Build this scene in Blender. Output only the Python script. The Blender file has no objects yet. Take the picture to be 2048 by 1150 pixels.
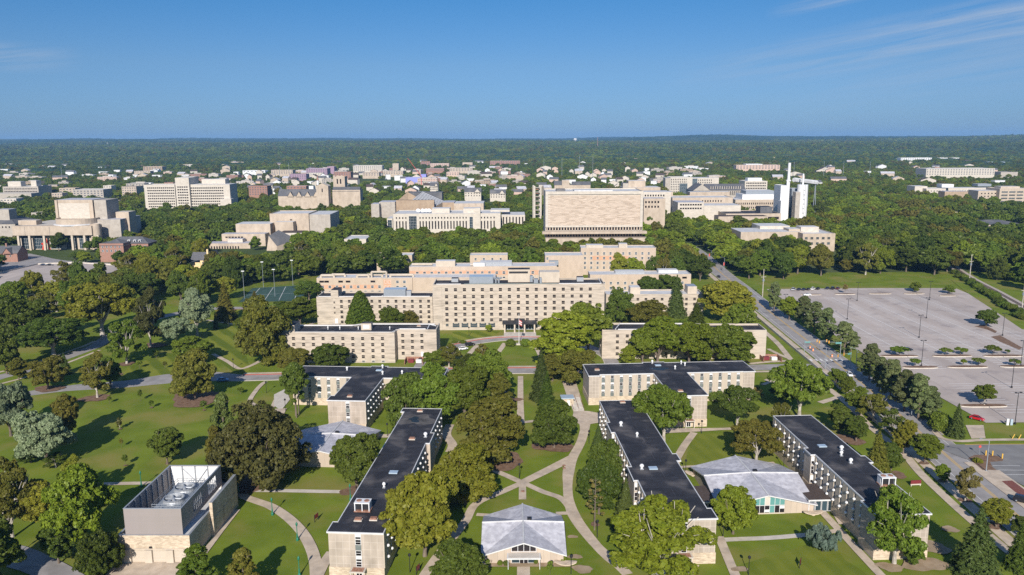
import bpy, bmesh, math, random
import numpy as np
from mathutils import Vector, Matrix, Euler
R=math.radians
random.seed(7); rng=np.random.default_rng(7)
scn=bpy.context.scene
COL=scn.collection
# ---------------------------------------------------------------- camera geometry
F=1580.;H=95.;CX,CY=1024.,575.;YH=279.5;ROLL=R(0.3);P=math.atan((CY-YH)/F)
def ray(px,py):
    x=px-CX;y=CY-py
    c,s=math.cos(-ROLL),math.sin(-ROLL)
    x,y=x*c-y*s,x*s+y*c
    return x,F*math.cos(P)+y*math.sin(P),-F*math.sin(P)+y*math.cos(P)
def G(px,py,z=0.):
    X,Y,Z=ray(px,py);t=(z-H)/Z
    return X*t,Y*t
def topz(px,py,D):
    a,b,c=ray(px,py);return H+c*D/b
def atD(px,py,D):
    a,b,c=ray(px,py);return a*D/b,D,H+c*D/b
cam_d=bpy.data.cameras.new('camera');cam=bpy.data.objects.new('camera',cam_d);COL.objects.link(cam)
cam_d.sensor_width=36;cam_d.lens=36*F/2048;cam_d.clip_end=60000;cam_d.clip_start=1
cam.matrix_world=Matrix.Translation((0,0,H))@Matrix.Rotation(R(90)-P,4,'X')@Matrix.Rotation(-ROLL,4,'Z')
scn.camera=cam
# ---------------------------------------------------------------- light
SUN_AZ=R(5.0);SUN_EL=R(28.)      # direction the shadows run (clockwise from +Y)
sd=bpy.data.lights.new('sun','SUN');sd.energy=5.0;sd.angle=R(0.55);sd.color=(1,.93,.85)
so=bpy.data.objects.new('sun',sd);COL.objects.link(so)
ldir=Vector((math.sin(SUN_AZ)*math.cos(SUN_EL),math.cos(SUN_AZ)*math.cos(SUN_EL),-math.sin(SUN_EL)))
so.rotation_euler=ldir.to_track_quat('-Z','Y').to_euler();so.location=(0,-50,300)
W=bpy.data.worlds.new('World');scn.world=W;W.use_nodes=True
nt=W.node_tree;N=nt.nodes;LK=nt.links
bg=N['Background'];sky=N.new('ShaderNodeTexSky');sky.sky_type='NISHITA';sky.sun_disc=False
sky.sun_elevation=SUN_EL;sky.sun_rotation=math.pi+SUN_AZ;sky.altitude=250;sky.air_density=1.05;sky.dust_density=.35;sky.ozone_density=3.2
tc=N.new('ShaderNodeTexCoord')
# thin cirrus, part of the sky
sx=N.new('ShaderNodeSeparateXYZ');LK.new(tc.outputs['Generated'],sx.inputs[0])
def mth(op,a,b=None,nodes=None,links=None,clamp=False):
    nodes=nodes or N;links=links or LK
    n=nodes.new('ShaderNodeMath');n.operation=op;n.use_clamp=clamp
    for i,v in enumerate((a,b)):
        if v is None: continue
        if isinstance(v,(int,float)): n.inputs[i].default_value=v
        else: links.new(v,n.inputs[i])
    return n.outputs[0]
def band(v,a,b,c,d):   # 0 below a, 1 between b and c, 0 above d
    u=mth('DIVIDE',mth('SUBTRACT',v,a),b-a,clamp=True)
    w=mth('DIVIDE',mth('SUBTRACT',d,v),d-c,clamp=True)
    return mth('MULTIPLY',u,w)
tt_=mth('SUBTRACT',sx.outputs[2],mth('MULTIPLY',sx.outputs[0],.16))     # height above the slant the wisps follow
cbv=N.new('ShaderNodeCombineXYZ');LK.new(mth('MULTIPLY',sx.outputs[0],5.),cbv.inputs[0]);LK.new(mth('MULTIPLY',tt_,75.),cbv.inputs[1])
no=N.new('ShaderNodeTexNoise');no.inputs['Scale'].default_value=1.3;no.inputs['Detail'].default_value=10;no.inputs['Roughness'].default_value=.62;no.inputs['Distortion'].default_value=.5
cr=N.new('ShaderNodeValToRGB');cr.color_ramp.elements[0].position=.36;cr.color_ramp.elements[1].position=.80
LK.new(cbv.outputs[0],no.inputs['Vector']);LK.new(no.outputs['Fac'],cr.inputs[0])
m1=mth('MULTIPLY',band(sx.outputs[0],.17,.45,.9,1.0),band(tt_,.010,.038,.046,.068))
m4=mth('MULTIPLY',mth('MULTIPLY',band(sx.outputs[0],.25,.6,.9,1.0),band(tt_,-.05,-.01,.02,.04)),.55)
m3=mth('MULTIPLY',band(sx.outputs[0],.29,.35,.40,.47),band(tt_,.084,.094,.097,.106))
m2=mth('MULTIPLY',band(sx.outputs[0],-.85,-.65,-.53,-.46),band(sx.outputs[2],.07,.084,.09,.105))
msk=mth('MULTIPLY',mth('ADD',mth('ADD',m1,m4),mth('ADD',m3,mth('MULTIPLY',m2,1.))),cr.outputs[0])
mx=N.new('ShaderNodeMix');mx.data_type='RGBA';LK.new(mth('MULTIPLY',msk,1.0),mx.inputs['Factor'])
tr_=N.new('ShaderNodeValToRGB');e=tr_.color_ramp.elements;e[0].position=0;e[0].color=(.32,.535,1.06,1);e[1].position=.17;e[1].color=(.255,.58,.90,1);e_=e.new(.088);e_.color=(.38,.576,.89,1);e_=e.new(.5);e_.color=(1.15,1.3,1.5,1)  # sky tint; top stop brightens the unseen upper sky, added to lift shadow fill
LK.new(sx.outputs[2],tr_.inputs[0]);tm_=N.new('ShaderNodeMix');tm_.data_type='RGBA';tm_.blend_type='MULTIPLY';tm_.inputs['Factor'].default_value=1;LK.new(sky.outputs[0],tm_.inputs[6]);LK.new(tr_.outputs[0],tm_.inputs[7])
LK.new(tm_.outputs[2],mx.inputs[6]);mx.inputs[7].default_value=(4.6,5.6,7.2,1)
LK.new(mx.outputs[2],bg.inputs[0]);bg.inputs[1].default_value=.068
vs=scn.view_settings;vs.view_transform='Standard';vs.look='None';vs.exposure=0.4;vs.gamma=1
scn.cycles.max_bounces=6;scn.cycles.diffuse_bounces=3;scn.cycles.glossy_bounces=2;scn.cycles.transmission_bounces=3;scn.cycles.volume_bounces=0
scn.cycles.use_denoising=False
scn.cycles.sample_clamp_indirect=4
# ---------------------------------------------------------------- materials
MATS={}
def newmat(name):
    m=bpy.data.materials.new(name);m.use_nodes=True;MATS[name]=m
    return m,m.node_tree.nodes,m.node_tree.links,m.node_tree.nodes['Principled BSDF']
def noise_mat(name,c1,c2,scale=1.,detail=5,rough=.85,stretch=(1,1,1),lo=.35,hi=.65,bump=0,coord='pos',c3=None,s3=.08,metal=0,spec=.3,rnd=0,p3=(.5,.72),grid=None):
    m,n,l,b=newmat(name)
    if coord=='pos': co=n.new('ShaderNodeNewGeometry').outputs['Position']
    else: co=n.new('ShaderNodeTexCoord').outputs['Object']
    mp=n.new('ShaderNodeMapping');mp.inputs['Scale'].default_value=stretch;l.new(co,mp.inputs[0])
    t=n.new('ShaderNodeTexNoise');t.inputs['Scale'].default_value=scale;t.inputs['Detail'].default_value=detail;t.inputs['Roughness'].default_value=.6
    l.new(mp.outputs[0],t.inputs['Vector'])
    r=n.new('ShaderNodeValToRGB');e=r.color_ramp.elements
    e[0].position=lo;e[0].color=(*c1,1);e[1].position=hi;e[1].color=(*c2,1);l.new(t.outputs['Fac'],r.inputs[0])
    out=r.outputs[0]
    if c3:
        t3=n.new('ShaderNodeTexNoise');t3.inputs['Scale'].default_value=s3;t3.inputs['Detail'].default_value=6;l.new(co,t3.inputs['Vector'])
        r3=n.new('ShaderNodeValToRGB');r3.color_ramp.elements[0].position=p3[0];r3.color_ramp.elements[1].position=p3[1];l.new(t3.outputs['Fac'],r3.inputs[0])
        mm=n.new('ShaderNodeMix');mm.data_type='RGBA';l.new(r3.outputs[0],mm.inputs['Factor']);l.new(out,mm.inputs[6]);mm.inputs[7].default_value=(*c3,1);out=mm.outputs[2]
    if grid:   # laid in sheets or bays: joints of another tone
        gw,gh,gm,gc=grid;bt=n.new('ShaderNodeTexBrick');l.new(co,bt.inputs['Vector']);bt.inputs['Scale'].default_value=1;bt.inputs['Brick Width'].default_value=gw;bt.inputs['Row Height'].default_value=gh;bt.inputs['Mortar Size'].default_value=gm
        bt.inputs['Color1'].default_value=(1,1,1,1);bt.inputs['Color2'].default_value=(.86,.86,.86,1);bt.inputs['Mortar'].default_value=(gc,gc,gc,1)
        mg=n.new('ShaderNodeMix');mg.data_type='RGBA';mg.blend_type='MULTIPLY';mg.inputs['Factor'].default_value=1;l.new(out,mg.inputs[6]);l.new(bt.outputs[0],mg.inputs[7]);out=mg.outputs[2]
    if rnd:
        oi=n.new('ShaderNodeObjectInfo');hs=n.new('ShaderNodeHueSaturation')
        v=mth('ADD',mth('MULTIPLY',oi.outputs['Random'],2*rnd,n,l),1-rnd,n,l);l.new(v,hs.inputs['Value']);l.new(out,hs.inputs['Color']);out=hs.outputs[0]
    l.new(out,b.inputs['Base Color'])
    b.inputs['Roughness'].default_value=rough;b.inputs['Metallic'].default_value=metal;b.inputs['Specular IOR Level'].default_value=spec
    if bump:
        bp=n.new('ShaderNodeBump');bp.inputs['Strength'].default_value=bump;bp.inputs['Distance'].default_value=.1;l.new(t.outputs['Fac'],bp.inputs['Height']);l.new(bp.outputs[0],b.inputs['Normal'])
    return m
def brick_mat(name,c1,c2,mortar,bw,bh,ms=.02,rough=.85,stain=None,freq=2,offset=.5):
    m,n,l,b=newmat(name)
    co=n.new('ShaderNodeTexCoord').outputs['Object'];s=n.new('ShaderNodeSeparateXYZ');l.new(co,s.inputs[0])
    cb=n.new('ShaderNodeCombineXYZ');l.new(mth('ADD',s.outputs[0],s.outputs[1],n,l),cb.inputs[0]);l.new(s.outputs[2],cb.inputs[1])
    t=n.new('ShaderNodeTexBrick');l.new(cb.outputs[0],t.inputs['Vector'])
    t.inputs['Color1'].default_value=(*c1,1);t.inputs['Color2'].default_value=(*c2,1);t.inputs['Mortar'].default_value=(*mortar,1)
    t.inputs['Scale'].default_value=1;t.inputs['Brick Width'].default_value=bw;t.inputs['Row Height'].default_value=bh;t.inputs['Mortar Size'].default_value=ms;t.offset=offset;t.offset_frequency=freq
    out=t.outputs[0]
    nz=n.new('ShaderNodeTexNoise');nz.inputs['Scale'].default_value=.35;nz.inputs['Detail'].default_value=7
    mp=n.new('ShaderNodeMapping');mp.inputs['Scale'].default_value=(1,1,.45);l.new(co,mp.inputs[0]);l.new(mp.outputs[0],nz.inputs['Vector'])
    rr=n.new('ShaderNodeValToRGB');rr.color_ramp.elements[0].position=.4;rr.color_ramp.elements[1].position=.75
    rr.color_ramp.elements[0].color=(1,1,1,1);k=stain or .72;rr.color_ramp.elements[1].color=(k,k,k*.98,1);l.new(nz.outputs['Fac'],rr.inputs[0])
    mm=n.new('ShaderNodeMix');mm.data_type='RGBA';mm.blend_type='MULTIPLY';mm.inputs['Factor'].default_value=1;l.new(out,mm.inputs[6]);l.new(rr.outputs[0],mm.inputs[7])
    l.new(mm.outputs[2],b.inputs['Base Color']);b.inputs['Roughness'].default_value=rough;b.inputs['Specular IOR Level'].default_value=.25
    return m
def plain(name,c,rough=.7,metal=0,spec=.4,rnd=0):
    return noise_mat(name,tuple(x*.88 for x in c),c,1.3,4,rough,metal=metal,spec=spec,rnd=rnd)
grass=noise_mat('grass_turf',(.110,.152,.015),(.156,.200,.022),.09,8,.95,c3=(.200,.190,.045),s3=.055,p3=(.49,.66),spec=.1)
def striped(name,ang,w,am=.35):
    m,n,l,b=newmat(name)
    co=n.new('ShaderNodeNewGeometry').outputs['Position'];mp=n.new('ShaderNodeMapping');mp.inputs['Rotation'].default_value=(0,0,ang);l.new(co,mp.inputs[0])
    s=n.new('ShaderNodeSeparateXYZ');l.new(mp.outputs[0],s.inputs[0])
    nz=n.new('ShaderNodeTexNoise');nz.inputs['Scale'].default_value=.12;nz.inputs['Detail'].default_value=8;l.new(co,nz.inputs['Vector'])
    wv=mth('SINE',mth('MULTIPLY',mth('ADD',s.outputs[0],mth('MULTIPLY',nz.outputs[0],.8,n,l),n,l),math.pi/w,n,l),None,n,l)
    wv=mth('MAXIMUM',mth('MINIMUM',mth('MULTIPLY',wv,2.2,n,l),1.,n,l),-1.,n,l);f=mth('ADD',mth('MULTIPLY',wv,am,n,l),nz.outputs[0],n,l,)
    r=n.new('ShaderNodeValToRGB');e=r.color_ramp.elements;e[0].position=.2;e[0].color=(.100,.135,.014,1);e[1].position=.85;e[1].color=(.190,.208,.028,1);l.new(f,r.inputs[0])
    l.new(r.outputs[0],b.inputs['Base Color']);b.inputs['Roughness'].default_value=.95;b.inputs['Specular IOR Level'].default_value=.1
    return m
stripe1=striped('mown_turf',R(144),4.2,.30);stripe2=striped('mown_turf_straight',R(-12),2.2,.07)
asphalt=noise_mat('asphalt',(.25,.235,.225),(.33,.31,.295),.25,8,.9,c3=(.20,.19,.18),s3=.16,p3=(.52,.72))
lotmat=noise_mat('lot_paving',(.40,.34,.297),(.475,.41,.36),.12,9,.9,stretch=(1,.25,1),c3=(.30,.255,.235),s3=.11,p3=(.55,.75),grid=(17.5,29,.10,.72))
darkasph=noise_mat('dark_asphalt',(.17,.165,.16),(.22,.215,.205),.2,8,.9)
conc=noise_mat('path_concrete',(.44,.355,.265),(.55,.455,.35),.5,7,.9,c3=(.36,.30,.235),s3=.22,p3=(.5,.7))
concw=noise_mat('pale_concrete',(.45,.41,.35),(.55,.50,.43),.5,7,.9)
mulch=noise_mat('mulch',(.13,.075,.045),(.22,.14,.09),.8,8,.95)
dirt=noise_mat('bare_dirt',(.25,.18,.11),(.35,.27,.18),.4,8,.95)
redk=plain('red_kerb_paint',(.50,.075,.06))
yel=plain('yellow_paint',(.62,.38,.06));whitep=plain('white_paint',(.72,.71,.68));brickp=noise_mat('brick_paving',(.15,.05,.04),(.2,.075,.055),2,6,.9)
lime=noise_mat('limestone',(.25,.215,.17),(.475,.405,.325),.55,9,.88,stretch=(.22,.22,1.9),lo=.30,hi=.56,c3=(.42,.37,.305),s3=.12,coord='obj')
limed=noise_mat('dressed_limestone',(.42,.36,.285),(.51,.44,.35),.5,8,.88,stretch=(1,1,.5),lo=.3,hi=.7,coord='obj')
panel=brick_mat('stone_panels',(.385,.325,.265),(.43,.365,.30),(.50,.435,.37),1.55,1.75,.05,stain=.66,offset=0)
panels=brick_mat('stone_panels_small',(.36,.31,.255),(.40,.345,.285),(.52,.455,.385),1.2,1.3,.05,stain=.78,offset=0)
rubble=brick_mat('rubble_stone',(.62,.52,.39),(.40,.31,.22),(.55,.46,.35),.75,.22,.02,stain=.75)
bandst=noise_mat('fluted_stone',(.39,.335,.265),(.48,.415,.33),2.2,5,.88,stretch=(3,3,.15),coord='obj')
roofk=noise_mat('black_roof_membrane',(.022,.022,.026),(.042,.041,.046),.18,7,.75,c3=(.115,.105,.10),s3=.17,coord='obj',spec=.25,p3=(.52,.70),grid=(14,5.5,.05,1.9))
roofb=noise_mat('brown_roof_gravel',(.060,.045,.038),(.085,.062,.052),1.5,7,.9)
roofg=noise_mat('grey_metal_roof',(.34,.335,.36),(.46,.455,.48),.9,10,.65,stretch=(1,1,1),c3=(.54,.535,.56),s3=.45,coord='obj')
roofw=noise_mat('white_roof',(.44,.44,.44),(.60,.60,.59),.3,7,.8,c3=(.45,.45,.45),s3=.06)
slate=noise_mat('slate_roof',(.075,.078,.085),(.125,.125,.13),1.2,7,.8,c3=(.16,.155,.15),s3=.1)
trimw=plain('pale_metal_edge',(.60,.60,.59),.45);white=plain('white_enamel',(.68,.68,.67),.5);greym=plain('grey_metal',(.36,.38,.40),.45,.3)
steel=plain('galvanised_steel',(.25,.28,.31),.5,.15);bluem=plain('pale_blue_metal',(.42,.52,.60),.4,.2)
copperv=noise_mat('rusty_metal',(.22,.10,.06),(.35,.2,.14),2,6,.8)
spand=noise_mat('grey_spandrel',(.115,.135,.130),(.165,.185,.175),1,5,.55)
teal=plain('teal_panel',(.11,.28,.26),.5);tealp=plain('green_lamp_paint',(.02,.16,.095),.5);blackp=plain('black_paint',(.02,.02,.022),.5)
taupe=brick_mat('taupe_cladding',(.27,.24,.225),(.285,.25,.235),(.24,.21,.20),40,.18,.012,stain=.95,rough=.5)
redb=brick_mat('red_brick',(.25,.12,.085),(.30,.15,.105),(.36,.25,.2),.5,.16,.02,stain=.85)
orangeb=brick_mat('orange_brick',(.50,.27,.16),(.55,.31,.19),(.5,.36,.26),.5,.16,.02,stain=.9)
beigeb=brick_mat('beige_brick',(.40,.315,.24),(.445,.355,.27),(.57,.47,.37),.5,.16,.02,stain=.85)
maroon=plain('maroon_sign_paint',(.17,.025,.03),.5)
def glassm(name,c,rough=.12):
    m,n,l,b=newmat(name)
    oi=n.new('ShaderNodeObjectInfo');hs=n.new('ShaderNodeHueSaturation');hs.inputs['Color'].default_value=(*c,1)
    l.new(mth('ADD',mth('MULTIPLY',oi.outputs['Random'],.9,n,l),.5,n,l),hs.inputs['Value']);l.new(hs.outputs[0],b.inputs['Base Color'])
    b.inputs['Roughness'].default_value=rough;b.inputs['Specular IOR Level'].default_value=.22
    return m
glass=glassm('window_glass',(.020,.017,.018));glassb=glassm('blue_glass',(.030,.050,.062));blind=plain('window_blind',(.68,.68,.66),.8)
# ---------------------------------------------------------------- mesh builder
class MB:
    def __init__(s): s.v=[];s.f=[];s.m=[]
    def poly(s,pts,m=0):
        i=len(s.v);s.v+= [tuple(p) for p in pts];s.f.append(tuple(range(i,i+len(pts))));s.m.append(m);return s
    def box(s,x0,x1,y0,y1,z0,z1,m=0,top=None):
        i=len(s.v);s.v+=[(x0,y0,z0),(x1,y0,z0),(x1,y1,z0),(x0,y1,z0),(x0,y0,z1),(x1,y0,z1),(x1,y1,z1),(x0,y1,z1)]
        for k,f in enumerate(((0,3,2,1),(4,5,6,7),(0,1,5,4),(1,2,6,5),(2,3,7,6),(3,0,4,7))):
            s.f.append(tuple(i+j for j in f));s.m.append(top if (k==1 and top is not None) else m)
        return s
    def prism(s,pl,z0,z1,m=0,top=None,bottom=True):
        n=len(pl);i=len(s.v)
        s.v+=[(p[0],p[1],z0) for p in pl]+[(p[0],p[1],z1) for p in pl]
        for k in range(n): s.f.append((i+k,i+(k+1)%n,i+n+(k+1)%n,i+n+k));s.m.append(m)
        s.f.append(tuple(range(i+n,i+2*n)));s.m.append(m if top is None else top)
        if bottom: s.f.append(tuple(range(i+n-1,i-1,-1)));s.m.append(m)
        return s
    def tube(s,p,q,r,r2=None,n=8,m=0,cap=True):
        p=Vector(p);q=Vector(q);d=(q-p).normalized();a=d.orthogonal().normalized();b=d.cross(a);r2=r if r2 is None else r2;i=len(s.v)
        for c,rr in ((p,r),(q,r2)):
            for k in range(n):
                t=2*math.pi*k/n;s.v.append(tuple(c+(a*math.cos(t)+b*math.sin(t))*rr))
        for k in range(n): s.f.append((i+k,i+(k+1)%n,i+n+(k+1)%n,i+n+k));s.m.append(m)
        if cap: s.f.append(tuple(range(i+n,i+2*n)));s.m.append(m);s.f.append(tuple(range(i+n-1,i-1,-1)));s.m.append(m)
        return s
    def lathe(s,x,y,prof,n=12,m=0):
        i=len(s.v)
        for r,z in prof:
            for k in range(n): t=2*math.pi*k/n;s.v.append((x+r*math.cos(t),y+r*math.sin(t),z))
        for j in range(len(prof)-1):
            for k in range(n): s.f.append((i+j*n+k,i+j*n+(k+1)%n,i+(j+1)*n+(k+1)%n,i+(j+1)*n+k));s.m.append(m)
        s.f.append(tuple(i+(len(prof)-1)*n+k for k in range(n)));s.m.append(m)
        return s
    def add(s,o,M=None,mo=0):
        i=len(s.v);s.v+=[tuple(M@Vector(p)) if M else p for p in o.v];s.f+=[tuple(i+j for j in f) for f in o.f];s.m+=[k+mo for k in o.m];return s
    def mesh(s,name,mats,smooth=False):
        me=bpy.data.meshes.new(name);me.from_pydata(s.v,[],s.f)
        for mt in (mats if isinstance(mats,(list,tuple)) else [mats]): me.materials.append(mt)
        me.polygons.foreach_set('material_index',s.m)
        if smooth: me.polygons.foreach_set('use_smooth',[True]*len(s.f))
        me.update();return me
    def build(s,name,mats,parent=None,loc=None,smooth=False,rz=0):
        return obj(name,s.mesh(name,mats,smooth),parent,loc,rz)
def obj(name,me,parent=None,loc=None,rz=0,scale=None):
    o=bpy.data.objects.new(name,me);COL.objects.link(o)
    if parent: o.parent=parent
    if loc is not None: o.location=loc
    if rz: o.rotation_euler=(0,0,rz)
    if scale: o.scale=scale
    return o
def tag(o,label=None,cat=None,group=None,kind=None):
    if label:o['label']=label
    if cat:o['category']=cat
    if group:o['group']=group
    if kind:o['kind']=kind
    return o
def thing(name,label,cat,loc=(0,0,0),rz=0,group=None):
    o=bpy.data.objects.new(name,None);COL.objects.link(o);o.location=loc;o.rotation_euler=(0,0,rz);o.empty_display_size=.5
    return tag(o,label,cat,group)
# window meshes: local x along wall, -y outward, origin at the middle on the wall plane
WM={}
def win(w,h,style='sash'):
    k=(round(w,2),round(h,2),style)
    if k in WM: return WM[k]
    b=MB();fr=.09
    x,z=w/2,h/2
    def frame(d=.07):
        b.box(-x-.02,-x+fr,-d,0.02,-z,z,0);b.box(x-fr,x+.02,-d,0.02,-z,z,0);b.box(-x+fr,x-fr,-d,0.02,z-fr,z,0);b.box(-x+fr,x-fr,-d,.02,-z,-z+fr,0)
    mats=[limed,glass,blind]
    if style=='sash':
        frame(.1);b.box(-x-.12,x+.12,-.22,.02,-z-.14,-z-.004,0);b.poly([(-x,-.02,-z),(x,-.02,-z),(x,-.02,z),(-x,-.02,z)],1)
        b.box(-x+fr,x-fr,-.06,.02,-.05,.05,0);mats=[limed,glass,white]
        b.box(-x-.1,x+.1,-.03,.015,-z-.95,-z-.15,0)
    elif style=='wide':
        frame(.08);b.poly([(-x,-.02,-z),(x,-.02,-z),(x,-.02,z),(-x,-.02,z)],1)
        for q in (-.33,.33): b.box(-x+fr,x-fr,-.05,.02,q*z-.04,q*z+.04,0)
        mats=[limed,glassb,blind]
    elif style=='slot':
        b.box(-x,x,-.012,.02,-z,z,1);mats=[limed,glass,blind]
    elif style=='glow': pass
    elif style in('bay','bayw'):
        frame(.05);b.poly([(-x,-.02,-z),(x,-.02,-z),(x,-.02,z),(-x,-.02,z)],1)
        b.box(-x+fr,x-fr,-.05,.02,-.04,.04,0)
        if style=='bayw': b.poly([(-x+fr,-.024,-z*.2),(x-fr,-.024,-z*.2),(x-fr,-.024,z-fr),(-x+fr,-.024,z-fr)],2)
        mats=[trimw,glass,blind]
    elif style=='brickw':
        frame(.06);b.poly([(-x,-.02,-z),(x,-.02,-z),(x,-.02,z),(-x,-.02,z)],1);b.box(-x+fr,x-fr,-.05,.02,-.12,.03,0);mats=[white,glassb,blind]
    elif style=='curtain':
        frame(.06);b.poly([(-x,-.02,-z),(x,-.02,-z),(x,-.02,z),(-x,-.02,z)],1)
        n=max(1,int(w/1.5))
        for i in range(1,n): b.box(-x+i*w/n-.05,-x+i*w/n+.05,-.05,.02,-z+fr,z-fr,0)
        n=max(1,int(h/2.5))
        for i in range(1,n): b.box(-x+fr,x-fr,-.045,.02,-z+i*h/n-.05,-z+i*h/n+.05,0)
        mats=[trimw,glassb,blind]
    WM[k]=b.mesh('window',mats);return WM[k]
class Facade:
    """a wall plane from P0 to P1 (left to right seen from outside) in the frame of root"""
    cnt={}
    def __init__(s,root,p0,p1):
        s.root=root;s.p0=Vector((p0[0],p0[1],0));s.d=Vector((p1[0]-p0[0],p1[1]-p0[1],0));s.L=s.d.length;s.d.normalize();s.rz=math.atan2(s.d.y,s.d.x);s.n=Vector((s.d.y,-s.d.x,0))
    def at(s,u,z,out=0): return s.p0+s.d*u+s.n*out+Vector((0,0,z))
    def put(s,me,name,u,z,out=.004,label=None):
        k=(s.root.name,name);c=Facade.cnt.setdefault(k,[0,[]]);c[0]+=1
        if c[0]>100: c[1].append((me,s.at(u,z,out),s.rz));return None
        o=obj(name,me,s.root,s.at(u,z,out),s.rz)
        return o
def flush_parts():
    for (rn,name),(c,rest) in Facade.cnt.items():
        if not rest: continue
        b=MB();mats=[];root=bpy.data.objects[rn]
        for me,loc,rz in rest:
            M=Matrix.Translation(loc)@Matrix.Rotation(rz,4,'Z');i=len(b.v)
            b.v+=[tuple(M@v.co) for v in me.vertices]
            mi=[]
            for mt in me.materials:
                if mt not in mats: mats.append(mt)
                mi.append(mats.index(mt))
            for p in me.polygons: b.f.append(tuple(i+j for j in p.vertices));b.m.append(mi[p.material_index])
        o=b.build(name,mats,root);o['kind']='stuff'
# ---------------------------------------------------------------- ground sheets
ZL=[.012]
def nz(): ZL[0]+=.0013;return ZL[0]
def struct(name,me): return tag(obj(name,me),kind='structure')
def sheet(name,pts,mat,px=True,z=None,kind='structure'):
    w=[G(*p) for p in pts] if px else pts
    z=nz() if z is None else z
    a=sum(w[i][0]*w[(i+1)%len(w)][1]-w[(i+1)%len(w)][0]*w[i][1] for i in range(len(w)))
    if a<0:w=w[::-1]
    me=MB().poly([(x,y,z) for x,y in w]).mesh(name,mat)
    return tag(obj(name,me),kind=kind)
def smooth(w,n=6):
    if len(w)<3: return w
    o=[]
    P_=[w[0]]+list(w)+[w[-1]]
    for i in range(1,len(P_)-2):
        p0,p1,p2,p3=[np.array(q) for q in P_[i-1:i+3]]
        for k in range(n):
            t=k/n;o.append(tuple(.5*((2*p1)+(-p0+p2)*t+(2*p0-5*p1+4*p2-p3)*t*t+(-p0+3*p1-3*p2+p3)*t**3)))
    o.append(tuple(w[-1]));return o
def offs(w,d):
    o=[]
    for i in range(len(w)):
        a=np.array(w[max(0,i-1)]);b=np.array(w[min(len(w)-1,i+1)]);t=b-a;t=t/(np.linalg.norm(t)+1e-9);o.append((w[i][0]-t[1]*d,w[i][1]+t[0]*d))
    return o
def ribbon(name,pts,width,mat,px=True,z=None,sm=True,kind='structure'):
    w=[G(*p) for p in pts] if px else pts
    if sm: w=smooth(w)
    wd=width if isinstance(width,(list,tuple)) else None
    z=nz() if z is None else z
    if wd:
        tt=np.linspace(0,1,len(w));ww=np.interp(tt,np.linspace(0,1,len(wd)),wd)
        l=[offs(w,ww[i]/2)[i] for i in range(len(w))];r=[offs(w,-ww[i]/2)[i] for i in range(len(w))]
    else: l=offs(w,width/2);r=offs(w,-width/2)
    b=MB()
    for i in range(len(w)-1): b.poly([(*r[i],z),(*r[i+1],z),(*l[i+1],z),(*l[i],z)])
    return tag(obj(name,b.mesh(name,mat)),kind=kind)
def kerb(pts,mat,h=.13,wd=.3,px=True,sm=True,name='kerb'):
    w=[G(*p) for p in pts] if px else pts
    if sm: w=smooth(w)
    l=offs(w,wd/2);r=offs(w,-wd/2);b=MB()
    for i in range(len(w)-1):
        b.poly([(*r[i],h),(*r[i+1],h),(*l[i+1],h),(*l[i],h)]);b.poly([(*r[i],0),(*r[i+1],0),(*r[i+1],h),(*r[i],h)]);b.poly([(*l[i+1],0),(*l[i],0),(*l[i],h),(*l[i+1],h)])
    return tag(obj(name,b.mesh(name,mat)),kind='structure')
HAZE=5.6e-5
# ================================================================ near dormitories
def locf(O,yaw):
    c,s=math.cos(yaw),math.sin(yaw)
    return lambda x,y:((x-O[0])*c+(y-O[1])*s,-(x-O[0])*s+(y-O[1])*c)
def edge_trim(b,pl,z0,z1,w=.35,out=.12,m=0):
    n=len(pl)
    for i in range(n):
        p=Vector((*pl[i],0));q=Vector((*pl[(i+1)%n],0));d=(q-p).normalized();nn=Vector((d.y,-d.x,0))
        k=i*.0015
        a=[p+nn*out-d*out*.98,q+nn*out+d*out*.98,q-nn*w+d*out*.98,p-nn*w-d*out*.98]
        b.prism([(v.x,v.y) for v in a],z0+k,z1+k,m)
def ac_mesh():
    b=MB();pr=[]
    for k in range(6):
        t=math.pi*k/5;pr.append((max(.02,.43*math.sin(t)),-.36*math.cos(t)))
    b.lathe(0,-.14,pr,10);return b.mesh('air_conditioner',white,True)
ACM=ac_mesh()
SPM={}
def spandrel(w,h):
    k=(w,h)
    if k not in SPM: SPM[k]=MB().box(-w/2,w/2,-.03,.02,-h/2,h/2).mesh('spandrel_panel',spand)
    return SPM[k]
def strips(fac,us,zb,Ht,w=1.2,fl=3,ac=True):
    ph=(Ht-.35-zb)/fl
    for u in us:
        for i in range(fl):
            z0=zb+i*ph
            blindy=random.random()<.55
            fac.put(win(w,ph*.46,'bayw' if blindy else 'bay'),'window',u,z0+ph*.74,.01)
            fac.put(spandrel(w,round(ph*.5,2)),'spandrel_panel',u,z0+ph*.25,.01)
            if ac: fac.put(ACM,'air_conditioner',u,z0+ph*.47,.25)
def panels_between(b,fac,us,zb,Ht,w=1.2,th=.26,m=1,ends=True):
    e=[0]+[x for u in us for x in (u-w/2,u+w/2)]+[fac.L]
    for i in range(0,len(e),2):
        a,c=e[i],e[i+1]
        if not ends and i in (0,len(e)-2): continue
        if c-a<.3: continue
        p=fac.at(a+.02,0,-.02);q=fac.at(c-.02,0,-.02);n=fac.n*(th+.02)
        b.prism([(v.x,v.y) for v in (p+n,q+n,q,p)],zb+.01,Ht-.05,m)
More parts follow.
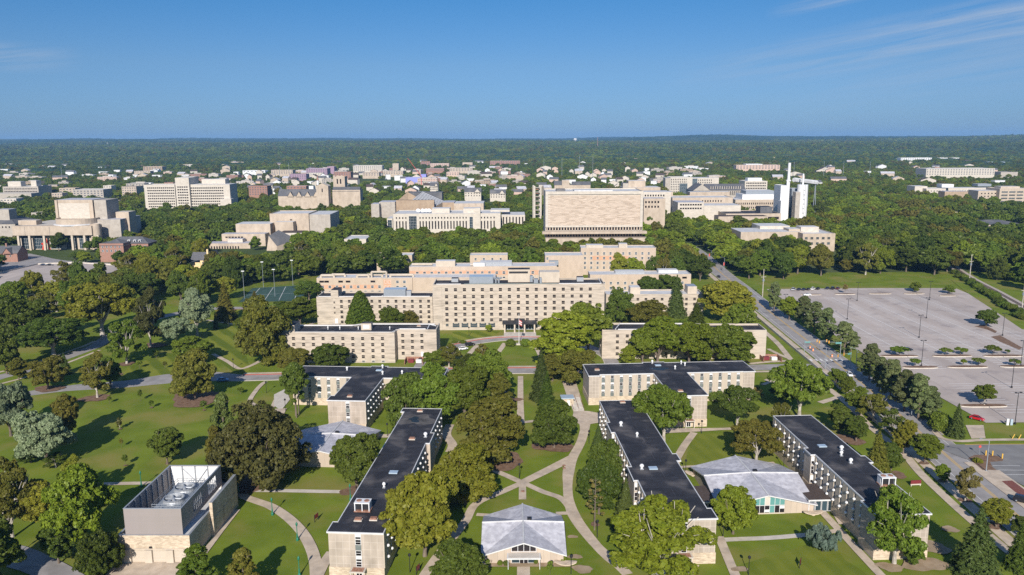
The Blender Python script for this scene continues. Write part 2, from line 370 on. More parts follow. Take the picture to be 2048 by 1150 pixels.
def vents(root,lst,H0):
    for k in lst:
        kind,u,v=k[:3];r=(k[3] if len(k)>3 else .6)*.72
        b=MB()
        if kind=='mush':
            b.box(u-r*.8,u+r*.8,v-r*.8,v+r*.8,H0-.02,H0+.25,1);b.lathe(u,v,[(r*.55,H0+.25),(r*.55,H0+.8),(r,H0+.85),(r*.95,H0+1.15),(r*.6,H0+1.4),(.05,H0+1.5)],12,0);b.build('roof_vent',[white,greym],root)
        elif kind=='sky':
            b.box(u-1.1,u+1.1,v-.8,v+.8,H0,H0+.3,0);b.build('skylight',[bluem],root)
        elif kind=='rust':
            b.box(u-.9,u+.9,v-.6,v+.6,H0,H0+.25,1);b.box(u-.75,u+.75,v-.5,v+.5,H0+.25,H0+.6,0);b.build('roof_hatch',[copperv,concw],root)
        elif kind=='unit':
            b.box(u-1.9,u+1.9,v-1.2,v+1.2,H0+.15,H0+.4,1)
            for x in (-1.75,-.06,1.55): b.box(u+x,u+x+.2,v-1.15,v-.95,H0+.4,H0+2.2,0)
            b.box(u-1.75,u+1.75,v-.4,v+1.15,H0+.4,H0+2.2,0);b.box(u-1.8,u+1.8,v-1.2,v+1.2,H0+2.2,H0+2.45,0)
            for x in (-.9,.9): b.lathe(u+x,v,[(.6,H0+2.45),(.6,H0+2.6),(.3,H0+2.6)],12,1)
            b.box(u-1.5,u+1.5,v-.6,v-.5,H0+.5,H0+2.1,2);b.build('rooftop_unit',[white,copperv,blackp],root)
def dorm(name,label,O,yaw,pl,Ht,facs,zb=2.7,roofmat=None,vent=[],endstrip=None,extra=None,pan=None):
    root=thing(name,label,'dormitory',(O[0],O[1],0),yaw,'stone panelled dormitories round the lawns')
    b=MB();b.prism(pl,zb,Ht-.06,0)
    for (p0,p1,us,ac) in facs:
        f=Facade(root,p0,p1);panels_between(b,f,us,zb,Ht)
        strips(f,us,zb,Ht,ac=ac)
    wall=b.build('wall',[pan or panel,bandst],root)
    b=MB();c=Vector((sum(p[0] for p in pl)/len(pl),sum(p[1] for p in pl)/len(pl),0))
    n=len(pl);ex=[]
    for i in range(n):   # outset
        p,q,r=[np.array(pl[j%n]) for j in (i-1,i,i+1)]
        d1=(q-p)/np.linalg.norm(q-p);d2=(r-q)/np.linalg.norm(r-q);n1=np.array((d1[1],-d1[0]));n2=np.array((d2[1],-d2[0]));ex.append(tuple(q+.14*(n1+n2)))
    b.prism(ex,0,zb-.003,0);b.build('stone_base',[rubble],root)
    ins=[]
    for i in range(n):
        p,q,r=[np.array(pl[j%n]) for j in (i-1,i,i+1)]
        d1=(q-p)/np.linalg.norm(q-p);d2=(r-q)/np.linalg.norm(r-q);n1=np.array((d1[1],-d1[0]));n2=np.array((d2[1],-d2[0]));ins.append(tuple(q+.2*(n1+n2)))
    b=MB();b.prism(ins,Ht-.057,Ht+.05,0)
    us_=[q[0] for q in pl];vs_=[q[1] for q in pl]
    roof=b.build('roof',[roofmat or roofk],root)
    b=MB();edge_trim(b,ins,Ht-.22,Ht+.13,.12,.10);b.build('roof_edge',[trimw],roof)
    vents(root,vent,Ht+.05)
    if endstrip:
        f=Facade(root,endstrip[0],endstrip[1]);u=endstrip[2]
        ph=(Ht-.4-zb)/6
        b=MB();p=f.at(u-.75,0,-.02)
        for i in range(6):
            st='bayw' if i in(1,5) else 'bay'
            if i in (0,2,4): f.put(win(1.3,round(ph-.06,2),st),'window',u,zb+.1+ph*(i+.5),.02)
            else: f.put(spandrel(1.3,round(ph-.06,2)) if i==3 else win(1.3,round(ph-.06,2),st),'window' if i!=3 else 'spandrel_panel',u,zb+.1+ph*(i+.5),.02)
        # entrance canopy and door
        b=MB();a=f.at(u,0);
        M=Matrix.Translation(a)@Matrix.Rotation(f.rz,4,'Z');d=MB()
        d.box(-1.7,1.7,-2.2,-.16,2.55,2.8,0);d.box(-1.3,1.3,-1.9,-.3,2.8,2.86,1);d.box(-1.5,-1.3,-2.0,-1.8,0,2.55,0);d.box(1.3,1.5,-2.0,-1.8,0,2.55,0)
        b.add(d,M);b.build('entrance_canopy',[concw,copperv],root)
        d=MB();d.box(-.75,.75,-.2,-.142,0,2.3,0);d.box(-.6,-.06,-.215,-.2,.2,2.15,1);d.box(.06,.6,-.215,-.2,.2,2.15,1);b=MB();b.add(d,M);b.build('door',[trimw,glass],root)
    return root
SP=3.55
def seq(a,b,sp=SP):
    n=max(1,int((b-a)//sp)+1);o=(b-a-(n-1)*sp)/2;return [a+o+i*sp for i in range(n)]
HD=11.
# A : long dormitory, left of the centre
LA=80.5
plA=[(0,0),(12.1,0),(12.1,52),(13.2,52),(13.2,59.6),(12.1,59.6),(12.1,LA),(0,LA),(0,LA-3),(1.1,LA-3),(1.1,4.2),(0,4.2)]
A=dorm('long_dormitory','long stone dormitory with a rain puddle on its black roof, nearest the front pavilion',(-40.5,160.),R(-4.1),plA,HD,
  [((12.1,0),(12.1,52),seq(2,50),True),((13.2,52),(13.2,59.6),[],True),((12.1,59.6),(12.1,LA),seq(2,19),True),((1.1,LA-3),(1.1,4.2),seq(2,70),True)],
  endstrip=((0,0),(12.1,0),6.6),
  vent=[('unit',5.2,10.2),('rust',5.3,5.4),('rust',8.7,5.9,.4),('mush',7.2,22.5),('sky',7.6,31.5),('rust',7.9,54.5),('mush',11.4,56.5,.8),('rust',5.8,78,.4)])
# a rain puddle and its tide mark lie on that roof
def puddle(root,u,v,r,zz,mat,seed,st=1.,name='puddle'):
    b=MB();rr=random.Random(seed);pts=[]
    ph=[rr.uniform(0,6.28) for _ in range(4)]
    for k in range(36):
        t=2*math.pi*k/36;q=r*(1+.25*math.sin(2*t+ph[0])+.2*math.sin(3*t+ph[1])+.12*math.sin(5*t+ph[2]));pts.append((u+q*math.cos(t),v+st*q*math.sin(t),zz))
    b.poly(pts);return b.build(name,[mat],root)
wet=noise_mat('wet_membrane',(.010,.012,.008),(.018,.018,.012),1,4,.25,coord='obj');tide=noise_mat('dry_silt',(.05,.047,.045),(.13,.12,.11),.35,6,.9,coord='obj')
puddle(A,6.5,70.5,4.4,HD+.056,tide,3,1.2,'silt_stain');puddle(A,5.4,70.8,1.7,HD+.062,wet,5,1.25)
# B : T-shaped dormitory
plB=[(0,0),(12.5,0),(12.5,25.6),(34,25.6),(34,38.7),(11,38.7),(11,39.9),(5,39.9),(5,38.7),(-21,38.7),(-21,25.8),(1.2,25.8),(1.2,4.3),(0,4.3)]
B=dorm('tee_shaped_dormitory','T-shaped stone dormitory behind the half hidden pale pavilion, tall pine at its corner',(-61.1,249.6),R(-4.2),plB,HD-.2,
  [((12.5,0),(12.5,25.6),seq(2,24),True),((12.5,25.6),(34,25.6),seq(2.5,20),False),((1.2,25.8),(1.2,4.3),seq(2,20),True),((-21,25.8),(1.2,25.8),seq(2.2,21),False)],
  endstrip=((0,0),(12.5,0),6.7),
  vent=[('rust',6.5,3.8),('mush',11.5,29.5),('sky',9,34.5),('mush',9.6,37.5,.6),('mush',-3,34,.6),('mush',18.5,30.5,.6)])
# C : T-shaped dormitory on the right
plC=[(0,0),(3.8,0),(3.8,1.4),(24,1.4),(24,-24.4),(36,-24.4),(36,1.5),(57.3,1.5),(57.3,1.2),(61.4,1.2),(61.4,14.6),(31,14.6),(31,15.6),(23,15.6),(23,14.4),(0,14.4)]
Cd=dorm('tee_shaped_dormitory','T-shaped stone dormitory with a large puddle where its black roofs meet, stairs beside it',(27.7,274.6),R(3.2),plC,HD,
  [((3.8,1.4),(24,1.4),[1.6+3.32*i for i in range(6)],False),((24,1.4),(24,-24.4),seq(2,24),True),((36,1.5),(57.3,1.5),[2.4+3.4*i for i in range(6)],False)],
  endstrip=((24,-24.4),(36,-24.4),5.9),pan=panels,
  vent=[('mush',26.3,14.,.6),('sky',27.8,11.2),('mush',33,6,.55),('mush',37,12.3,.5),('mush',37.8,10,.5),('rust',28,-20,.4),('rust',4,7,.4)])
puddle(Cd,27.4,6.8,2.6,HD+.056,wet,8,.8)
# D : long dormitory right of centre
LD=82.
plD=[(0,0),(13.4,0),(13.4,4.6),(12.4,4.6),(12.4,32.6),(13.5,32.6),(13.5,36.9),(12.4,36.9),(12.4,LD),(0,LD),(0,62),(-1,62),(-1,54),(0.05,54),(0.05,29),(-1.05,29),(-1.05,21),(0,21)]
D=dorm('long_dormitory','long stone dormitory with stepped black roof, beside the broad grey pavilion',(32.6-.2,164.6),R(2.7),plD,HD,
  [((0,LD),(0,62),seq(2,18.5),True),((0.05,54),(0.05,29),seq(2,23.5),True),((0,21),(0,0),seq(1.5,19),True),((12.4,4.6),(12.4,32.6),seq(2,26),True),((12.4,36.9),(12.4,LD),seq(2,43),True)],
  pan=panels,endstrip=((0,0),(13.4,0),6.2),
  vent=[('mush',2.2,27.5,.8),('sky',5.2,27.8),('mush',2.6,59,.8),('mush',5.6,50,.6),('rust',7,80,.5)])
for (p0,p1) in (((-1.05,21),(0,21)),((-1,54),(.05,54))):
    f=Facade(D,p0,p1)
    for i in range(3): f.put(win(.85,2.2,'bayw' if i!=1 else 'bay'),'window',.5,4.0+2.7*i,.01)
# E : long dormitory on the far right
plE=[(-1,0),(11.4,0),(11.4,29),(12.5,29),(12.5,33),(11.4,33),(11.4,65),(0,65),(0,39.3),(-1.2,39.3),(-1.2,35),(0,35),(0,7),(-1,7)]
E_=dorm('long_dormitory','long stone dormitory standing beside the avenue, rows of white hoods on its shaded flank',(83.4,166.4),R(2.7),plE,HD,
  [((0,65),(0,39.3),seq(2,24.5),True),((0,35),(0,7),seq(1.5,27),True)],pan=panels,
  vent=[('sky',4.2,40.5),('mush',8.2,37.3,.8),('mush',6.4,33.6,.65),('mush',6.6,28.6,.75),('unit',9.1,15.2)])
f=Facade(E_,(-1.2,35),(0,35))
for i in range(3): f.put(win(.85,2.2,'bayw' if i!=1 else 'bay'),'window',.55,4.0+2.7*i,.01)
# ---------------------------------------------------------------- folded-plate pavilions
def pavilion(name,label,c,yaw,a,hp,hc,hm,front):
    root=thing(name,label,'pavilion',(c[0],c[1],0),yaw,'pavilions with folded pale roofs')
    cs=[(-a,-a),(a,-a),(a,a),(-a,a)];ms=[(0,-a),(a,0),(0,a),(-a,0)]
    b=MB()
    def tri(p,q,r):  # subdivide a little for a softer fold
        b.poly([p,q,r],0)
    ap=(0,0,hm)
    ring=[]
    for i in range(4): ring+= [(*cs[i],hc),(*ms[i],hp)]
    for i in range(8):
        tri(ap,ring[i],ring[(i+1)%8])
        p,q=ring[i],ring[(i+1)%8]
        b.poly([(p[0],p[1],p[2]-.3),(q[0],q[1],q[2]-.3),q,p],1)
        b.poly([(q[0],q[1],q[2]-.3),(p[0],p[1],p[2]-.3),(0,0,hm-.3)],1)
    # raised seams on the ridges
    for i in (1,3,5,7):
        p=ring[i];b.tube((p[0],p[1],p[2]+.03),(0,0,hm+.03),.22,n=6,m=2,cap=False)
    roof=b.build('roof',[roofg,trimw,roofw],root)
    d=MB();d.box(1.0,2.0,.6,1.5,hm-.9,hm+.35,0);d.build('roof_vent',[blackp],roof)
    w=a-.7;b=MB();k=w/a
    wc=[(-w,-w),(w,-w),(w,w),(-w,w)];wm=[(0,-w),(w,0),(0,w),(-w,0)]
    zc=hm+(hc-hm)*k-.3;zm=hm+(hp-hm)*k-.3
    for i in range(4):
        p,q,m=wc[i],wc[(i+1)%4],wm[i]
        b.poly([(p[0],p[1],0),(q[0],q[1],0),(q[0],q[1],zc),(m[0],m[1],zm),(p[0],p[1],zc)],0)
    b.build('wall',[pavwall],root)
    f=Facade(root,(-w,-w),(w,-w))
    if front=='door':
        f.put(win(5.6,2.0,'curtain'),'window',w,1.2,.03)
        b=MB()
        b.poly([(-2.8,-.04,3.15),(2.8,-.04,3.15),(2.8,-.04,4.1),(0,-.04,4.95),(-2.8,-.04,4.1)],1)
        for x in (-2.85,-1.4,-.05,1.35,2.75): b.box(x,x+.12,-.1,-.045,3.05,4.1+.28*max(0,2.8-abs(x)),0)
        b.box(-2.85,2.87,-.12,-.045,2.95,3.05,0)
        o=b.build('gable_window',[trimw,glass],root,f.at(w,0,.01))
        b=MB();b.box(-3.8,3.8,-2.6,-.1,2.45,2.75,0);b.box(-3.5,3.5,-2.4,-.3,2.75,2.8,1)
        for x in (-3.6,3.5): b.box(x,x+.12,-2.5,-2.38,0,2.45,0)
        b.build('entrance_canopy',[trimw,concw],root,f.at(w,0))
        b=MB();b.box(-1,1,-.12,-.06,0,2.2,0);b.box(-.9,-.06,-.135,-.12,.15,2.1,1);b.box(.06,.9,-.135,-.12,.15,2.1,1);b.build('door',[trimw,glass],root,f.at(w,0,.02))
    elif front=='teal':
        b=MB();n=7;W0=-4.6;dw=9.2/n
        for i in range(n):
            x0=W0+i*dw+.06;x1=W0+(i+1)*dw-.06;t0=hm+(hp-hm)*k-.5-(abs(W0+i*dw)*(zm-zc)/w);t1=hm+(hp-hm)*k-.5-(abs(W0+(i+1)*dw)*(zm-zc)/w)
            b.poly([(x0,-.03,2.45),(x1,-.03,2.45),(x1,-.03,t1),(x0,-.03,t0)],3 if i==3 else 2)
            b.poly([(x0,-.03,.35),(x1,-.03,.35),(x1,-.03,2.28),(x0,-.03,2.28)],2 if i==4 else 1)
            if i in(3,6): b.poly([(x0,-.034,1.4 if i==6 else .5),(x1,-.034,1.4 if i==6 else .5),(x1,-.034,2.2 if i==6 else 1.2),(x0,-.034,2.2 if i==6 else 1.2)],4)
            b.box(W0+i*dw-.06,W0+i*dw+.06,-.09,-.031,.3,t0,0)
        b.box(W0-.1,-W0+.1,-.085,-.031,2.3,2.43,0);b.box(W0-.1,-W0+.1,-.1,-.031,0,.32,5)
        b.build('glazed_gable',[trimw,glass,teal,concw,blind,limed],root,f.at(w,0,.01))
    return root
pavwall=brick_mat('pavilion_stone',(.43,.355,.285),(.48,.40,.32),(.37,.31,.255),1.5,9.,.05,stain=.85,offset=0)
PF=pavilion('pavilion','square pavilion with pale folded roof and glazed entrance, on the lawn nearest the camera',(2.35,174.5),0,9.75,5.5,2.35,5.9,'door')
PG=pavilion('pavilion','broad grey roofed pavilion with teal panels in its glazed gable, between two dormitories',(64.6,201.4),R(3.),13.0,5.4,2.4,5.95,'teal')
gx=G(700,905,5)
PH=pavilion('pavilion','pale roofed pavilion half hidden by a dark bronze beech and a round green tree',(-56.2,232.2),R(-4.1),12.6,5.4,2.4,5.95,'none')
# covered links
def link(label,O,yaw,w,d,h=3.3):
    root=thing('covered_link',label,'covered walkway',(O[0],O[1],0),yaw,'covered links beside the broad grey pavilion')
    b=MB();b.box(-w/2,w/2,0,d,h,h+.3,1,0);b.box(-w/2-.1,w/2+.1,-.12,0,h-.05,h+.34,1);b.build('roof',[roofb,trimw],root)
    f=Facade(root,(-w/2+.3,.5),(w/2-.3,.5));n=4;p=(w-.6)/n
    for i in range(n): f.put(win(p-.15,h-.4,'curtain'),'window',p*(i+.5),(h-.4)/2+.2,.0)
    b=MB();b.box(-w/2+.25,w/2-.25,.53,d,0.02,h-.01);b.build('wall',[blackp],root)
    for x in (-w/2+.15,w/2-.2):
        b=MB();b.box(x-.1,x+.15,.1,.35,0,h-.01);b.build('post',[trimw],root)
link('brown roofed glazed link joining the broad grey pavilion to the stepped roof dormitory',(48.4,188.6),R(2.7),7.,9.6)
link('brown roofed glazed link joining the broad grey pavilion to the dormitory by the avenue',(79.6,189.6),R(2.7),7.2,9.5)
# ---------------------------------------------------------------- chiller plant
def chiller():
    root=thing('chiller_plant','stone chiller plant with open taupe metal screen round rooftop cooling fans','plant building',(-90.5,166.9,0),R(-.6))
    W_,L_=16.6,28.5;hb=6.7
    b=MB();b.prism([(0,0),(W_,0),(W_,L_),(0,L_)],0,hb-.5,0,2);b.prism([(W_+.02,12),(W_+.8,12),(W_+.8,L_),(W_+.02,L_)],0,hb+2.2,0,1)
    for x0,x1,y0,y1 in ((0,W_,0,.5),(0,.5,.5,L_),(W_-.5,W_,.5,12),(.5,W_,L_-.5,L_)): b.box(x0,x1,y0,y1,hb-.497,hb,0,1)
    b.build('stone_base',[rubble,greym,roofw],root)
    f=Facade(root,(0,0),(W_,0))
    for i in range(3):
        u=4.6+4.9*i
        d=MB();pts=[(-1.6,-.06,0),(1.6,-.06,0),(1.6,-.06,2.4)]+[(1.6*math.cos(t),-.06,2.4+.45*math.sin(t)) for t in np.linspace(0.2,math.pi-.2,7)]+[(-1.6,-.06,2.4)]
        d.box(-1.9,1.9,-.05,-.001,0,3.1,2);d.poly(pts,0)
        for z in (.8,1.6): d.box(-1.58,1.58,-.075,-.062,z-.03,z+.03,1)
        d.box(-.14,.14,-.1,-.062,1.35,1.6,2)
        d.build('garage_door',[limed,concw,bandst],root,f.at(u,0,.02))
    for u in (2.2,7.05,11.95,16.4):
        MB().box(-.85 if u<16 else -.45,.85 if u<16 else .45,-.6,0,0,3.25).build('pier',[limed],root,f.at(u,0,.0))
    MB().box(-.3,.3,-.4,0,3.7,4.0).build('wall_lamp',[blackp],root,f.at(7.6,0))
    MB().box(0,W_,-.2,-.001,3.3,3.5).build('string_course',[limed],root)
    # screen walls
    x0,x1,y0,y1,z0,z1=1.65,14.85,.8,25.2,hb-.4,12.8
    b=MB();b.box(x0,x1,y0,y0+.15,z0,z1,0);s=b.build('screen_wall',[taupe],root)
    b=MB();b.box(x0,x1,y1-.15,y1,z0,z1,0);b.build('screen_wall',[taupe],root)
    MB().box(x0+.3,x1-.3,y1-.2,y1-.152,z0,z1-.2).build('screen_lining',[white],root)
    b=MB();b.box(x0,x0+.15,y0+.15,y1-.15,z0,z1,0)
    b.build('screen_wall',[taupe],root)
    # right-hand screen, with two gridded openings
    ys=[y0+.15,7.2,12.2,16.2,21.6,y1-.15];zl,zh=8.7,11.8
    b=MB()
    for i in range(5):
        a,c=ys[i],ys[i+1]
        if i in (1,3): b.box(x1-.15,x1,a,c,zh,z1,0);b.box(x1-.15,x1,a,c,z0+1.2,zl,0)
        else: b.box(x1-.15,x1,a,c,z0+1.2,z1,0)
    b.build('screen_wall',[taupe],root)
    for i in (1,3):
        a,c=ys[i],ys[i+1];b=MB();n=5
        for k in range(n+1): y=a+(c-a)*k/n;b.box(x1-.12,x1-.02,y-.05,y+.05,zl+.001,zh-.001,0)
        b.box(x1-.13,x1-.03,a,c,(zl+zh)/2-.05,(zl+zh)/2+.05,0);b.build('grille',[greym],root)
    b=MB();edge_trim(b,[(x0,y0),(x1,y0),(x1,y1),(x0,y1)],z1,z1+.12,.3,.05);b.build('coping',[greym],root)
    b=MB()
    for y in np.linspace(y0+2,y1-2,8): b.box(x0+.16,x0+.4,y-.1,y+.1,z0,z1-.1,0)
    for x in np.linspace(x0+3.3,x1-3.3,3): b.box(x-.12,x+.12,y1-.5,y1-.205,z0,z1-.1,0)
    b.tube((x0+3.3,y1-.4,z1-.5),(8.6,y1-.4,z0+2),.08,n=6);b.tube((x1-3.3,y1-.4,z1-.5),(8.6,y1-.4,z0+2),.08,n=6)
    b.build('steel_frame',[greym],root)
    # cooling tower inside
    t=MB();t.box(6.2,12.6,5.5,19.5,hb,hb+3.6,0);t.box(6.0,12.8,5.3,19.7,hb+3.6,hb+3.9,0);tw=t.build('cooling_tower',[steel],root)
    for y in (9.4,15.6):
        d=MB();d.lathe(9.4,y,[(2.5,hb+3.90),(2.3,hb+4.40),(2.45,hb+4.90),(2.25,hb+4.90),(2.1,hb+4.05),(.1,hb+4.00)],24,0);d.lathe(9.4,y,[(.5,hb+4.10),(.5,hb+4.60),(.1,hb+4.70)],10,1)
        for k in range(6):
            t_=k*math.pi/3;d.tube((9.4,y,hb+4.50),(9.4+2*math.cos(t_),y+2*math.sin(t_),hb+4.50),.16,.22,5,1)
        d.build('fan',[greym,greym],tw)
    d=MB()
    for (xa,ya),(xb,yb) in (((6,5.3),(12.8,5.3)),((12.8,5.3),(12.8,19.7)),((12.8,19.7),(6,19.7)),((6,19.7),(6,5.3))):
        for z in (.55,1.1): d.tube((xa,ya,hb+3.90+z),(xb,yb,hb+3.90+z),.05,n=5)
        n=6
        for k in range(n): d.tube((xa+(xb-xa)*k/n,ya+(yb-ya)*k/n,hb+3.90),(xa+(xb-xa)*k/n,ya+(yb-ya)*k/n,hb+5.00),.05,n=5)
    d.build('railing',[steel],tw)
    d=MB();d.box(7.0,11.8,4.0,5.2,hb+1.6,hb+1.75,0);d.tube((7.5,5.2,hb),(7.5,5.2,hb+4.4),.09,n=5);d.tube((8.1,5.2,hb),(8.1,5.2,hb+4.4),.09,n=5);d.tube((10.4,5.2,hb),(10.4,5.2,hb+4.4),.09,n=5);d.tube((11,5.2,hb),(11,5.2,hb+4.4),.09,n=5)
    d.build('service_platform',[greym],tw)
    d=MB();d.tube((4.4,3,hb-.3),(3.4,9,hb+1.2),.35,n=10);d.tube((3.4,9,hb+1.2),(6.2,9.2,hb+1.6),.35,n=10);d.build('pipe',[white],root)
    MB().box(8.9,9.9,4.3,5.0,hb+1.76,hb+2.7).build('motor',[bluem],tw)
    # flank : stepped panels, doors and paving strip
    d=MB()
    for y in (13.4,18.6,23.6): d.box(W_+.82,W_+.9,y,y+3.4,1.2,4.6,0)
    d.build('wall_panel',[rubble],root)
    MB().box(W_+.82,W_+.88,25.2,27.2,0,3.2).build('door',[greym],root)
chiller()
# ================================================================ limestone halls
def inset(pl,d):
    n=len(pl);o=[]
    for i in range(n):
        p,q,r=[np.array(pl[j%n],float) for j in (i-1,i,i+1)]
        d1=(q-p)/np.linalg.norm(q-p);d2=(r-q)/np.linalg.norm(r-q);o.append(tuple(q-d*(np.array((d1[1],-d1[0]))+np.array((d2[1],-d2[0])))))
    return o
def hall(name,label,cat,O,yaw,pl,Ht,wmat,rmat,par=.8,group=None,copmat=None):
    root=thing(name,label,cat,(O[0],O[1],0),yaw,group)
    b=MB();n=len(pl);ins=inset(pl,.4);i=0
    for k in range(n):
        p,q=pl[k],pl[(k+1)%n];pi,qi=ins[k],ins[(k+1)%n]
        b.poly([(*p,0),(*q,0),(*q,Ht),(*p,Ht)],0)
        if par>0: b.poly([(*qi,Ht-par),(*pi,Ht-par),(*pi,Ht),(*qi,Ht)],0);b.poly([(*p,Ht),(*q,Ht),(*qi,Ht),(*pi,Ht)],1)
    w=b.build('wall',[wmat,copmat or concw],root)
    MB().poly([(*p,Ht-par if par>0 else Ht) for p in (ins if par>0 else pl)],0).build('roof',[rmat],root)
    return root
def wgrid(f,us,zs,w,h,style='sash',out=.004,skip=None):
    for z in zs:
        for u in us:
            if skip and skip(u,z): continue
            f.put(win(w,h,style),'window',u,z,out)
def rbox(root,name,x0,x1,y0,y1,z0,z1,mat,topmat=None,edge=True):
    b=MB();b.box(x0,x1,y0,y1,z0,z1,0,1)
    o=b.build(name,[mat,topmat or mat],root)
    return o
def pipe(root,pts,r=.18,mat=None):
    b=MB()
    for p,q in zip(pts,pts[1:]): b.tube(p,q,r,n=8)
    return b.build('roof_pipe',[mat or trimw],root)
# J : four-storey hall, left
plJ=[(0,0),(53.5,0),(53.5,5.6),(66.6,5.6),(66.6,5.2),(71,5.2),(71,18),(37,18),(33,15),(0,15)]
J=hall('limestone_hall','four storey limestone hall with black roof and long white roof pipes, beside the drive','residence hall',(-104.3,332.7),R(-1.5),plJ,13.6,lime,roofk)
f=Facade(J,(0,0),(53.5,0));us=[5.2+4.22*i*1.02 for i in range(11)]
wgrid(f,us,[10.9,8.2,5.5,2.8],1.5,1.5);wgrid(f,us[6:],[.65],1.4,.9,'bay')
f=Facade(J,(53.5,5.6),(66.6,5.6));wgrid(f,[2.6,6.8,11.],[10.9,8.2,5.5],1.5,1.5);wgrid(f,[2.6,6.8],[2.8],1.5,1.5)
MB().box(-.6,.6,-.06,.02,-1.1,1.1).build('door',[white],J,f.at(11.,2.4))
rbox(J,'stair_penthouse',5.,10.,.45,9,12.8,16.6,limed,roofk);rbox(J,'roof_penthouse',37.5,42,7.5,11.,12.8,15.8,limed,roofk);rbox(J,'penthouse_panel',38.4,41.2,7.42,7.496,13.5,15.2,white)
for x in (22.5,27.8,36,50.): vents(J,[('mush',x,8.5,.4)],12.8)
vents(J,[('rust',62,15,.4)],12.8)
pipe(J,[(2,1.4,13.3),(52,1.4,13.3),(54.5,7.6,13.3),(66,7.6,13.3)],.25);pipe(J,[(1,13.4,13.4),(32.4,13.4,13.4),(36.5,16.4,13.4),(69,16.4,13.4)],.22)
pipe(J,[(66.6,6,12.9),(66.6,17,13.2),(69.8,14,13.2)],.25)
# K : eight-storey main hall
xl,xr=-39.8,46.6;wK=xr-xl;HK=23.6;DK=391.
plK=[(0,0),(wK,0),(wK,17),(0,17)]
K=hall('main_hall','eight storey limestone main hall with a dark entrance canopy facing the flagpole','residence hall',(xl,DK),0,plK,HK,lime,roofk)
f=Facade(K,(0,0),(wK,0))
us=[atD(893.3+17.93*i,600,DK)[0]-xl for i in range(17)]
zr=[topz(1000,y,DK) for y in (578.9,592.8,605.2,616.8,628.2,639.6)]
wgrid(f,us,zr,1.75,1.75,'sash');wgrid(f,[us[0]],[2.9],1.6,1.9,'wide');wgrid(f,[u for i,u in enumerate(us) if i>0 and i not in (6,7,8,9)],[2.7],3.6,2.6,'wide')
z=topz(1000,586.5,DK);MB().box(6,wK-6,-.25,-.003,z-.2,z+.25).build('string_course',[limed],K)
z=topz(1000,644.8,DK);MB().box(4.5,wK-1,-.18,-.003,z-.12,z+.12).build('string_course',[limed],K)
MB().box(-.18,4.4,-.2,-.004,0,HK-1).build('corner_pier',[lime],K)
c0,c1=atD(1005,652,DK)[0]-xl,atD(1073,652,DK)[0]-xl
b=MB();b.box(c0,c1,-6.5,-.05,4.3,5.0,1,0);b.box(c0+6,c1-6,-5,-.3,5.0,6.0,0);b.box(c0+.6,c0+2.2,-5.6,-4,5.0,5.8,0);b.box(c1-2.2,c1-.6,-5.6,-4,5.0,5.8,0);cn=b.build('entrance_canopy',[roofk,blackp],K)
for x in np.linspace(c0+1.2,c1-1.2,4): MB().box(x-.35,x+.35,-6.2,-5.5,0,4.3).build('pillar',[limed],cn)
f.put(win(c1-c0-2,3.6,'curtain'),'window',(c0+c1)/2,1.9,.02)
# roof plant of the main hall
zt=HK-.8
rbox(K,'air_handler',atD(938.5,560,396)[0]-xl,atD(986,560,396)[0]-xl,5.5,12,zt,zt+3.7,steel,bluem)
b=MB()
for x in np.linspace(.4,9.6,10): pass
rbox(K,'roof_penthouse',atD(1016,545,402)[0]-xl,atD(1060,545,402)[0]-xl,10,16.2,zt,zt+6.6,limed,roofk)
rbox(K,'louvre',atD(1018,540,400)[0]-xl,atD(1056,540,400)[0]-xl,9.85,9.995,zt+4.6,zt+5.6,blackp)
rbox(K,'roof_penthouse',atD(1079,555,400)[0]-xl,atD(1119,555,400)[0]-xl,8.5,15.5,zt,zt+5.4,limed,concw)
rbox(K,'roof_penthouse',wK-13,wK-9.6,11.,15.,zt,zt+2.2,greym,roofk);rbox(K,'roof_penthouse',8.5,12,11,15,zt,zt+1.9,greym,roofk)
b=MB()
for i in range(5):
    x=27+i*1.5;b.tube((x,8,zt),(x,8,zt+2.2),.5,n=10);b.tube((x,8,zt+2.2),(x+1.5,9,zt+2.6),.45,n=10)
b.build('duct',[steel],K)
for d_ in ((51,53.2,7,10,zt,zt+2),(54,55,6,9,zt,zt+2.8),(49,50.5,10,13,zt,zt+3.2)): MB().box(*d_).build('roof_plant',[steel],K)
pipe(K,[(1.5,1.6,HK-.1),(14,1.6,HK-.1)],.2);pipe(K,[(wK-23,1.6,HK-.1),(wK-1.5,1.6,HK-.1),(wK-1.5,15,HK-.1)],.2)
MB().box(15.5,63,.5,4,zt,zt+.5).build('roof_walkway',[plain('green_copper',(.28,.33,.27))],K)
# L : five-storey wing to the left of the main hall
xL=-101.8;plL=[(0,0),(60.5,0),(60.5,15),(0,15)]
L=hall('limestone_wing','five storey limestone wing with pale blue roof machinery, behind the cypress','residence hall',(xL,403.),R(-1),plL,15.2,lime,roofk)
f=Facade(L,(0,0),(60.5,0));D2=403
wgrid(f,[atD(620+x/5.689,600,D2)[0]-xL for x in (357,448,540,632,705,795,888,981,1073,1166,1259,1352)],[topz(760,500+y/5.689,D2) for y in (580,640,700,758,815)],1.6,1.7)
wgrid(f,[atD(668.5,600,D2)[0]-xL],[topz(668,500+y/5.689,D2) for y in (535,595,655,713)],1.0,1.1)
MB().box(-.7,.7,-.1,.02,0,2.4).build('door',[white],L,f.at(10.,1.2))
b=MB();b.box(-2,2,-4,-.02,0,1.2,0);b.box(-2,2,-5,-4.02,0,.7,0);b.build('steps',[concw],L,f.at(10,0))
rbox(L,'stair_penthouse',atD(661.8,590,D2)[0]-xL,atD(676,590,D2)[0]-xL+.2,-.12,8.5,14.4,18.8,lime,roofk)
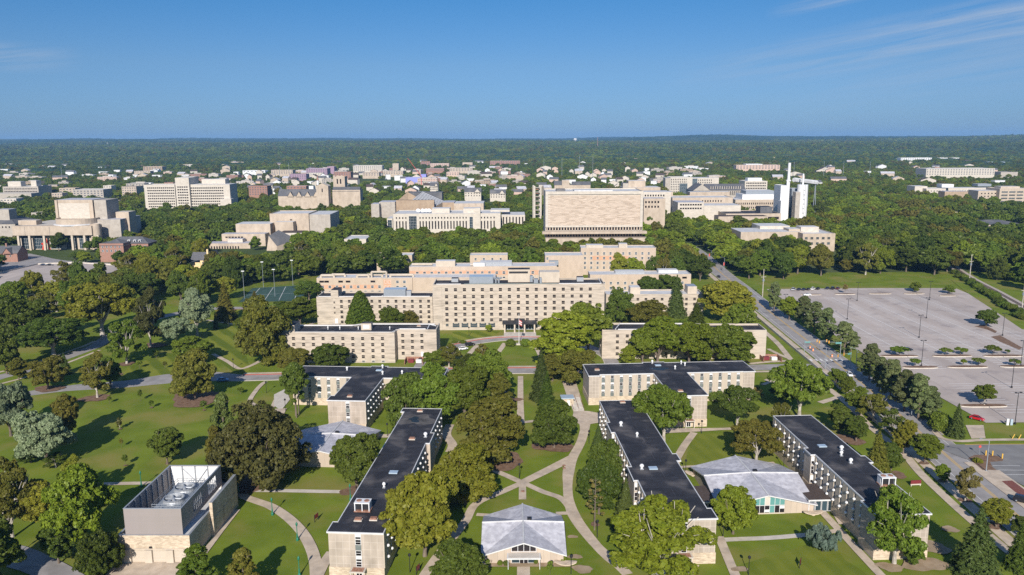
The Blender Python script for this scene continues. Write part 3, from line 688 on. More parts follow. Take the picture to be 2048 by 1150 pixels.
rbox(L,'air_handler',atD(767,590,406)[0]-xL,atD(811,590,406)[0]-xL,4,10,14.45,18.3,steel,bluem);rbox(L,'air_handler',atD(812,590,406)[0]-xL,atD(821,590,406)[0]-xL,5,8,14.45,17.3,greym)
pipe(L,[(.8,1.5,15.1),(22,1.5,15.1)],.2);pipe(L,[(28,1.5,15.1),(59,1.5,15.1)],.2);pipe(L,[(34,2,15.3),(36,12,15.3),(37,12.5,15.3)],.2)
# N : four-storey hall, right, mostly behind trees
plN=[(0,0),(71.5,0),(71.5,12.5),(44,12.5),(43,13.6),(0,13.6)]
Nh=hall('limestone_hall','four storey limestone hall mostly hidden behind bright green trees, red car at its end','residence hall',(39.4,336.4),R(-1.4),plN,13.,lime,roofk)
f=Facade(Nh,(0,0),(71.5,0));us=[6.7+4.28*i for i in range(14)]
wgrid(f,us,[10.3,7.6,4.9,2.2],1.5,1.5)
f=Facade(Nh,(0,13.6),(0,0));wgrid(f,[6.8],[10.3,7.6,4.9],1.2,1.5)
pipe(Nh,[(7,1.5,12.9),(60,1.5,12.9)],.2);pipe(Nh,[(6,2,12.9),(8,9,12.9),(9,12,12.9),(43,12,12.9)],.22);pipe(Nh,[(2,5,12.9),(5,5,12.9),(5,8,12.9)],.3)
# R : white-roofed wing right of the main hall
plR=[(0,0),(53,0),(53,14),(0,14)]
Rw=hall('limestone_wing','low limestone wing with a white roof behind the dark fir','residence hall',(51.,420.),0,plR,12.4,lime,roofw)
f=Facade(Rw,(0,0),(53,0));wgrid(f,[4+4.4*i for i in range(11)],[9.6,6.8,4,1.4],1.6,1.6)
rbox(Rw,'stair_penthouse',13.8,19.2,5,12,11.6,15.2,limed,roofw);rbox(Rw,'stair_penthouse',45.,50.,4,12,11.6,15.8,limed,greym)
# M : beige brick blocks with orange bands behind
xm=-132.;Dm=470.
plM=[(0,0),(40.,0),(40,-1.),(58,-1.),(58,0),(108,0),(108,14),(0,14)]
Mh=hall('beige_brick_hall','long beige brick hall with orange bands and fat white roof ducts, behind the main hall','residence hall',(xm+14,Dm),R(-.5),plM,13.6,beigeb,roofw,par=.3,copmat=trimw)
Dn=Dm
f=Facade(Mh,(0,0),(40,0))
MB().box(0.1,37.5,-.05,.01,6.9,9.3).build('orange_band',[orangeb],Mh)
wgrid(f,[3.5+4.3*i for i in range(9)],[8.1,4.9,1.9],1.7,1.7,'brickw',.06)
for u in (3.,6.,14.5,19,34): f.put(win(2.8,1.2,'slot'),'window',u,11.3)
f=Facade(Mh,(40,-1),(58,-1));wgrid(f,[2,4.2],[11.2,8.,4.9],1.6,1.9,'brickw');wgrid(f,[9.,13.2],[11.2,8.,4.9],1.7,1.7,'brickw')
MB().box(40.6,45.2,-1.06,-.99,2,12.6).build('orange_band',[orangeb],Mh)
# taller right-hand part
plM2=[(0,0),(92,0),(92,15),(0,15)]
M2=hall('beige_brick_hall','taller beige brick hall with an orange top band, right end behind yellow green trees','residence hall',(-64.,486.),0,plM2,17.6,beigeb,roofw,par=.3,copmat=trimw)
f=Facade(M2,(0,0),(92,0));MB().box(.1,91.8,-.05,.01,12.2,15).build('orange_band',[orangeb],M2)
wgrid(f,[5+4.5*i for i in range(20)],[13.6,10.2,7.,4.],1.8,1.8,'brickw',.06)
rbox(M2,'roof_penthouse',16.5,28.5,2,8,17.3,20.8,limed,trimw);rbox(M2,'roof_penthouse',44,64,5,14,17.3,19.4,greym,roofw);rbox(M2,'roof_penthouse',40,47,1.5,5,17.3,19.6,white,roofw)
for x0,x1,y in ((-8,14,6),(29,43,3)): MB().tube((x0+9,y,18.2),(x1,y,18.2),.7,n=10).build('duct',[limed],M2)
for (x,xx,y,za,zb_,rr_) in ((2,10,3,13.3,14.6,.75),(8,16,6,13.3,14.6,.75),(24,31,3,13.3,14.6,.75),(30,39,5,13.3,14.6,.75),(44,58,4,13.3,14.6,.75),(33,42,2,13.4,16.8,.6)):
    b=MB();b.tube((x,y,zb_),(xx,y,zb_),rr_,n=10);b.tube((x,y,za),(x,y,zb_+.1),rr_,n=10);b.tube((xx,y,za),(xx,y,zb_+.1),rr_,n=10);b.build('duct',[limed],Mh)
# lighter wing to the right with clerestories
plM3=[(0,0),(62,0),(62,14),(0,14)]
M3=hall('beige_brick_wing','beige brick wing with white roof and clerestory windows, beside the avenue bend','residence hall',(48.,478.),0,plM3,13.4,beigeb,roofw,par=.3,copmat=trimw)
f=Facade(M3,(0,0),(62,0));wgrid(f,[4+4.4*i for i in range(13)],[8.,4.9,1.9],1.6,1.7,'brickw')
for u in (33.,36.5,45,48.5,58): f.put(win(2.8,1.2,'slot'),'window',u,11.2)
rbox(M3,'roof_penthouse',43,55,6,12,13.1,15.1,roofw);rbox(M3,'roof_penthouse',16,34,4,10,13.1,14.8,greym,roofw)
# brick block with the plain end
blk=hall('beige_brick_block','blank beige brick block rising behind the main hall penthouses','residence hall',(22.,515.),0,[(0,0),(25,0),(25,16),(0,16)],20.,beigeb,roofw,par=.4,copmat=trimw)
f=Facade(blk,(0,0),(25,0));wgrid(f,[1.4],[18,14.5,11],1.5,1.6,'brickw')
rbox(blk,'duct',2.5,8.5,-3,-.02,14,17,steel)
M4=hall('beige_brick_hall','beige brick hall with orange band just below the great library block','residence hall',(49.,556.),R(-2),[(0,0),(53,0),(53,15),(0,15)],19.4,beigeb,roofw,par=.4,copmat=trimw)
f=Facade(M4,(0,0),(53,0));MB().box(8,34,-.05,.01,10.6,13.6).build('orange_band',[orangeb],M4);wgrid(f,[3+4.5*i for i in range(11)],[15.4,12,8.6,5.2],1.6,1.8,'brickw',.06)
rbox(M4,'roof_penthouse',27,33,2,8,19,22,limed,trimw);rbox(M4,'roof_penthouse',4,16,3,10,19,21,limed,trimw)
M5=hall('beige_brick_block','small beige brick block among trees left of the tall main hall','residence hall',(-99.,572.),0,[(0,0),(26,0),(26,14),(0,14)],12.5,beigeb,roofw,par=.4,copmat=trimw)
f=Facade(M5,(0,0),(26,0));wgrid(f,[4,10,16,22],[8.8,5.6,2.4],1.6,1.8,'brickw')
M6=hall('beige_brick_block','small beige brick block glimpsed between trees below the broadcast building','residence hall',(-30.,560.),0,[(0,0),(27,0),(27,12),(0,12)],14.,beigeb,roofw,par=.4,copmat=trimw)
f=Facade(M6,(0,0),(27,0));wgrid(f,[4,10,16,22],[11,7.6],1.6,1.8,'brickw')
# small gatehouse by the stairs
sh=thing('stone_shed','small stone shed with flat grey roof beside the stairs','shed',(*G(1124,812),0),R(3))
MB().box(0,4.2,0,3.6,0,2.7).build('wall',[rubble],sh);MB().box(-.3,4.5,-.3,3.9,2.703,3.0).build('roof',[bluem],sh);MB().box(1.9,2.9,-.06,.01,0,2.1).build('door',[white],sh)
# ================================================================ ground, roads, paths
def polar(name,r0,r1,nr,a0,a1,na,hf,mat,geo=True):
    rs=np.geomspace(r0,r1,nr) if geo else np.linspace(r0,r1,nr);an=np.linspace(a0,a1,na)
    A_,R_=np.meshgrid(an,rs);x=R_*np.sin(A_);y=R_*np.cos(A_);z=hf(x,y,R_,A_)
    v=np.stack([x,y,z],-1).reshape(-1,3)
    i=np.arange(nr*na).reshape(nr,na);q=np.stack([i[:-1,:-1],i[:-1,1:],i[1:,1:],i[1:,:-1]],-1).reshape(-1,4)[:,::-1]
    me=bpy.data.meshes.new(name);me.from_pydata(v.tolist(),[],q.tolist());me.materials.append(mat);me.update()
    return struct(name,me)
ground_far=noise_mat('woodland_floor',(.045,.072,.020),(.080,.105,.032),.02,8,.95,c3=(.11,.12,.05),s3=.006,spec=.1)
me=MB().poly([(-700,20,0),(700,20,0),(700,560,0),(-700,560,0)]).mesh('lawn',grass);tag(obj('lawn',me),kind='structure')
me=MB();me.poly([(-700,560,0),(700,560,0),(2800,2600,0),(-2800,2600,0)]);me.poly([(-700,20,0),(-700,560,0),(-2800,2600,0),(-2800,20,0)]);me.poly([(700,20,0),(2800,20,0),(2800,2600,0),(700,560,0)])
tag(obj('ground',me.mesh('ground',ground_far)),kind='structure')
def vnoise(x,y,s,seed):
    r=np.random.default_rng(seed);T=r.random((64,64));u=x/s;v=y/s;i=np.floor(u).astype(int);j=np.floor(v).astype(int);fu=u-i;fv=v-j;fu=fu*fu*(3-2*fu);fv=fv*fv*(3-2*fv)
    g=lambda a,b:T[a%64,b%64]
    return (g(i,j)*(1-fu)+g(i+1,j)*fu)*(1-fv)+(g(i,j+1)*(1-fu)+g(i+1,j+1)*fu)*fv
def canopyh(x,y,r,a,bm=1.):
    t=np.clip((r-2500)/7000,0,1);t=t*t*(3-2*t)
    h=t*(18+92*vnoise(x,y,2300,3)+26*vnoise(x,y,800,4)+np.clip(r-9000,0,9e9)*.0042)
    bump=np.clip((r-2600)/500,0,1)*(15*vnoise(x,y,60,5)+9*vnoise(x,y,26,6)-4)
    return h+bump*bm
hillmat=noise_mat('wooded_hills',(.014,.036,.016),(.046,.078,.032),.018,10,.95,lo=.38,hi=.66,c3=(.080,.100,.04),s3=.003,spec=.05)
polar('hills',2590,15000,300,R(-47),R(47),900,canopyh,hillmat)
# ---- lawns mown in stripes
sheet('lawn',[(425,618),(520,618),(500,660),(490,700),(500,740),(478,752),(425,715),(414,660)],stripe1)
sheet('lawn',[(255,735),(330,705),(420,715),(445,742),(330,752),(240,765)],stripe1)
sheet('lawn',[(905,664),(1005,661),(985,672),(940,684),(905,690)],stripe1)
sheet('lawn',[(1480,1130),(1660,1075),(1690,1120),(1740,1150),(1480,1150)],stripe2)
sheet('lawn',[(1385,868),(1485,866),(1475,925),(1368,930)],stripe2)
# ---- the campus drive
drive=[(-40,768),(30,790),(64,786),(140,776),(250,768),(330,758),(400,752),(480,756),(560,754),(700,749),(880,743),(1040,741.5),(1130,741),(1300,739),(1500,735),(1590,734),(1655,735)]
ribbon('campus_drive',drive,[5,5,7,8,10,14,13,9,8,8,8,8,8,8,8,9,11],asphalt)
ribbon('campus_drive',[(1040,741.5),(1028,741),(1015,741)],8,asphalt,sm=False) if 0 else None
w=offs(smooth([G(*p) for p in drive[7:15]]),4.2);kerb(w,redk,.14,.45,px=False,sm=False,name='red_kerb')
w=offs(smooth([G(*p) for p in drive[7:15]]),-4.2);kerb(w,concw,.14,.3,px=False,sm=False)
w=offs(smooth([G(*p) for p in drive[7:15]]),6.2);ribbon('pavement',w,2.2,conc,px=False,sm=False)
# horseshoe in front of the main hall
hs=[(838,742),(850,722),(875,705),(915,692),(955,684),(1000,678.5),(1040,677),(1080,678),(1125,682),(1170,692),(1215,712),(1228,740)]
ribbon('horseshoe_drive',hs,6.2,asphalt)
wh=smooth([G(*p) for p in hs[3:10]]);kerb(offs(wh,3.3),redk,.14,.5,px=False,sm=False,name='red_kerb');ribbon('pavement',offs(wh,5.3),2.6,conc,px=False,sm=False)
kerb(offs(smooth([G(*p) for p in hs]),-3.3),concw,.13,.3,px=False,sm=False)
ribbon('pavement',[(1040,675),(1040,664)],16,concw,sm=False)
for pts in ([(1010,686),(1000,700),(985,720)],[(1068,686),(1076,700),(1086,722)],[(955,690),(935,712),(925,735)]): ribbon('path',pts,2.4,conc)
# left road and garage approach
ribbon('left_road',[(-60,775),(0,754),(55,741),(110,722),(165,702),(195,690),(225,670),(300,640),(380,622),(430,617),(520,616)],7,asphalt)
ribbon('pavement',[(-60,762),(0,744),(55,731),(110,712),(165,693),(190,682)],1.8,conc)
ribbon('pavement',[(0,768),(60,752),(118,732),(200,700)],1.6,conc)
sheet('road',[(0,515),(60,507),(128,522),(150,530),(60,535),(0,548)],asphalt)
ribbon('road',[(-40,500),(60,512),(128,523),(250,530),(330,545)],8,asphalt)
sheet('tennis_court',[(478,604),(505,576),(612,570),(606,602)],noise_mat('court_paint',(.035,.075,.06),(.05,.095,.075),.3,4,.8))
for t in (.12,.38,.62,.88):
    a=np.array((483,602.5))*(1-t)+np.array((603,600.))*t;b_=np.array((507,577))*(1-t)+np.array((611,571.))*t
    ribbon('court_line',[tuple(a),tuple(b_)],.25,whitep,sm=False)
ribbon('court_line',[(495,590),(608,586)],.2,whitep,sm=False)
ribbon('pavement',[(414,640),(445,645),(481,651),(520,660)],2.0,conc);ribbon('path',[(426,708),(455,723),(478,737),(500,732),(520,722)],2.0,conc)
ribbon('red_kerb',[(430,622),(470,619),(520,614)],.6,redk);ribbon('path',[(605,660),(622,648),(650,640)],2,conc)
# wooded hollow paths
ribbon('path',[(78,640),(100,622),(112,612)],4,conc)
# avenue
av=[(159,720),(156.8,644),(150.5,560),(147.5,500),(144.8,455),(142.6,406),(140.2,353),(138.4,310),(135.5,269),(132.5,235),(130.3,210),(128.6,185),(126.5,150),(124,110)]
ribbon('avenue',av,13.,asphalt,px=False)
ws=smooth(av)
for d in (-.3,.3): ribbon('lane_line',offs(ws,d),.24,yel,px=False,sm=False,kind='structure')
for d in (4.6,-4.6): ribbon('lane_line',offs(ws,d)[18:],.14,whitep,px=False,sm=False)
for d in (6.6,-6.6): kerb(offs(ws,d),concw,.14,.3,px=False,sm=False)
ribbon('pavement',offs(ws,-9.2),3.2,conc,px=False,sm=False)
sheet('pavement',[(1404,545),(1442,560),(1520,602),(1545,607),(1530,590),(1450,545)],conc) if 0 else None
# crossing stripes
cxs=G(1665,726)
for k in range(7):
    x=cxs[0]-8+k*2.2;MBq=MB().poly([(x,cxs[1]+3,.13),(x+.9,cxs[1]+3,.13),(x+.9,cxs[1]+6,.13),(x,cxs[1]+6,.13)]);tag(obj('crossing_stripe',MBq.mesh('crossing_stripe',whitep)),kind='structure')
ZL[0]=max(ZL[0],.14)
# sidewalk along the avenue's near side
ribbon('pavement',[(1500,640),(1551,683),(1584,722),(1620,752),(1664,783),(1697,810),(1743,856),(1801,901),(1840,946),(1890,994),(1932,1032),(2005,1094),(2045,1124),(2085,1160)],2.6,conc)
ribbon('path',[(1536,698),(1560,710),(1590,722)],2.,conc);ribbon('path',[(1640,806),(1660,800),(1682,793)],2.6,conc);ribbon('path',[(1525,770),(1570,752),(1602,742)],1.8,conc)
ribbon('pavement',[(1500,728),(1540,724),(1585,722)],2.2,conc);ribbon('pavement',[(1500,744),(1560,743),(1610,742)],2.2,conc)
# car park
lotw=[(163,497),(228,499),(284,497),(281,470),(262,400),(246,330),(240,255),(160,254),(157,330),(158.5,400)]
lot=sheet('car_park',lotw,lotmat,px=False)
zl=nz();zc=nz();b=MB()
for y0 in (478,456,434,412,388,366,344):
    x0,x1=168,min(262,236+(y0-255)*.19)
    pass
rows=[(172,188),(196,214),(222,240),(248,262)]
for xc in (176,193.5,211,228.5,246):
    y=318
    while y<470:
        xr=250+(y-318)*.15
        if xc+5.2<xr: b.poly([(xc-5.2,y,zl),(xc+5.2,y,zl),(xc+5.2,y+.3,zl),(xc-5.2,y+.3,zl)])
        y+=2.75
    b.poly([(xc-.12,318,zc),(xc+.12,318,zc),(xc+.12,469,zc),(xc-.12,469,zc)])
y=262
for xc in (176,193.5,211,228.5):
    for k in range(13): yy=264+k*2.75;b.poly([(xc-5.2,yy,zl),(xc+5.2,yy,zl),(xc+5.2,yy+.24,zl),(xc-5.2,yy+.24,zl)])
for k in range(24): b.poly([(172+k*2.8,491,zl),(172.15+k*2.8,491,zl),(172.15+k*2.8,496.5,zl),(172+k*2.8,496.5,zl)])
tag(obj('parking_lines',b.mesh('parking_lines',whitep)),kind='structure')
def island(cx,cy,w,name='mulch_island'):
    x,y=G(cx,cy);pts=[]
    for k in range(16):
        t=2*math.pi*k/16;pts.append((x+w/2*np.sign(math.cos(t))*abs(math.cos(t))**.5,y+1.5*math.sin(t)))
    b=MB();b.prism(pts,0,.5,0,1);return tag(obj(name,b.mesh(name,[concw,mulch])),kind='structure')
for cx,cy,w in ((1798,713,17),(1904,713,17.5),(2006,713,17.5),(1840,736,15),(1935,735,17),(2040,734,17),(1967,813,17),(1828,588,13),(1760,588,14),(1690,589,13),(1622,590,13),(1895,592,10)): island(cx,cy,w)
sheet('mulch_bed',[(1948,653),(1968,650),(1994,663),(1990,667),(1975,660)],mulch);sheet('mulch_bed',[(1981,674),(2000,671),(2045,696),(2038,700),(2000,684)],mulch)
ribbon('lawn_strip',[(1913,560),(1945,585),(1990,614),(2060,660)],7,grass)
# railway
rail=[(1905,533),(1944,558),(1990,582),(2048,614),(2110,648)]
ribbon('railway_ballast',rail,7,noise_mat('ballast',(.33,.28,.23),(.45,.40,.34),.8,6,.95))
wr=smooth([G(*p) for p in rail]);ribbon('railway_sleepers',wr,2.6,noise_mat('sleepers',(.06,.05,.045),(.2,.17,.15),2.,3,.9,stretch=(.2,1,1)),px=False,sm=False)
for d in(-.75,.75): kerb(offs(wr,d),copperv,.3,.14,px=False,sm=False,name='rail')
# side street and lot, lower right
sheet('side_street',[(1866,893),(1900,890),(2070,889),(2120,935),(2120,1010),(2000,948),(1960,930)],darkasph)
sheet('verge',[(1872,874),(1905,884),(1950,881),(2070,879),(2070,850),(1966,849),(1971,872),(1940,876),(1900,868)],grass)
sheet('driveway',[(1931,851),(1967,851),(1971,877),(1943,878)],conc)
ribbon('pavement',[(1868,862),(1885,877),(1920,883),(1970,880.5),(2070,879.5)],1.8,conc);ribbon('yellow_kerb',[(1930,890),(2000,889),(2070,889)],.35,yel,sm=False)
ribbon('pavement',[(1600,655),(1560,625),(1530,600)][::-1],3.0,conc) if 0 else None
ribbon('pavement',[(1938,925),(1960,941),(1990,964),(2048,1008),(2090,1040)],3.2,conc)
sheet('plaza',[(1975,941),(1998,941),(2055,981),(2075,1015),(2048,1008),(2000,970)],conc);sheet('brick_plaza',[(2003,963),(2024,962),(2062,990),(2062,1003),(2030,985)],brickp)
pts=[(1936,917),(1948,911),(1975,910),(1995,913),(2007,918),(2005,923),(1980,925),(1985,935),(1993,941),(1965,941)]
sheet('mulch_bed',pts,mulch);kerb([*pts[:7]],concw,.14,.3)
for k in range(3): ribbon('lane_line',[(1985+12*k,932+9*k),(2040+14*k,932.5+9*k)],.16,whitep,sm=False)
# central lawns paths
C7=lambda x,y:(1024+x*.3044,800+y*.3044)
ribbon('path',[C7(*p) for p in((478,150),(476,200),(450,285),(400,380),(372,470),(366,560),(372,650),(402,750),(465,850),(560,965),(640,1040),(700,1090),(760,1150))],[4,3,2.9,3,3.4,2.6,2.6,3.2,3,2.6,3,2.6,2.6],conc)
ribbon('path',[C7(405,370),C7(320,420),C7(70,545)],[2.6,3.4,2.8],conc);ribbon('path',[(985,940),(1015,953),(1046,967)],2.2,conc)
ribbon('path',[(1048,965),(1010,982),(953,1008),(932,1042),(905,1077),(876,1112),(846,1155)],2.3,conc);ribbon('path',[(1045,966),(1045,1000)],2.0,conc,sm=False)
ribbon('path',[(1050,968),(1085,984),(1124,999),(1148,1030)],2.1,conc)
ribbon('path',[(953,1030),(984,1032)],1.6,conc,sm=False);ribbon('path',[(1112,1028),(1145,1027)],1.7,conc,sm=False);ribbon('path',[(1047,1128),(1047,1152)],2.9,conc,sm=False)
sheet('plaza',[C7(405,75),C7(500,75),C7(580,90),C7(585,150),C7(520,160),C7(480,185),C7(440,160),C7(395,130)],conc)
ribbon('path',[(1041,753),(1041,800),(1041,846)],[2.2,2.2,2.8],conc);ribbon('path',[(1010,848),(1040,846),(1075,842)],2,conc)
sheet('terrace',[(1124,763),(1152,765),(1163,800),(1150,822),(1136,800)],conc)
st=thing('stairway','long concrete stairway with handrails descending beside the T-shaped dormitory with the roof puddle','stairs',(*G(1158,823),0),R(3))
b=MB()
for k in range(12): b.box(-2,2,k*1.1,k*1.1+1.1,0,.06+.09*k)
b.build('steps',[concw],st)
for x in(-1.9,0,1.9):
    b=MB();b.tube((x,0,1.1),(x,13,2.0),.05,n=5);[b.tube((x,y,.1),(x,y,1.1+y*.07),.05,n=5) for y in (.3,4,8,12.5)];b.build('handrail',[copperv],st)
ribbon('path',[(1324,862),(1380,861),(1440,859),(1492,857)],[5,3.4,2,2],conc);ribbon('path',[(1388,866),(1368,893),(1350,925)],2.4,conc);ribbon('path',[(1362,935),(1407,932.5)],1.3,conc,sm=False)
ribbon('path',[(1444,1081),(1490,1079),(1540,1077),(1612,1071)],1.9,concw);ribbon('path',[(1540,925),(1590,966),(1640,1020),(1679,1062),(1719,1106),(1765,1155)],2.1,conc);ribbon('path',[(1612,1071),(1680,1062)],1.8,conc,sm=False)
ribbon('path',[(1438,1074),(1455,1115),(1472,1155)],2.2,conc);ribbon('path',[(1650,977),(1664,1012),(1685,1050)],1.9,conc)
ribbon('path',[(1378,1150),(1390,1130)],2,conc,sm=False)
# left lawns paths
ribbon('path',[(200,969),(250,968),(310,967)],2.0,conc);ribbon('path',[(440,957),(460,962),(478,968),(487,992),(512,1003),(542,1014),(573,1034),(600,1060),(619,1090),(630,1122),(634,1160)],[1.6,1.8,2.4,2.6,2.7,2.8,2.8,2.8,2.8,2.8,3],conc)
ribbon('path',[(636,1152),(648,1128),(664,1105)],2.6,conc);ribbon('path',[(487,982),(560,982.5),(640,984),(712,985)],2.0,concw);ribbon('path',[(740,868),(770,873),(800,868)],3,conc)
ribbon('path',[(408,1108),(440,1065),(475,1020)],1.5,conc,sm=False)
sheet('driveway',[(205,1160),(236,1123),(376,1122),(380,1160)],conc)
ribbon('service_drive',[(-30,1105),(20,1112),(70,1128),(120,1152),(160,1180)],[9,8.5,7,6.5,6.5],asphalt)
ribbon('path',[(512,812),(500,802),(512,782),(524,769),(532,764)],1.8,conc);ribbon('path',[(512,815),(538,822),(552,800)],1.6,conc);sheet('terrace',[(548,790),(572,778),(580,800),(562,822),(548,812)],concw);ribbon('path',[(562,818),(556,830),(545,845)],4,conc)
ribbon('path',[(900,850),(893,870),(905,890),(900,905)],3,conc);ribbon('path',[(1005,760),(1015,800),(1005,850)],1.6,conc)
ribbon('path',[(1570,770),(1530,760)],2,conc,sm=False)
sheet('mulch_bed',[(955,1135),(968,1126),(1130,1126),(1142,1135)],dirt)
# beds of mulch and worn ground
def bed(cx,cy,rx,mat=mulch,name='mulch_bed',st=.9):
    x,y=G(cx,cy);dc=y/math.cos(P)*1.03;r=rx*dc/F;rr=random.Random(int(cx*7+cy));ph=[rr.uniform(0,6.3) for _ in range(3)];z=nz()
    pts=[]
    for k in range(28):
        t=2*math.pi*k/28;q=r*(1+.13*math.sin(2*t+ph[0])+.1*math.sin(3*t+ph[1])+.06*math.sin(7*t+ph[2]));pts.append((x+q*math.cos(t),y+st*q*math.sin(t)))
    return sheet(name,pts,mat,px=False,z=z)
for a in ((395,797,56),(190,797,26),(253,728,16),(1107,893,38),(985,920,60),(300,692,26),(1250,1052,26),(1190,1050,10),(708,982,26),(1792,950,20),(1848,927,10),(1690,880,34),(1930,1001,12),(1986,1052,18),(1885,962,9),(1743,838,9),(335,928,5),(240,859,4),(251,932,4),(303,816,4),(408,821,4),(235,749,10),(98,778,26),(510,965,50),(1030,800,14),(950,760,22)): bed(*a)
for a in ((1860,1095,38),(1850,1130,44),(1780,1136,26),(1145,1075,10),(1150,1115,14),(1760,1000,8),(1165,1140,22),(1480,1140,16),(150,803,8),(1900,1060,18)): bed(*a,mat=dirt,name='bare_ground',st=.7)
# low concrete retaining wall by the avenue
rw=thing('retaining_wall','low concrete retaining wall along the pavement below the pines','wall')
wq=offs(ws,-11.2)[16:58];b=MB()
for i in range(len(wq)-1):
    p,q=wq[i],wq[i+1];b.box(0,0,0,0,0,0) if 0 else None
    if p[1]<257: break
    b.prism([(p[0]-.2,p[1]),(q[0]-.2,q[1]),(q[0]+.2,q[1]),(p[0]+.2,p[1])][::-1],0,1.1,0)
b.build('wall',[concw],rw)

gf=random.Random(8);zf=.03
for k in range(12):
    px=gf.uniform(-50,2100);Df=gf.uniform(1750,2500);x=(px-1024)/F*Df;wf=gf.uniform(60,170);df=gf.uniform(50,150);zf+=.01
    FIELDS=globals().setdefault('FIELDS',[]);FIELDS.append([(x-wf/2,Df-df/2),(x+wf/2,Df-df/2+gf.uniform(-20,20)),(x+wf/2,Df+df/2),(x-wf/2,Df+df/2)])
    sheet('field',FIELDS[-1],grass,px=False,z=zf)
# ================================================================ trees
def leafmat(name,c1,c2,tr=.30,nscale=.9):
    m=bpy.data.materials.new(name);m.use_nodes=True;n=m.node_tree.nodes;l=m.node_tree.links
    n.remove(n['Principled BSDF']);out=n['Material Output']
    oi=n.new('ShaderNodeObjectInfo');co=n.new('ShaderNodeTexCoord').outputs['Object']
    t=n.new('ShaderNodeTexNoise');t.inputs['Scale'].default_value=nscale;t.inputs['Detail'].default_value=6;t.inputs['Roughness'].default_value=.75;l.new(co,t.inputs['Vector'])
    r=n.new('ShaderNodeValToRGB');e=r.color_ramp.elements;e[0].position=.36;e[0].color=(*c1,1);e[1].position=.66;e[1].color=(*c2,1);l.new(t.outputs['Fac'],r.inputs[0])
    hs=n.new('ShaderNodeHueSaturation');l.new(r.outputs[0],hs.inputs['Color'])
    l.new(mth('ADD',mth('MULTIPLY',oi.outputs['Random'],.5,n,l),.75,n,l),hs.inputs['Value'])
    rb=mth('FRACT',mth('MULTIPLY',oi.outputs['Random'],17.3,n,l),None,n,l);l.new(mth('ADD',mth('MULTIPLY',rb,.03,n,l),.484,n,l),hs.inputs['Hue'])
    d=n.new('ShaderNodeBsdfDiffuse');tl=n.new('ShaderNodeBsdfTranslucent');g=n.new('ShaderNodeBsdfGlossy');g.inputs['Roughness'].default_value=.45
    mx=n.new('ShaderNodeMixShader');mx.inputs[0].default_value=tr;m2=n.new('ShaderNodeMixShader');m2.inputs[0].default_value=.010
    l.new(hs.outputs[0],d.inputs['Color']);l.new(hs.outputs[0],tl.inputs['Color'])
    l.new(d.outputs[0],mx.inputs[1]);l.new(tl.outputs[0],mx.inputs[2]);l.new(mx.outputs[0],m2.inputs[1]);l.new(g.outputs[0],m2.inputs[2]);l.new(m2.outputs[0],out.inputs[0])
    return m
LM={'dark':leafmat('dark_green_leaves',(0.0567,0.0863,0.0127),(0.1133,0.1510,0.0213)),'mid':leafmat('green_leaves',(0.0813,0.1241,0.0127),(0.1539,0.1996,0.0238)),
 'bright':leafmat('bright_green_leaves',(0.1170,0.1673,0.0127),(0.2093,0.2535,0.0238)),'yellow':leafmat('yellow_green_leaves',(0.1329,0.1510,0.0143),(0.2462,0.2428,0.0285)),
 'olive':leafmat('olive_leaves',(0.0960,0.1036,0.0143),(0.1847,0.1673,0.0285)),'copper':leafmat('bronze_leaves',(0.0513,0.0534,0.0143),(0.1003,0.0974,0.0264)),
 'silver':leafmat('silvery_leaves',(0.1482,0.2030,0.0990),(0.2736,0.3306,0.1870)),'blue':leafmat('blue_green_needles',(0.0855,0.1276,0.0935),(0.1539,0.2030,0.1540)),
 'fir':leafmat('fir_needles',(0.0593,0.0870,0.0198),(0.1163,0.1508,0.0374)),'pine':leafmat('pine_needles',(0.0912,0.1218,0.0418),(0.1710,0.1972,0.0715)),'rust':leafmat('russet_leaves',(0.1482,0.1160,0.0330),(0.2280,0.1972,0.0550))}
bark=noise_mat('bark',(.10,.075,.055),(.19,.155,.12),1.5,6,.95,stretch=(1,1,.3),coord='obj');barkp=noise_mat('pale_bark',(.26,.23,.19),(.50,.46,.40),.8,6,.9,coord='obj')
def quads_mesh(name,pos,nrm,size,aspect=.7):
    n=len(pos);t=rng.normal(size=(n,3));t-=nrm*(t*nrm).sum(1,keepdims=True);t/=np.linalg.norm(t,axis=1,keepdims=True)+1e-9;b=np.cross(nrm,t)
    s=size[:,None];v=np.stack([pos-t*s,pos-b*s*aspect+t*s*.15,pos+t*s,pos+b*s*aspect-t*s*.1],1).reshape(-1,3)
    me=bpy.data.meshes.new(name);me.vertices.add(4*n);me.vertices.foreach_set('co',v.astype(np.float32).ravel());me.loops.add(4*n);me.loops.foreach_set('vertex_index',np.arange(4*n,dtype=np.int32))
    me.polygons.add(n);me.polygons.foreach_set('loop_start',np.arange(0,4*n,4,dtype=np.int32));me.update(calc_edges=True);me.materials.append(LM['mid'])
    return me
def unit(v): return v/(np.linalg.norm(v,axis=-1,keepdims=True)+1e-9)
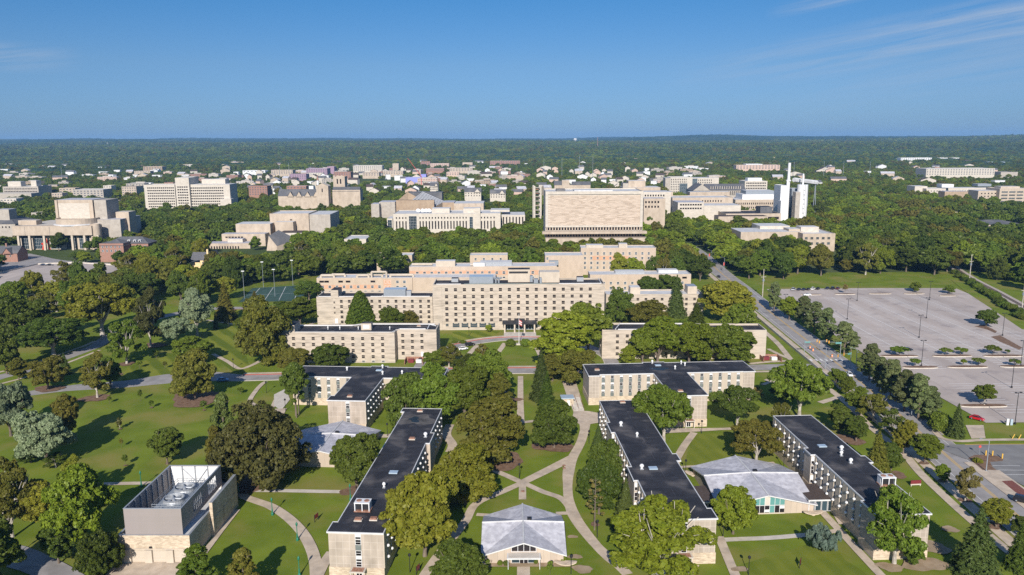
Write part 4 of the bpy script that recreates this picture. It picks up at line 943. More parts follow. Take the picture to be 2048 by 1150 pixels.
def blobcloud(name,bl,n,size,droop=.0,fill=.12,core=None):
    bl=np.array(bl);w=bl[:,3]**2;k=rng.choice(len(bl),n*2,p=w/w.sum());d=unit(rng.normal(size=(2*n,3)));d[:,2]=np.where(d[:,2]<-.55,-d[:,2],d[:,2])
    u=rng.uniform(.78,1.06,size=(2*n,1));c=bl[k];p=c[:,:3]+d*c[:,3:4]*u*np.array([1,1,.85])
    dist=np.linalg.norm(p[:,None,:]-bl[None,:,:3],axis=2)/bl[None,:,3];keep=(dist.min(1)>.74)|(rng.random(2*n)<fill);p=p[keep][:n];d=d[keep][:n]
    nr=unit(d+.6*rng.normal(size=d.shape));s=size*rng.uniform(.55,1.3,len(p))
    if core:   # inner foliage, so the crown is not hollow
        cb=np.array(core[0]);k=rng.choice(len(cb),core[1],p=cb[:,3]**2/(cb[:,3]**2).sum());d=unit(rng.normal(size=(core[1],3)));q=cb[k,:3]+d*cb[k,3:4]*rng.uniform(.6,1,size=(core[1],1))*np.array([1,1,.8])
        p=np.concatenate([p,q]);nr=np.concatenate([nr,unit(d+.5*rng.normal(size=d.shape))]);s=np.concatenate([s,size*1.9*np.ones(core[1])])
    return quads_mesh(name,p,nr,s)
def blobs_ellip(c,ax,n,r,inner=.68,zmin=-.5,seed=0,jit=.14):
    g=np.random.default_rng(seed);o=[]
    for i in range(n):   # roughly even spread
        z=1-(i+.5)/n*(1-zmin);a=i*2.39996+g.uniform(-.4,.4);q=math.sqrt(max(0,1-z*z));k=inner*(1+g.uniform(-jit,jit))
        o.append((c[0]+ax[0]*q*math.cos(a)*k,c[1]+ax[1]*q*math.sin(a)*k,c[2]+ax[2]*z*k,r*g.uniform(.7,1.25)))
    o.append((*c,min(ax)*.55));return o
def trunk_mesh(name,h,r,limbs,top,seed,mat=None,spread=3.5):
    g=random.Random(seed);b=MB();z1=h;b.tube((0,0,-.3),(0,0,z1*.5),r*1.15,r*.85,8);b.tube((0,0,z1*.5),(.1,.1,z1),r*.85,r*.6,8)
    for k in range(limbs):
        a=2*math.pi*k/limbs+g.uniform(-.4,.4);zz=z1*g.uniform(.75,1);m=(spread*.45*math.cos(a),spread*.45*math.sin(a),zz+(top-zz)*.45);e=(spread*g.uniform(.8,1.15)*math.cos(a),spread*math.sin(a),zz+(top-zz)*g.uniform(.75,1))
        b.tube((0,0,zz-.3),m,r*.5,r*.32,6);b.tube(m,e,r*.32,r*.1,5);e2=(m[0]*1.2+g.uniform(-1,1),m[1]*1.2+g.uniform(-1,1),top*.98);b.tube(m,e2,r*.26,r*.07,5)
        e3=(m[0]*1.9+g.uniform(-1,1),m[1]*1.9+g.uniform(-1,1),m[2]+1);b.tube(m,e3,r*.2,r*.06,5)
    b.tube((.1,.1,z1),(.2,-.1,top),r*.55,r*.1,6)
    return b.mesh(name,mat or bark)
AT={}   # type -> list of (crown mesh, trunk mesh, nominal height, nominal width)
def reg(t,crown,trunk,h,w): AT.setdefault(t,[]).append((crown,trunk,h,w))
NL=15000
def clumps(rx,rz,zc,nl,nc,seed,low=-.8,lr=(.31,.52),cr=(.12,.21),reach=(.38,.74),taper=0):
    """boughs round the crown, each made of many small leaf clumps"""
    g=np.random.default_rng(seed);lobes=[]
    for i in range(nl):
        z=1-(i+.5)/nl*(1-low);a=i*2.39996+g.uniform(-.5,.5);q=math.sqrt(max(0,1-z*z));k=g.uniform(*reach);t=1-taper*max(0,z)
        lobes.append((rx*q*math.cos(a)*k*t,rx*q*math.sin(a)*k*t,zc+rz*z*g.uniform(*reach)*1.08,rx*g.uniform(*lr)*(t*.5+.5)))
    lobes.append((0,0,zc,rx*.5));L_=np.array(lobes);out=[]
    for x,y,z,r in lobes:
        for k in range(nc):
            d=g.normal(size=3);d/=np.linalg.norm(d)
            if d[2]<-.35: d[2]*=-.6
            p=np.array((x,y,z))+d*r*g.uniform(.8,1.1)*np.array((1,1,.8))
            if p[2]<.35: p[2]=.35+g.uniform(0,.5)
            if (np.linalg.norm(L_[:,:3]-p,axis=1)/L_[:,3]).min()<.72: continue
            out.append((*p,rx*g.uniform(*cr)))
    return out,[(x,y,z,r*.72) for x,y,z,r in lobes]
def crown(cl,n,size,fill=.06,core=.16):
    b,lb=cl;return blobcloud('crown',b,n,size,fill=fill,core=(lb,int(n*core)))
for sd in range(4):
    reg('round',crown(clumps(5.2,5.7,6.2,10,34,sd,cr=(.09,.17)),NL,.25),trunk_mesh('trunk',2,.32,5,9.5,sd),12.2,10.8)
    reg('full',crown(clumps(5.3,6.3,5.5,13,32,300+sd,low=-.97,cr=(.09,.17),lr=(.3,.5)),NL+1500,.25),trunk_mesh('trunk',1.2,.32,5,9.5,sd),12.4,11.2)
    reg('spread',crown(clumps(7.4,6.6,9,13,24,40+sd,low=-.7,lr=(.27,.42),reach=(.48,.8),cr=(.08,.16)),NL+3000,.29,.04,.10),trunk_mesh('trunk',4,.5,7,14,sd,barkp,5.2),16.5,15.5)
for sd in range(3):
    reg('oval',crown(clumps(4.1,6.9,7.6,11,24,20+sd,low=-.9,lr=(.42,.6),taper=.35,cr=(.10,.18)),NL,.24),trunk_mesh('trunk',2,.3,5,12,sd,spread=2.2),14.6,8.8)
for sd in range(2):
    reg('dome',crown(clumps(9.6,9,5.6,22,26,60+sd,low=-.55,lr=(.22,.36),cr=(.07,.12),reach=(.55,.82)),22000,.30,.05,.2),trunk_mesh('trunk',1.5,.6,6,10,sd,spread=6),15.2,20.5)
    bl=[(0,0,15,.6)]
    for k in range(130):
        z=1.0+13.6*(k/130)**1.0;R_=5.2*(1-(z-1.)/15.)**.72;a=k*2.4;bl.append((R_*.78*math.cos(a),R_*.78*math.sin(a),z,.40+.6*R_/4.9))
    reg('cypress',blobcloud('crown',bl,12000,.30,core=([(0,0,3+2.2*k,3.4-.6*k) for k in range(5)],1500)),trunk_mesh('trunk',2,.3,0,14,sd),15.8,11)
    reg('open',crown(clumps(5.6,6,7.4,14,15,80+sd,low=-.8,lr=(.2,.34),cr=(.09,.17),reach=(.45,.95)),13000,.25,.03,.05),trunk_mesh('trunk',3,.38,8,12.5,sd,barkp,4.4),14.,11.8)
    # spruce : drooping whorls
    def spruce(h,w,n,droop,dens,sz,gap=0):
        P_=[];Q=[]
        nb=int(h*2.6)
        for i in range(nb):
            z=.6+(h-.8)*i/nb;R_=w/2*(1-i/nb)**.85*(1 if i%2 else .86)
            m=max(4,int(13*(1-i/nb)+4))
            for j in range(m):
                a=2*math.pi*j/m+i*.9+rng.uniform(-.2,.2);Rj=R_*rng.uniform(.75,1.1)
                if rng.random()<gap: continue
                c=max(4,int(dens*Rj*5));t=rng.uniform(.15,1,c);x=np.stack([t*Rj*math.cos(a),t*Rj*math.sin(a),z-droop*Rj*t**1.3],1)+rng.normal(size=(c,3))*.13*(.4+.25*R_)
                P_.append(x);q=np.tile(np.array([math.cos(a)*.5,math.sin(a)*.5,.9]),(c,1))+.45*rng.normal(size=(c,3));Q.append(unit(q))
        P_=np.concatenate(P_);Q=np.concatenate(Q);return quads_mesh('crown',P_,Q,sz*rng.uniform(.6,1.3,len(P_)),.4)
    reg('spruce',spruce(16,6.6,26,.42,5,.3),trunk_mesh('trunk',12,.25,0,15,sd),16.2,6.8)
    reg('fir',spruce(16,8.5,26,.25,4,.36,.08),trunk_mesh('trunk',12,.28,0,15,sd),16.2,8.6)
    g=np.random.default_rng(90+sd);bl=[]
    for k in range(44):
        z=3+11.3*(k/44);R_=3.6*(1-((z-3)/13)**1.6)*g.uniform(.35,1.);a=k*2.4+g.uniform(-.5,.5);bl.append((R_*math.cos(a),R_*math.sin(a),z,g.uniform(.6,1.15)))
    reg('pine',blobcloud('crown',bl,6500,.3,fill=.03),trunk_mesh('trunk',11,.24,6,14,sd,spread=2.2),15.2,8)
    reg('shrub',blobcloud('crown',blobs_ellip((0,0,1.1),(2,2,1.5),18,.8,.7,-.4,95+sd),3500,.17),trunk_mesh('trunk',.6,.1,3,1.4,sd,spread=.8),2.9,4.4)
    reg('flat',blobcloud('crown',blobs_ellip((0,0,3.2),(2.4,2.4,1.0),18,.62,.8,-.5,97+sd),2600,.2,fill=.04),trunk_mesh('trunk',1.8,.1,4,3.6,sd,spread=1.6),4.5,5.2)
    reg('sapling',blobcloud('crown',blobs_ellip((0,0,2.6),(.9,.9,1.5),9,.5,.7,-.6,99+sd),700,.18,fill=.03),trunk_mesh('trunk',1.6,.06,3,3.6,sd,spread=.5),4.2,2.4)
# tall pine with bare trunks
bl=[];g=np.random.default_rng(5)
for k in range(34): a=k*2.4;z=9+8*(k/34);R_=4.2*math.sin(math.pi*(.18+.8*k/34))*g.uniform(.5,1.1);bl.append((R_*math.cos(a),R_*math.sin(a),z,g.uniform(.9,1.6)))
for k in range(6): a=k*1.1;bl.append((2.6*math.cos(a),2.6*math.sin(a),6+k*.5,.8))
tb=trunk_mesh('trunk',10,.28,5,16,1,spread=3);t2=MB();t2.tube((1.6,.4,-.3),(1.9,.5,13),.24,.12,7);t2.tube((-1.3,.8,-.3),(-1.2,.9,12),.22,.1,7);t2.tube((0,0,-.3),(0,0,15),.3,.12,7)
reg('tallpine',blobcloud('crown',bl,7000,.38),t2.mesh('trunk',bark),18.6,10.5)
g=random.Random(3);t2=MB();t2.tube((0,0,-.3),(.1,0,14),.2,.04,6)
for k in range(26):
    a=k*2.4;z=4.5+9*k/26;L_=1.9*(1-(z-4)/13)+.4;t2.tube((0,0,z),(L_*math.cos(a),L_*math.sin(a),z+.5),.05,.02,4)
bl=[]
for k in range(18): a=k*2.4;z=4.5+8.5*k/18;L_=1.7*(1-(z-4)/13)+.3;bl.append((L_*math.cos(a),L_*math.sin(a),z+.4,.42))
reg('deadpine',blobcloud('crown',bl,900,.2,fill=0),t2.mesh('trunk',bark),14.2,4.6)
bl=[]
for k in range(26): a=k*2.4;q=1.5+2.6*((k*7)%26)/26;bl.append((q*math.cos(a),q*math.sin(a),.7+.6*q/4+g.uniform(0,1.2),.75))
reg('juniper',blobcloud('crown',bl,5000,.24,fill=.05),trunk_mesh('trunk',.8,.14,5,1.8,4,spread=2),3.4,9)
MASK=np.zeros((520,640),bool)   # 5 m cells, x -1600..1600, y 0..2600
def mk(x,y): return int(y//5),int((x+1600)//5)
def blocked(x,y):
    i,j=mk(x,y)
    return not(0<=i<520 and 0<=j<640) or MASK[i,j]
def block_poly(w,pad=0):
    w=np.array(w);x0,y0=w.min(0)-pad-5;x1,y1=w.max(0)+pad+5
    ys=np.arange(max(0,y0//5),min(519,y1//5)+1)*5+2.5;xs=np.arange(max(0,(x0+1600)//5),min(639,(x1+1600)//5)+1)*5-1600+2.5
    if not len(xs) or not len(ys): return
    X,Y=np.meshgrid(xs,ys);ins=np.zeros(X.shape,bool);n=len(w);dmin=np.full(X.shape,1e9)
    for i in range(n):
        a,b=w[i],w[(i+1)%n];c=((a[1]>Y)!=(b[1]>Y));den=(b[1]-a[1]) or 1e-9
        ins^=c&(X<(b[0]-a[0])*(Y-a[1])/den+a[0])
        e=b-a;t=np.clip(((X-a[0])*e[0]+(Y-a[1])*e[1])/(e@e+1e-9),0,1);dmin=np.minimum(dmin,np.hypot(X-a[0]-t*e[0],Y-a[1]-t*e[1]))
    hit=ins|(dmin<pad)
    for k,y in enumerate(ys):
        i=int(y//5);j0=int((xs[0]+1600)//5);MASK[i,j0:j0+len(xs)]|=hit[k]
def block_disc(x,y,r):
    i,j=mk(x,y);k=int(r//5)+1
    for a in range(max(0,i-k),min(520,i+k+1)):
        for b in range(max(0,j-k),min(640,j+k+1)):
            if math.hypot(b*5+2.5-1600-x,a*5+2.5-y)<r: MASK[a,b]=True
TREES=[]
CATN={'spruce':'spruce_tree','fir':'fir_tree','pine':'pine_tree','tallpine':'pine_tree','deadpine':'pine_tree','shrub':'shrub','juniper':'shrub','sapling':'sapling','cypress':'cypress_tree'}
def put_tree(x,y,h,w,typ,col,label,group,var=None,rz=None):
    v=AT[typ][(len(TREES) if var is None else var)%len(AT[typ])];cm,tm,h0,w0=v
    nm=CATN.get(typ,'broadleaf_tree')
    o=thing(nm,label,nm.replace('_',' ') if nm in('shrub','sapling') else 'tree',(x,y,0),random.uniform(0,6.28) if rz is None else rz,group)
    sc=(w/w0*random.uniform(.93,1.07),w/w0*random.uniform(.86,1.12),h/h0)
    c=obj('crown',cm,o,scale=sc);c.material_slots[0].link='OBJECT';c.material_slots[0].material=LM[col]
    if tm: obj('trunk',tm,o,scale=sc)
    TREES.append((o,x,y,h,w));block_disc(x,y,w*.42+2)
    return o
def tree(bx,by,ty,wpx,typ,col,label,group=None):
    x,y=G(bx,by);h=max(1.2,topz(bx,ty,y));dc=y*math.cos(P)+(H-h*.5)*math.sin(P);w=wpx*dc/F
    return put_tree(x,y,h,w,typ,col,label,group)
T=[ # base x, base y, top y, crown width (photo pixels), form, colour, label, group
(95,928,812,118,'round','silver','large silvery poplar at the left edge of the open lawn',0),
(22,872,757,108,'round','silver','silvery poplar at the edge of the picture behind the large silvery poplar',0),
(135,885,780,58,'oval','olive','slim olive tree between the silvery poplar and the open lawn',0),
(62,925,888,60,'round','dark','small dark round tree at the foot of the large silvery poplar',0),
(112,935,905,48,'open','dark','small dark tree in the shade of the large silvery poplar',0),
(25,1075,925,100,'open','olive','loose olive tree in the thicket by the service drive',0),
(88,1062,945,86,'oval','yellow','yellow green tree in the thicket left of the chiller plant',0),
(165,1098,936,150,'round','bright','big bright green tree against the chiller plant screen',0),
(118,1128,1035,74,'oval','dark','dark tree under the big bright tree by the chiller plant',0),
(200,1150,1068,104,'dome','dark','dark low tree beside the chiller plant driveway',0),
(5,1050,960,60,'round','mid','green tree cut by the picture edge above the service drive',0),
(150,1010,915,70,'open','yellow','thin yellow green tree behind the big bright tree by the chiller plant',0),
(335,929,841,68,'oval','dark','lone dark round tree with a clear trunk on the open lawn',0),
(452,925,782,58,'pine','fir','loose dark pine beside the bronze beech',0),
(432,938,850,46,'pine','olive','low olive pine at the edge of the bronze beech',0),
(520,968,818,206,'dome','copper','huge bronze beech covering the end of the half hidden pavilion',0),
(714,982,853,112,'full','dark','round dark green tree touching the puddled dormitory roof',0),
(850,1112,920,165,'full','yellow','big yellow green tree hiding the puddled dormitory flank, nearer of two',0),
(930,1008,882,140,'full','yellow','broad yellow green tree behind the bigger one by the cross paths',0),
(914,1165,1078,112,'full','dark','dark bushy tree beside the front pavilion',0),
(395,1180,1090,78,'pine','mid','scrubby pine before the chiller plant flank at the bottom edge',0),
(490,1195,1095,74,'pine','olive','scrubby olive pine on the lawn at the bottom edge',0),
(985,921,792,152,'full','olive','broad olive tree on a mulch bed left of the central walk',0),
(1108,896,796,100,'full','dark','dark low crowned tree on a round mulch bed by the curving path',0),
(1082,800,692,52,'spruce','fir','slender dark spruce at the head of the central walk',0),
(1094,858,738,66,'fir','dark','dark conifer beside the stone shed',0),
(1126,748,612,132,'oval','bright','tall bright sycamore in front of the main hall end',0),
(1176,712,583,92,'oval','mid','tall green tree right behind the bright sycamore by the main hall',0),
(1150,768,690,96,'round','olive','olive tree over the drive below the bright sycamore',0),
(1105,762,700,60,'oval','olive','narrow olive tree beside the drive and central walk',0),
(812,848,742,94,'full','dark','dark tree against the wing of the T-shaped dormitory with a pine',0),
(872,845,728,100,'round','mid','green tree crowding the right wing of the T-shaped dormitory',0),
(930,838,716,112,'full','mid','green tree in the clump left of the central walk',0),
(975,800,690,104,'full','mid','broad green tree at the back of the clump left of the central walk',0),
(1000,830,740,64,'oval','olive','olive tree on the edge of the central walk',0),
(898,734,690,58,'open','olive','thin olive tree over the horseshoe drive',0),
(868,738,700,50,'round','mid','green tree between the four storey hall and horseshoe drive',0),
(965,722,688,36,'open','olive','small thin tree on the horseshoe lawn beside the parked cars',0),
(935,765,706,70,'round','dark','dark round tree along the campus drive by the clump',0),
(1315,726,632,96,'round','bright','bright green tree hiding the middle of the right hand hall',0),
(1378,727,638,92,'round','bright','bright tree next along in front of the right hand hall',0),
(1462,728,642,116,'full','mid','deep green round tree at the end of the right hand hall',0),
(1478,694,608,84,'spread','mid','green tree behind the right hand hall roof by the avenue',0),
(1256,733,689,34,'oval','bright','small bright young tree before the right hand hall corner',0),
(1450,642,550,112,'full','yellow','big yellow green tree between white roofed wing and avenue',0),
(1352,634,546,46,'fir','fir','tall dark fir before the white roofed wing',0),
(1240,645,578,74,'dome','dark','dark spreading tree beside the main hall right end',0),
(1296,655,600,86,'round','olive','olive tree turning russet behind the right hand hall',0),
(1392,655,602,52,'fir','dark','dark conifer behind the right hand hall roof',0),
(1365,670,640,60,'round','mid','low green tree at the back of the right hand hall',0),
(1420,690,640,50,'oval','bright','bright tree behind the deep green one at the right hand hall',0),
(1327,886,768,116,'spread','mid','tall branching tree before the dormitory end with puddled T roof',0),
(1198,1028,905,94,'full','dark','dark rounded tree, lowest of the row along the stepped roof dormitory',0),
(1207,985,866,84,'full','dark','dark tree in the middle of the row along the stepped roof dormitory',0),
(1178,1000,930,56,'round','dark','small dark tree tucked into the row along the stepped roof dormitory',0),
(1196,912,846,42,'spruce','fir','small spruce at the far end of the stepped roof dormitory',0),
(1189,1060,953,42,'deadpine','rust','half dead thin pine standing before the dark tree row',0),
(1250,1057,952,62,'spruce','fir','spruce with drooping boughs on a mulch bed by the stepped roof dormitory',0),
(1318,1160,996,200,'open','bright','huge bright tree with bare limbs hiding the near end of the stepped roof dormitory',0),
(1466,1068,964,90,'full','bright','bright round tree before the broad grey pavilion',0),
(1474,856,768,90,'spread','dark','dark tree over the retaining wall beside the T roof dormitory end',0),
(1512,928,838,104,'spread','olive','loose olive tree behind the broad grey pavilion',0),
(1560,880,800,56,'open','olive','thin olive tree at the back corner of the dormitory by the avenue',0),
(1598,836,718,122,'spread','mid','large green tree between the drive and the avenue crossing',0),
(1560,800,760,50,'round','dark','dark tree beside the large green one near the avenue crossing',0),
(1678,864,802,52,'oval','dark','dark round tree behind the avenue dormitory, nearer the drive',0),
(1712,884,824,54,'oval','dark','dark round tree behind the avenue dormitory, twin nearer the camera',0),
(1752,955,858,74,'fir','olive','olive fir pressed against the avenue dormitory roof',0),
(1782,940,880,44,'oval','dark','dark slim tree just behind the olive fir by the avenue dormitory',0),
(1672,772,735,36,'round','mid','small round street tree nearest the avenue crossing',0),
(1694,790,752,38,'round','mid','round street tree second from the avenue crossing',0),
(1720,830,775,58,'round','mid','green street tree between pavement and avenue, middle of its row',0),
(1746,842,784,58,'open','olive','olive street tree with pale limbs between pavement and avenue',0),
(1782,868,818,50,'open','dark','dusky street tree beside the avenue behind the yellow green maple',0),
(1806,908,832,52,'oval','yellow','yellow green maple by the pavement and avenue',0),
(1849,926,857,58,'oval','mid','neat green maple on a mulch ring by the avenue bend',0),
(1884,964,926,30,'oval','bright','small bright young tree on the verge before the neat maple',0),
(1930,1003,936,56,'open','rust','street tree turning russet beside the avenue',0),
(1992,1056,990,70,'oval','yellow','pale yellow green tree beside the avenue near the picture edge',0),
(1950,1146,1008,98,'fir','fir','massive dark fir on the verge in the lower corner',0),
(2036,1138,1040,62,'fir','dark','dark conifer cut by the picture edge below the avenue',0),
(2040,1075,1030,40,'round','dark','dark round tree by the avenue at the picture edge',0),
(1788,1128,970,132,'open','mid','tall ragged tree hiding the near end of the avenue dormitory',0),
(1645,1103,1052,66,'juniper','blue','spreading blue juniper on the front lawn',0),
(1825,1128,1085,46,'round','mid','bushy low tree at the foot of the ragged tree',0),
(1548,622,562,34,'pine','pine','thin pine at the top end of the car park row',0),
(1578,640,590,40,'round','bright','low bright tree in the pine row by the car park top',0),
(1606,645,590,44,'pine','pine','pine before the parked car row, in the car park row',0),
(1628,666,602,46,'pine','pine','pine beside the first lamp post, in the car park row',0),
(1652,684,614,52,'pine','pine','tall pine left of the traffic signals, in the car park row',0),
(1688,708,642,56,'pine','pine','pine standing over the traffic signals',0),
(1702,702,660,40,'pine','pine','small pine beside the traffic signals',0),
(1738,760,685,56,'pine','pine','pine next below the traffic signals at the car park entrance',0),
(1758,782,712,48,'pine','pine','pine in the lower car park row with the entrance behind it',0),
(1780,800,716,52,'pine','pine','tall pine in the middle of the lower car park row',0),
(1808,822,738,62,'pine','pine','broad pine beside the hooked street light',0),
(1836,838,746,60,'pine','pine','dense pine behind the hooked street light',0),
(1858,838,770,52,'pine','pine','last pine of the lower car park row',0),
(1912,874,804,44,'spruce','fir','pointed spruce beside the red car',0),
(1880,862,826,50,'shrub','mid','large rounded shrub next to the pointed spruce',0),
(1850,838,820,24,'shrub','dark','dark rounded shrub below the last car park pine',0),
(1972,653,616,42,'round','dark','dark round tree alone at the right side of the car park',0),
(1968,812,768,46,'spread','mid','pale trunked tree on the island near the red car',0),
(1798,712,693,38,'flat','mid','low wide honey locust with a car behind, on a car park island',0),
(1892,711,696,25,'flat','mid','left honey locust of the pair on the middle island',0),
(1921,710,695,26,'flat','mid','right honey locust of the pair on the middle island',0),
(1986,710,691,32,'flat','mid','wide honey locust on the island nearest the picture edge',0),
(2015,709,699,13,'flat','dark','tiny honey locust on the island nearest the picture edge',0),
(1830,735,717,22,'flat','mid','honey locust beside a tall lamp on the lower island',0),
(1926,732,718,16,'flat','mid','small honey locust on the lower middle island',0),
(1957,732,716,25,'flat','mid','larger honey locust on the lower middle island',0),
(2030,734,718,22,'flat','mid','honey locust on the lower island nearest the picture edge',0),
(1829,584,561,24,'round','mid','small round tree at the far edge of the car park',0),
(1897,588,569,22,'round','mid','small round tree at the far corner of the car park',0),
(1690,588,567,12,'sapling','rust','thin bare sapling by the parked car row',0),
(390,800,692,106,'full','olive','olive round tree on a large mulch bed beside the drive',0),
(395,672,576,80,'spread','silver','tall silvery tree over the striped lawn',0),
(352,690,632,74,'spread','silver','lower silvery tree left of the tall silvery one',0),
(382,726,668,80,'round','mid','deep green tree behind the olive one on the mulch bed',0),
(195,796,708,72,'open','olive','bare limbed pale tree on a mulch ring by the drive',0),
(222,775,712,54,'round','mid','green tree beside the bare limbed pale tree',0),
(205,672,558,150,'spread','yellow','great yellow green sycamore with white limbs in the left wood',0),
(254,728,634,88,'open','mid','tall loose tree with a clear trunk on the striped slope',0),
(302,694,580,74,'open','copper','dark bronze tree with pale limbs on the mulch patch',0),
(50,685,583,104,'round','dark','dark tree above the left road at the picture edge',0),
(108,712,632,124,'spread','dark','dark spreading tree over the left road',0),
(14,748,662,66,'round','dark','dark tree cut by the picture edge below the left road',0),
(38,760,713,48,'oval','olive','small olive tree between the left road and drive',0),
(97,780,711,70,'round','olive','olive round tree where the left road meets the drive',0),
(131,748,704,32,'spruce','fir','small dark spruce beside the left road',0),
(532,728,588,102,'full','olive','tall dense olive tree left of the four storey hall',0),
(505,690,620,60,'round','mid','green tree behind the tall dense olive tree',0),
(590,748,688,78,'full','olive','olive tree before the windows of the four storey hall',0),
(662,742,680,76,'full','dark','deep green tree before the windows of the four storey hall',0),
(592,832,720,68,'tallpine','dark','tall pine with bare trunks at the T-shaped dormitory corner',0),
(722,652,580,68,'cypress','mid','dense pointed cypress before the five storey wing',0),
(785,655,614,62,'dome','mid','low spreading tree next to the cypress',0),
(820,652,622,46,'dome','olive','low olive tree by the five storey wing entrance',0),
(843,582,546,54,'spread','yellow','pale yellow tree against the beige brick hall',0),
(665,582,562,20,'fir','fir','small fir before the beige brick hall',0),
(800,750,736,14,'shrub','mid','clipped round shrub at the corner of the four storey hall',0),
(977,664,648,17,'round','bright','small bright tree beside the entrance canopy',0),
(1020,692,678,22,'shrub','mid','clipped hedge mound left of the flagpole',0),
(1052,692,678,22,'shrub','mid','clipped hedge mound right of the flagpole',0),
(909,686,681,14,'shrub','mid','small clipped hedge on the horseshoe bank, farther from the canopy',0),
(926,686,681,16,'shrub','mid','small clipped hedge on the horseshoe bank, nearer the canopy',0),
(1430,800,778,40,'shrub','dark','dark shrub in the corner of the T roof dormitory',0),
(1252,798,782,20,'shrub','bright','bright shrub beside the dormitory wall over the stepped roof',0),
(1510,798,772,30,'open','rust','reddish small tree at the end of the T roof dormitory',0),
(1072,1128,1120,9,'shrub','mid','clipped small shrub by the front pavilion entrance',0),
(1100,1150,1121,16,'sapling','mid','slim young tree before the front pavilion',0),
(975,1131,1119,12,'shrub','mid','round clipped shrub at the front pavilion end by the dark bushy tree',0),
(1000,1131,1120,12,'shrub','mid','clipped shrub left of the front pavilion canopy, one of a touching pair',0),
(1012,1131,1121,12,'shrub','dark','darker clipped shrub nearest the front pavilion canopy',0),
(1126,1124,1112,16,'shrub','mid','low shrub at the front pavilion corner with the stone bench',0),
(1955,925,916,20,'shrub','yellow','yellowish shrub on the mulch island of the side street',0),
(281,802,778,12,'sapling','mid','sapling on the open lawn nearest the drive',0),
(303,817,799,11,'sapling','mid','sapling on the open lawn below the drive',0),
(219,807,792,12,'sapling','bright','sapling on the open lawn beside the mulch ring',0),
(408,822,800,14,'sapling','dark','sapling on a straw ring below the large mulch bed',0),
(481,788,774,16,'sapling','mid','sapling beside the curved lawn path',0),
(240,859,835,14,'open','olive','thin sapling in the middle of the open lawn',0),
(243,895,876,9,'sapling','olive','tiny sapling between two others on the open lawn',0),
(251,932,908,14,'sapling','mid','sapling on the lawn nearest the chiller plant',0),
(313,719,700,14,'sapling','dark','sapling high on the striped slope',0),
(279,737,720,13,'sapling','mid','sapling low on the striped slope',0),
(330,738,722,10,'sapling','olive','thin sapling on the striped slope beside the deep green tree',0),
(432,658,622,14,'spruce','fir','dark narrow conifer on the striped lawn',0),
(457,654,628,18,'open','olive','thin tree on the striped lawn',0),
(475,638,622,8,'sapling','mid','small sapling by the red kerbed road',0),
(512,640,580,52,'spruce','olive','conifer between tennis court and striped lawn',0),
(560,540,508,26,'fir','fir','dark fir above the tennis court',0),
(592,552,528,18,'fir','fir','small conifer beyond the tennis court fence',0),
(618,600,558,60,'round','dark','dark tree at the tennis court corner',0),
(600,650,590,80,'round','mid','green tree left of the five storey wing',0),
(565,640,600,64,'oval','dark','dark tree below the tennis court',0),
(452,640,560,46,'spruce','olive','olive conifer above the red kerbed road',0),
(204,523,497,26,'round','mid','green tree before the left wing of the brick mansion',0),
(238,527,500,28,'round','dark','dark tree in the corner of the brick mansion',0),
(276,522,498,26,'oval','mid','tall green tree before the right wing of the brick mansion',0),
(172,527,500,30,'round','bright','bright round tree beside the parking deck ramp',0),
(150,520,502,22,'round','dark','dark round tree between arts centre and brick mansion',0),
(118,502,463,34,'round','dark','dark round tree covering the arts centre glass front',0),
(1285,724,650,60,'oval','mid','tall green tree first from the small bright young tree at the right hand hall',0),
(1420,727,640,74,'round','mid','green tree between the bright ones and deep green tree at the right hand hall',0),
(1303,474,414,40,'round','mid','green tree at the right hand corner of the great library, nearer the library',0),
(1330,470,414,40,'round','dark','dark tree in front of the low wings behind the great library',0),
(1352,476,420,40,'round','mid','green tree at the head of the avenue below the school complex',0),
(1290,490,440,36,'round','bright','bright tree at the foot of the great library corner',0),
(1572,446,404,44,'round','dark','dark tree at the foot of the power plant, left of its silo',0),
(1602,446,402,46,'round','mid','green tree at the foot of the power plant silo',0),
(1634,444,402,44,'round','dark','dark tree under the power plant conveyor',0),
(-32,1195,1040,150,'round','dark','dark tree leaning in from outside the picture over the service drive',0),

]
for t in T: tree(*t[:6],t[6])
# gap-filling woods: every tree stands on its own spot, spaced like a real grove
SHAPES=[('round','dark'),('round','mid'),('oval','dark'),('spread','mid'),('round','olive'),('oval','mid'),('open','olive'),('round','dark'),('spread','yellow'),('round','bright'),('dome','dark')]
LOOK={'dark':'dark green','mid':'mid green','olive':'olive','yellow':'yellow green','bright':'bright green'}
FORM={'round':'round','oval':'tall','spread':'spreading','open':'thin','dome':'broad'}
def grove(poly,n,where,group,dmin=11.5,hr=(14,22),wr=(13,19),seed=0,shapes=SHAPES):
    g=random.Random(seed);xs=[p[0] for p in poly];ys=[p[1] for p in poly];k=0;tries=0
    w=[G(*p) for p in poly];pts=[]
    X0,X1=min(p[0] for p in w),max(p[0] for p in w);Y0,Y1=min(p[1] for p in w),max(p[1] for p in w)
    def inside(x,y):
        c=False;m=len(w)
        for i in range(m):
            a,b=w[i],w[(i+1)%m]
            if (a[1]>y)!=(b[1]>y) and x<(b[0]-a[0])*(y-a[1])/(b[1]-a[1])+a[0]: c=not c
        return c
    while k<n and tries<n*60:
        tries+=1;x=g.uniform(X0,X1);y=g.uniform(Y0,Y1)
        if not inside(x,y) or blocked(x,y) or any((x-a)**2+(y-b)**2<dmin*dmin for a,b in pts): continue
        pts.append((x,y));f,c=g.choice(shapes)
        put_tree(x,y,g.uniform(*hr),g.uniform(*wr),f,c,f'{FORM[f]} {LOOK[c]} tree {where}',group+', '+FORM[f]+' '+LOOK[c],rz=g.uniform(0,6.28));k+=1
    return k
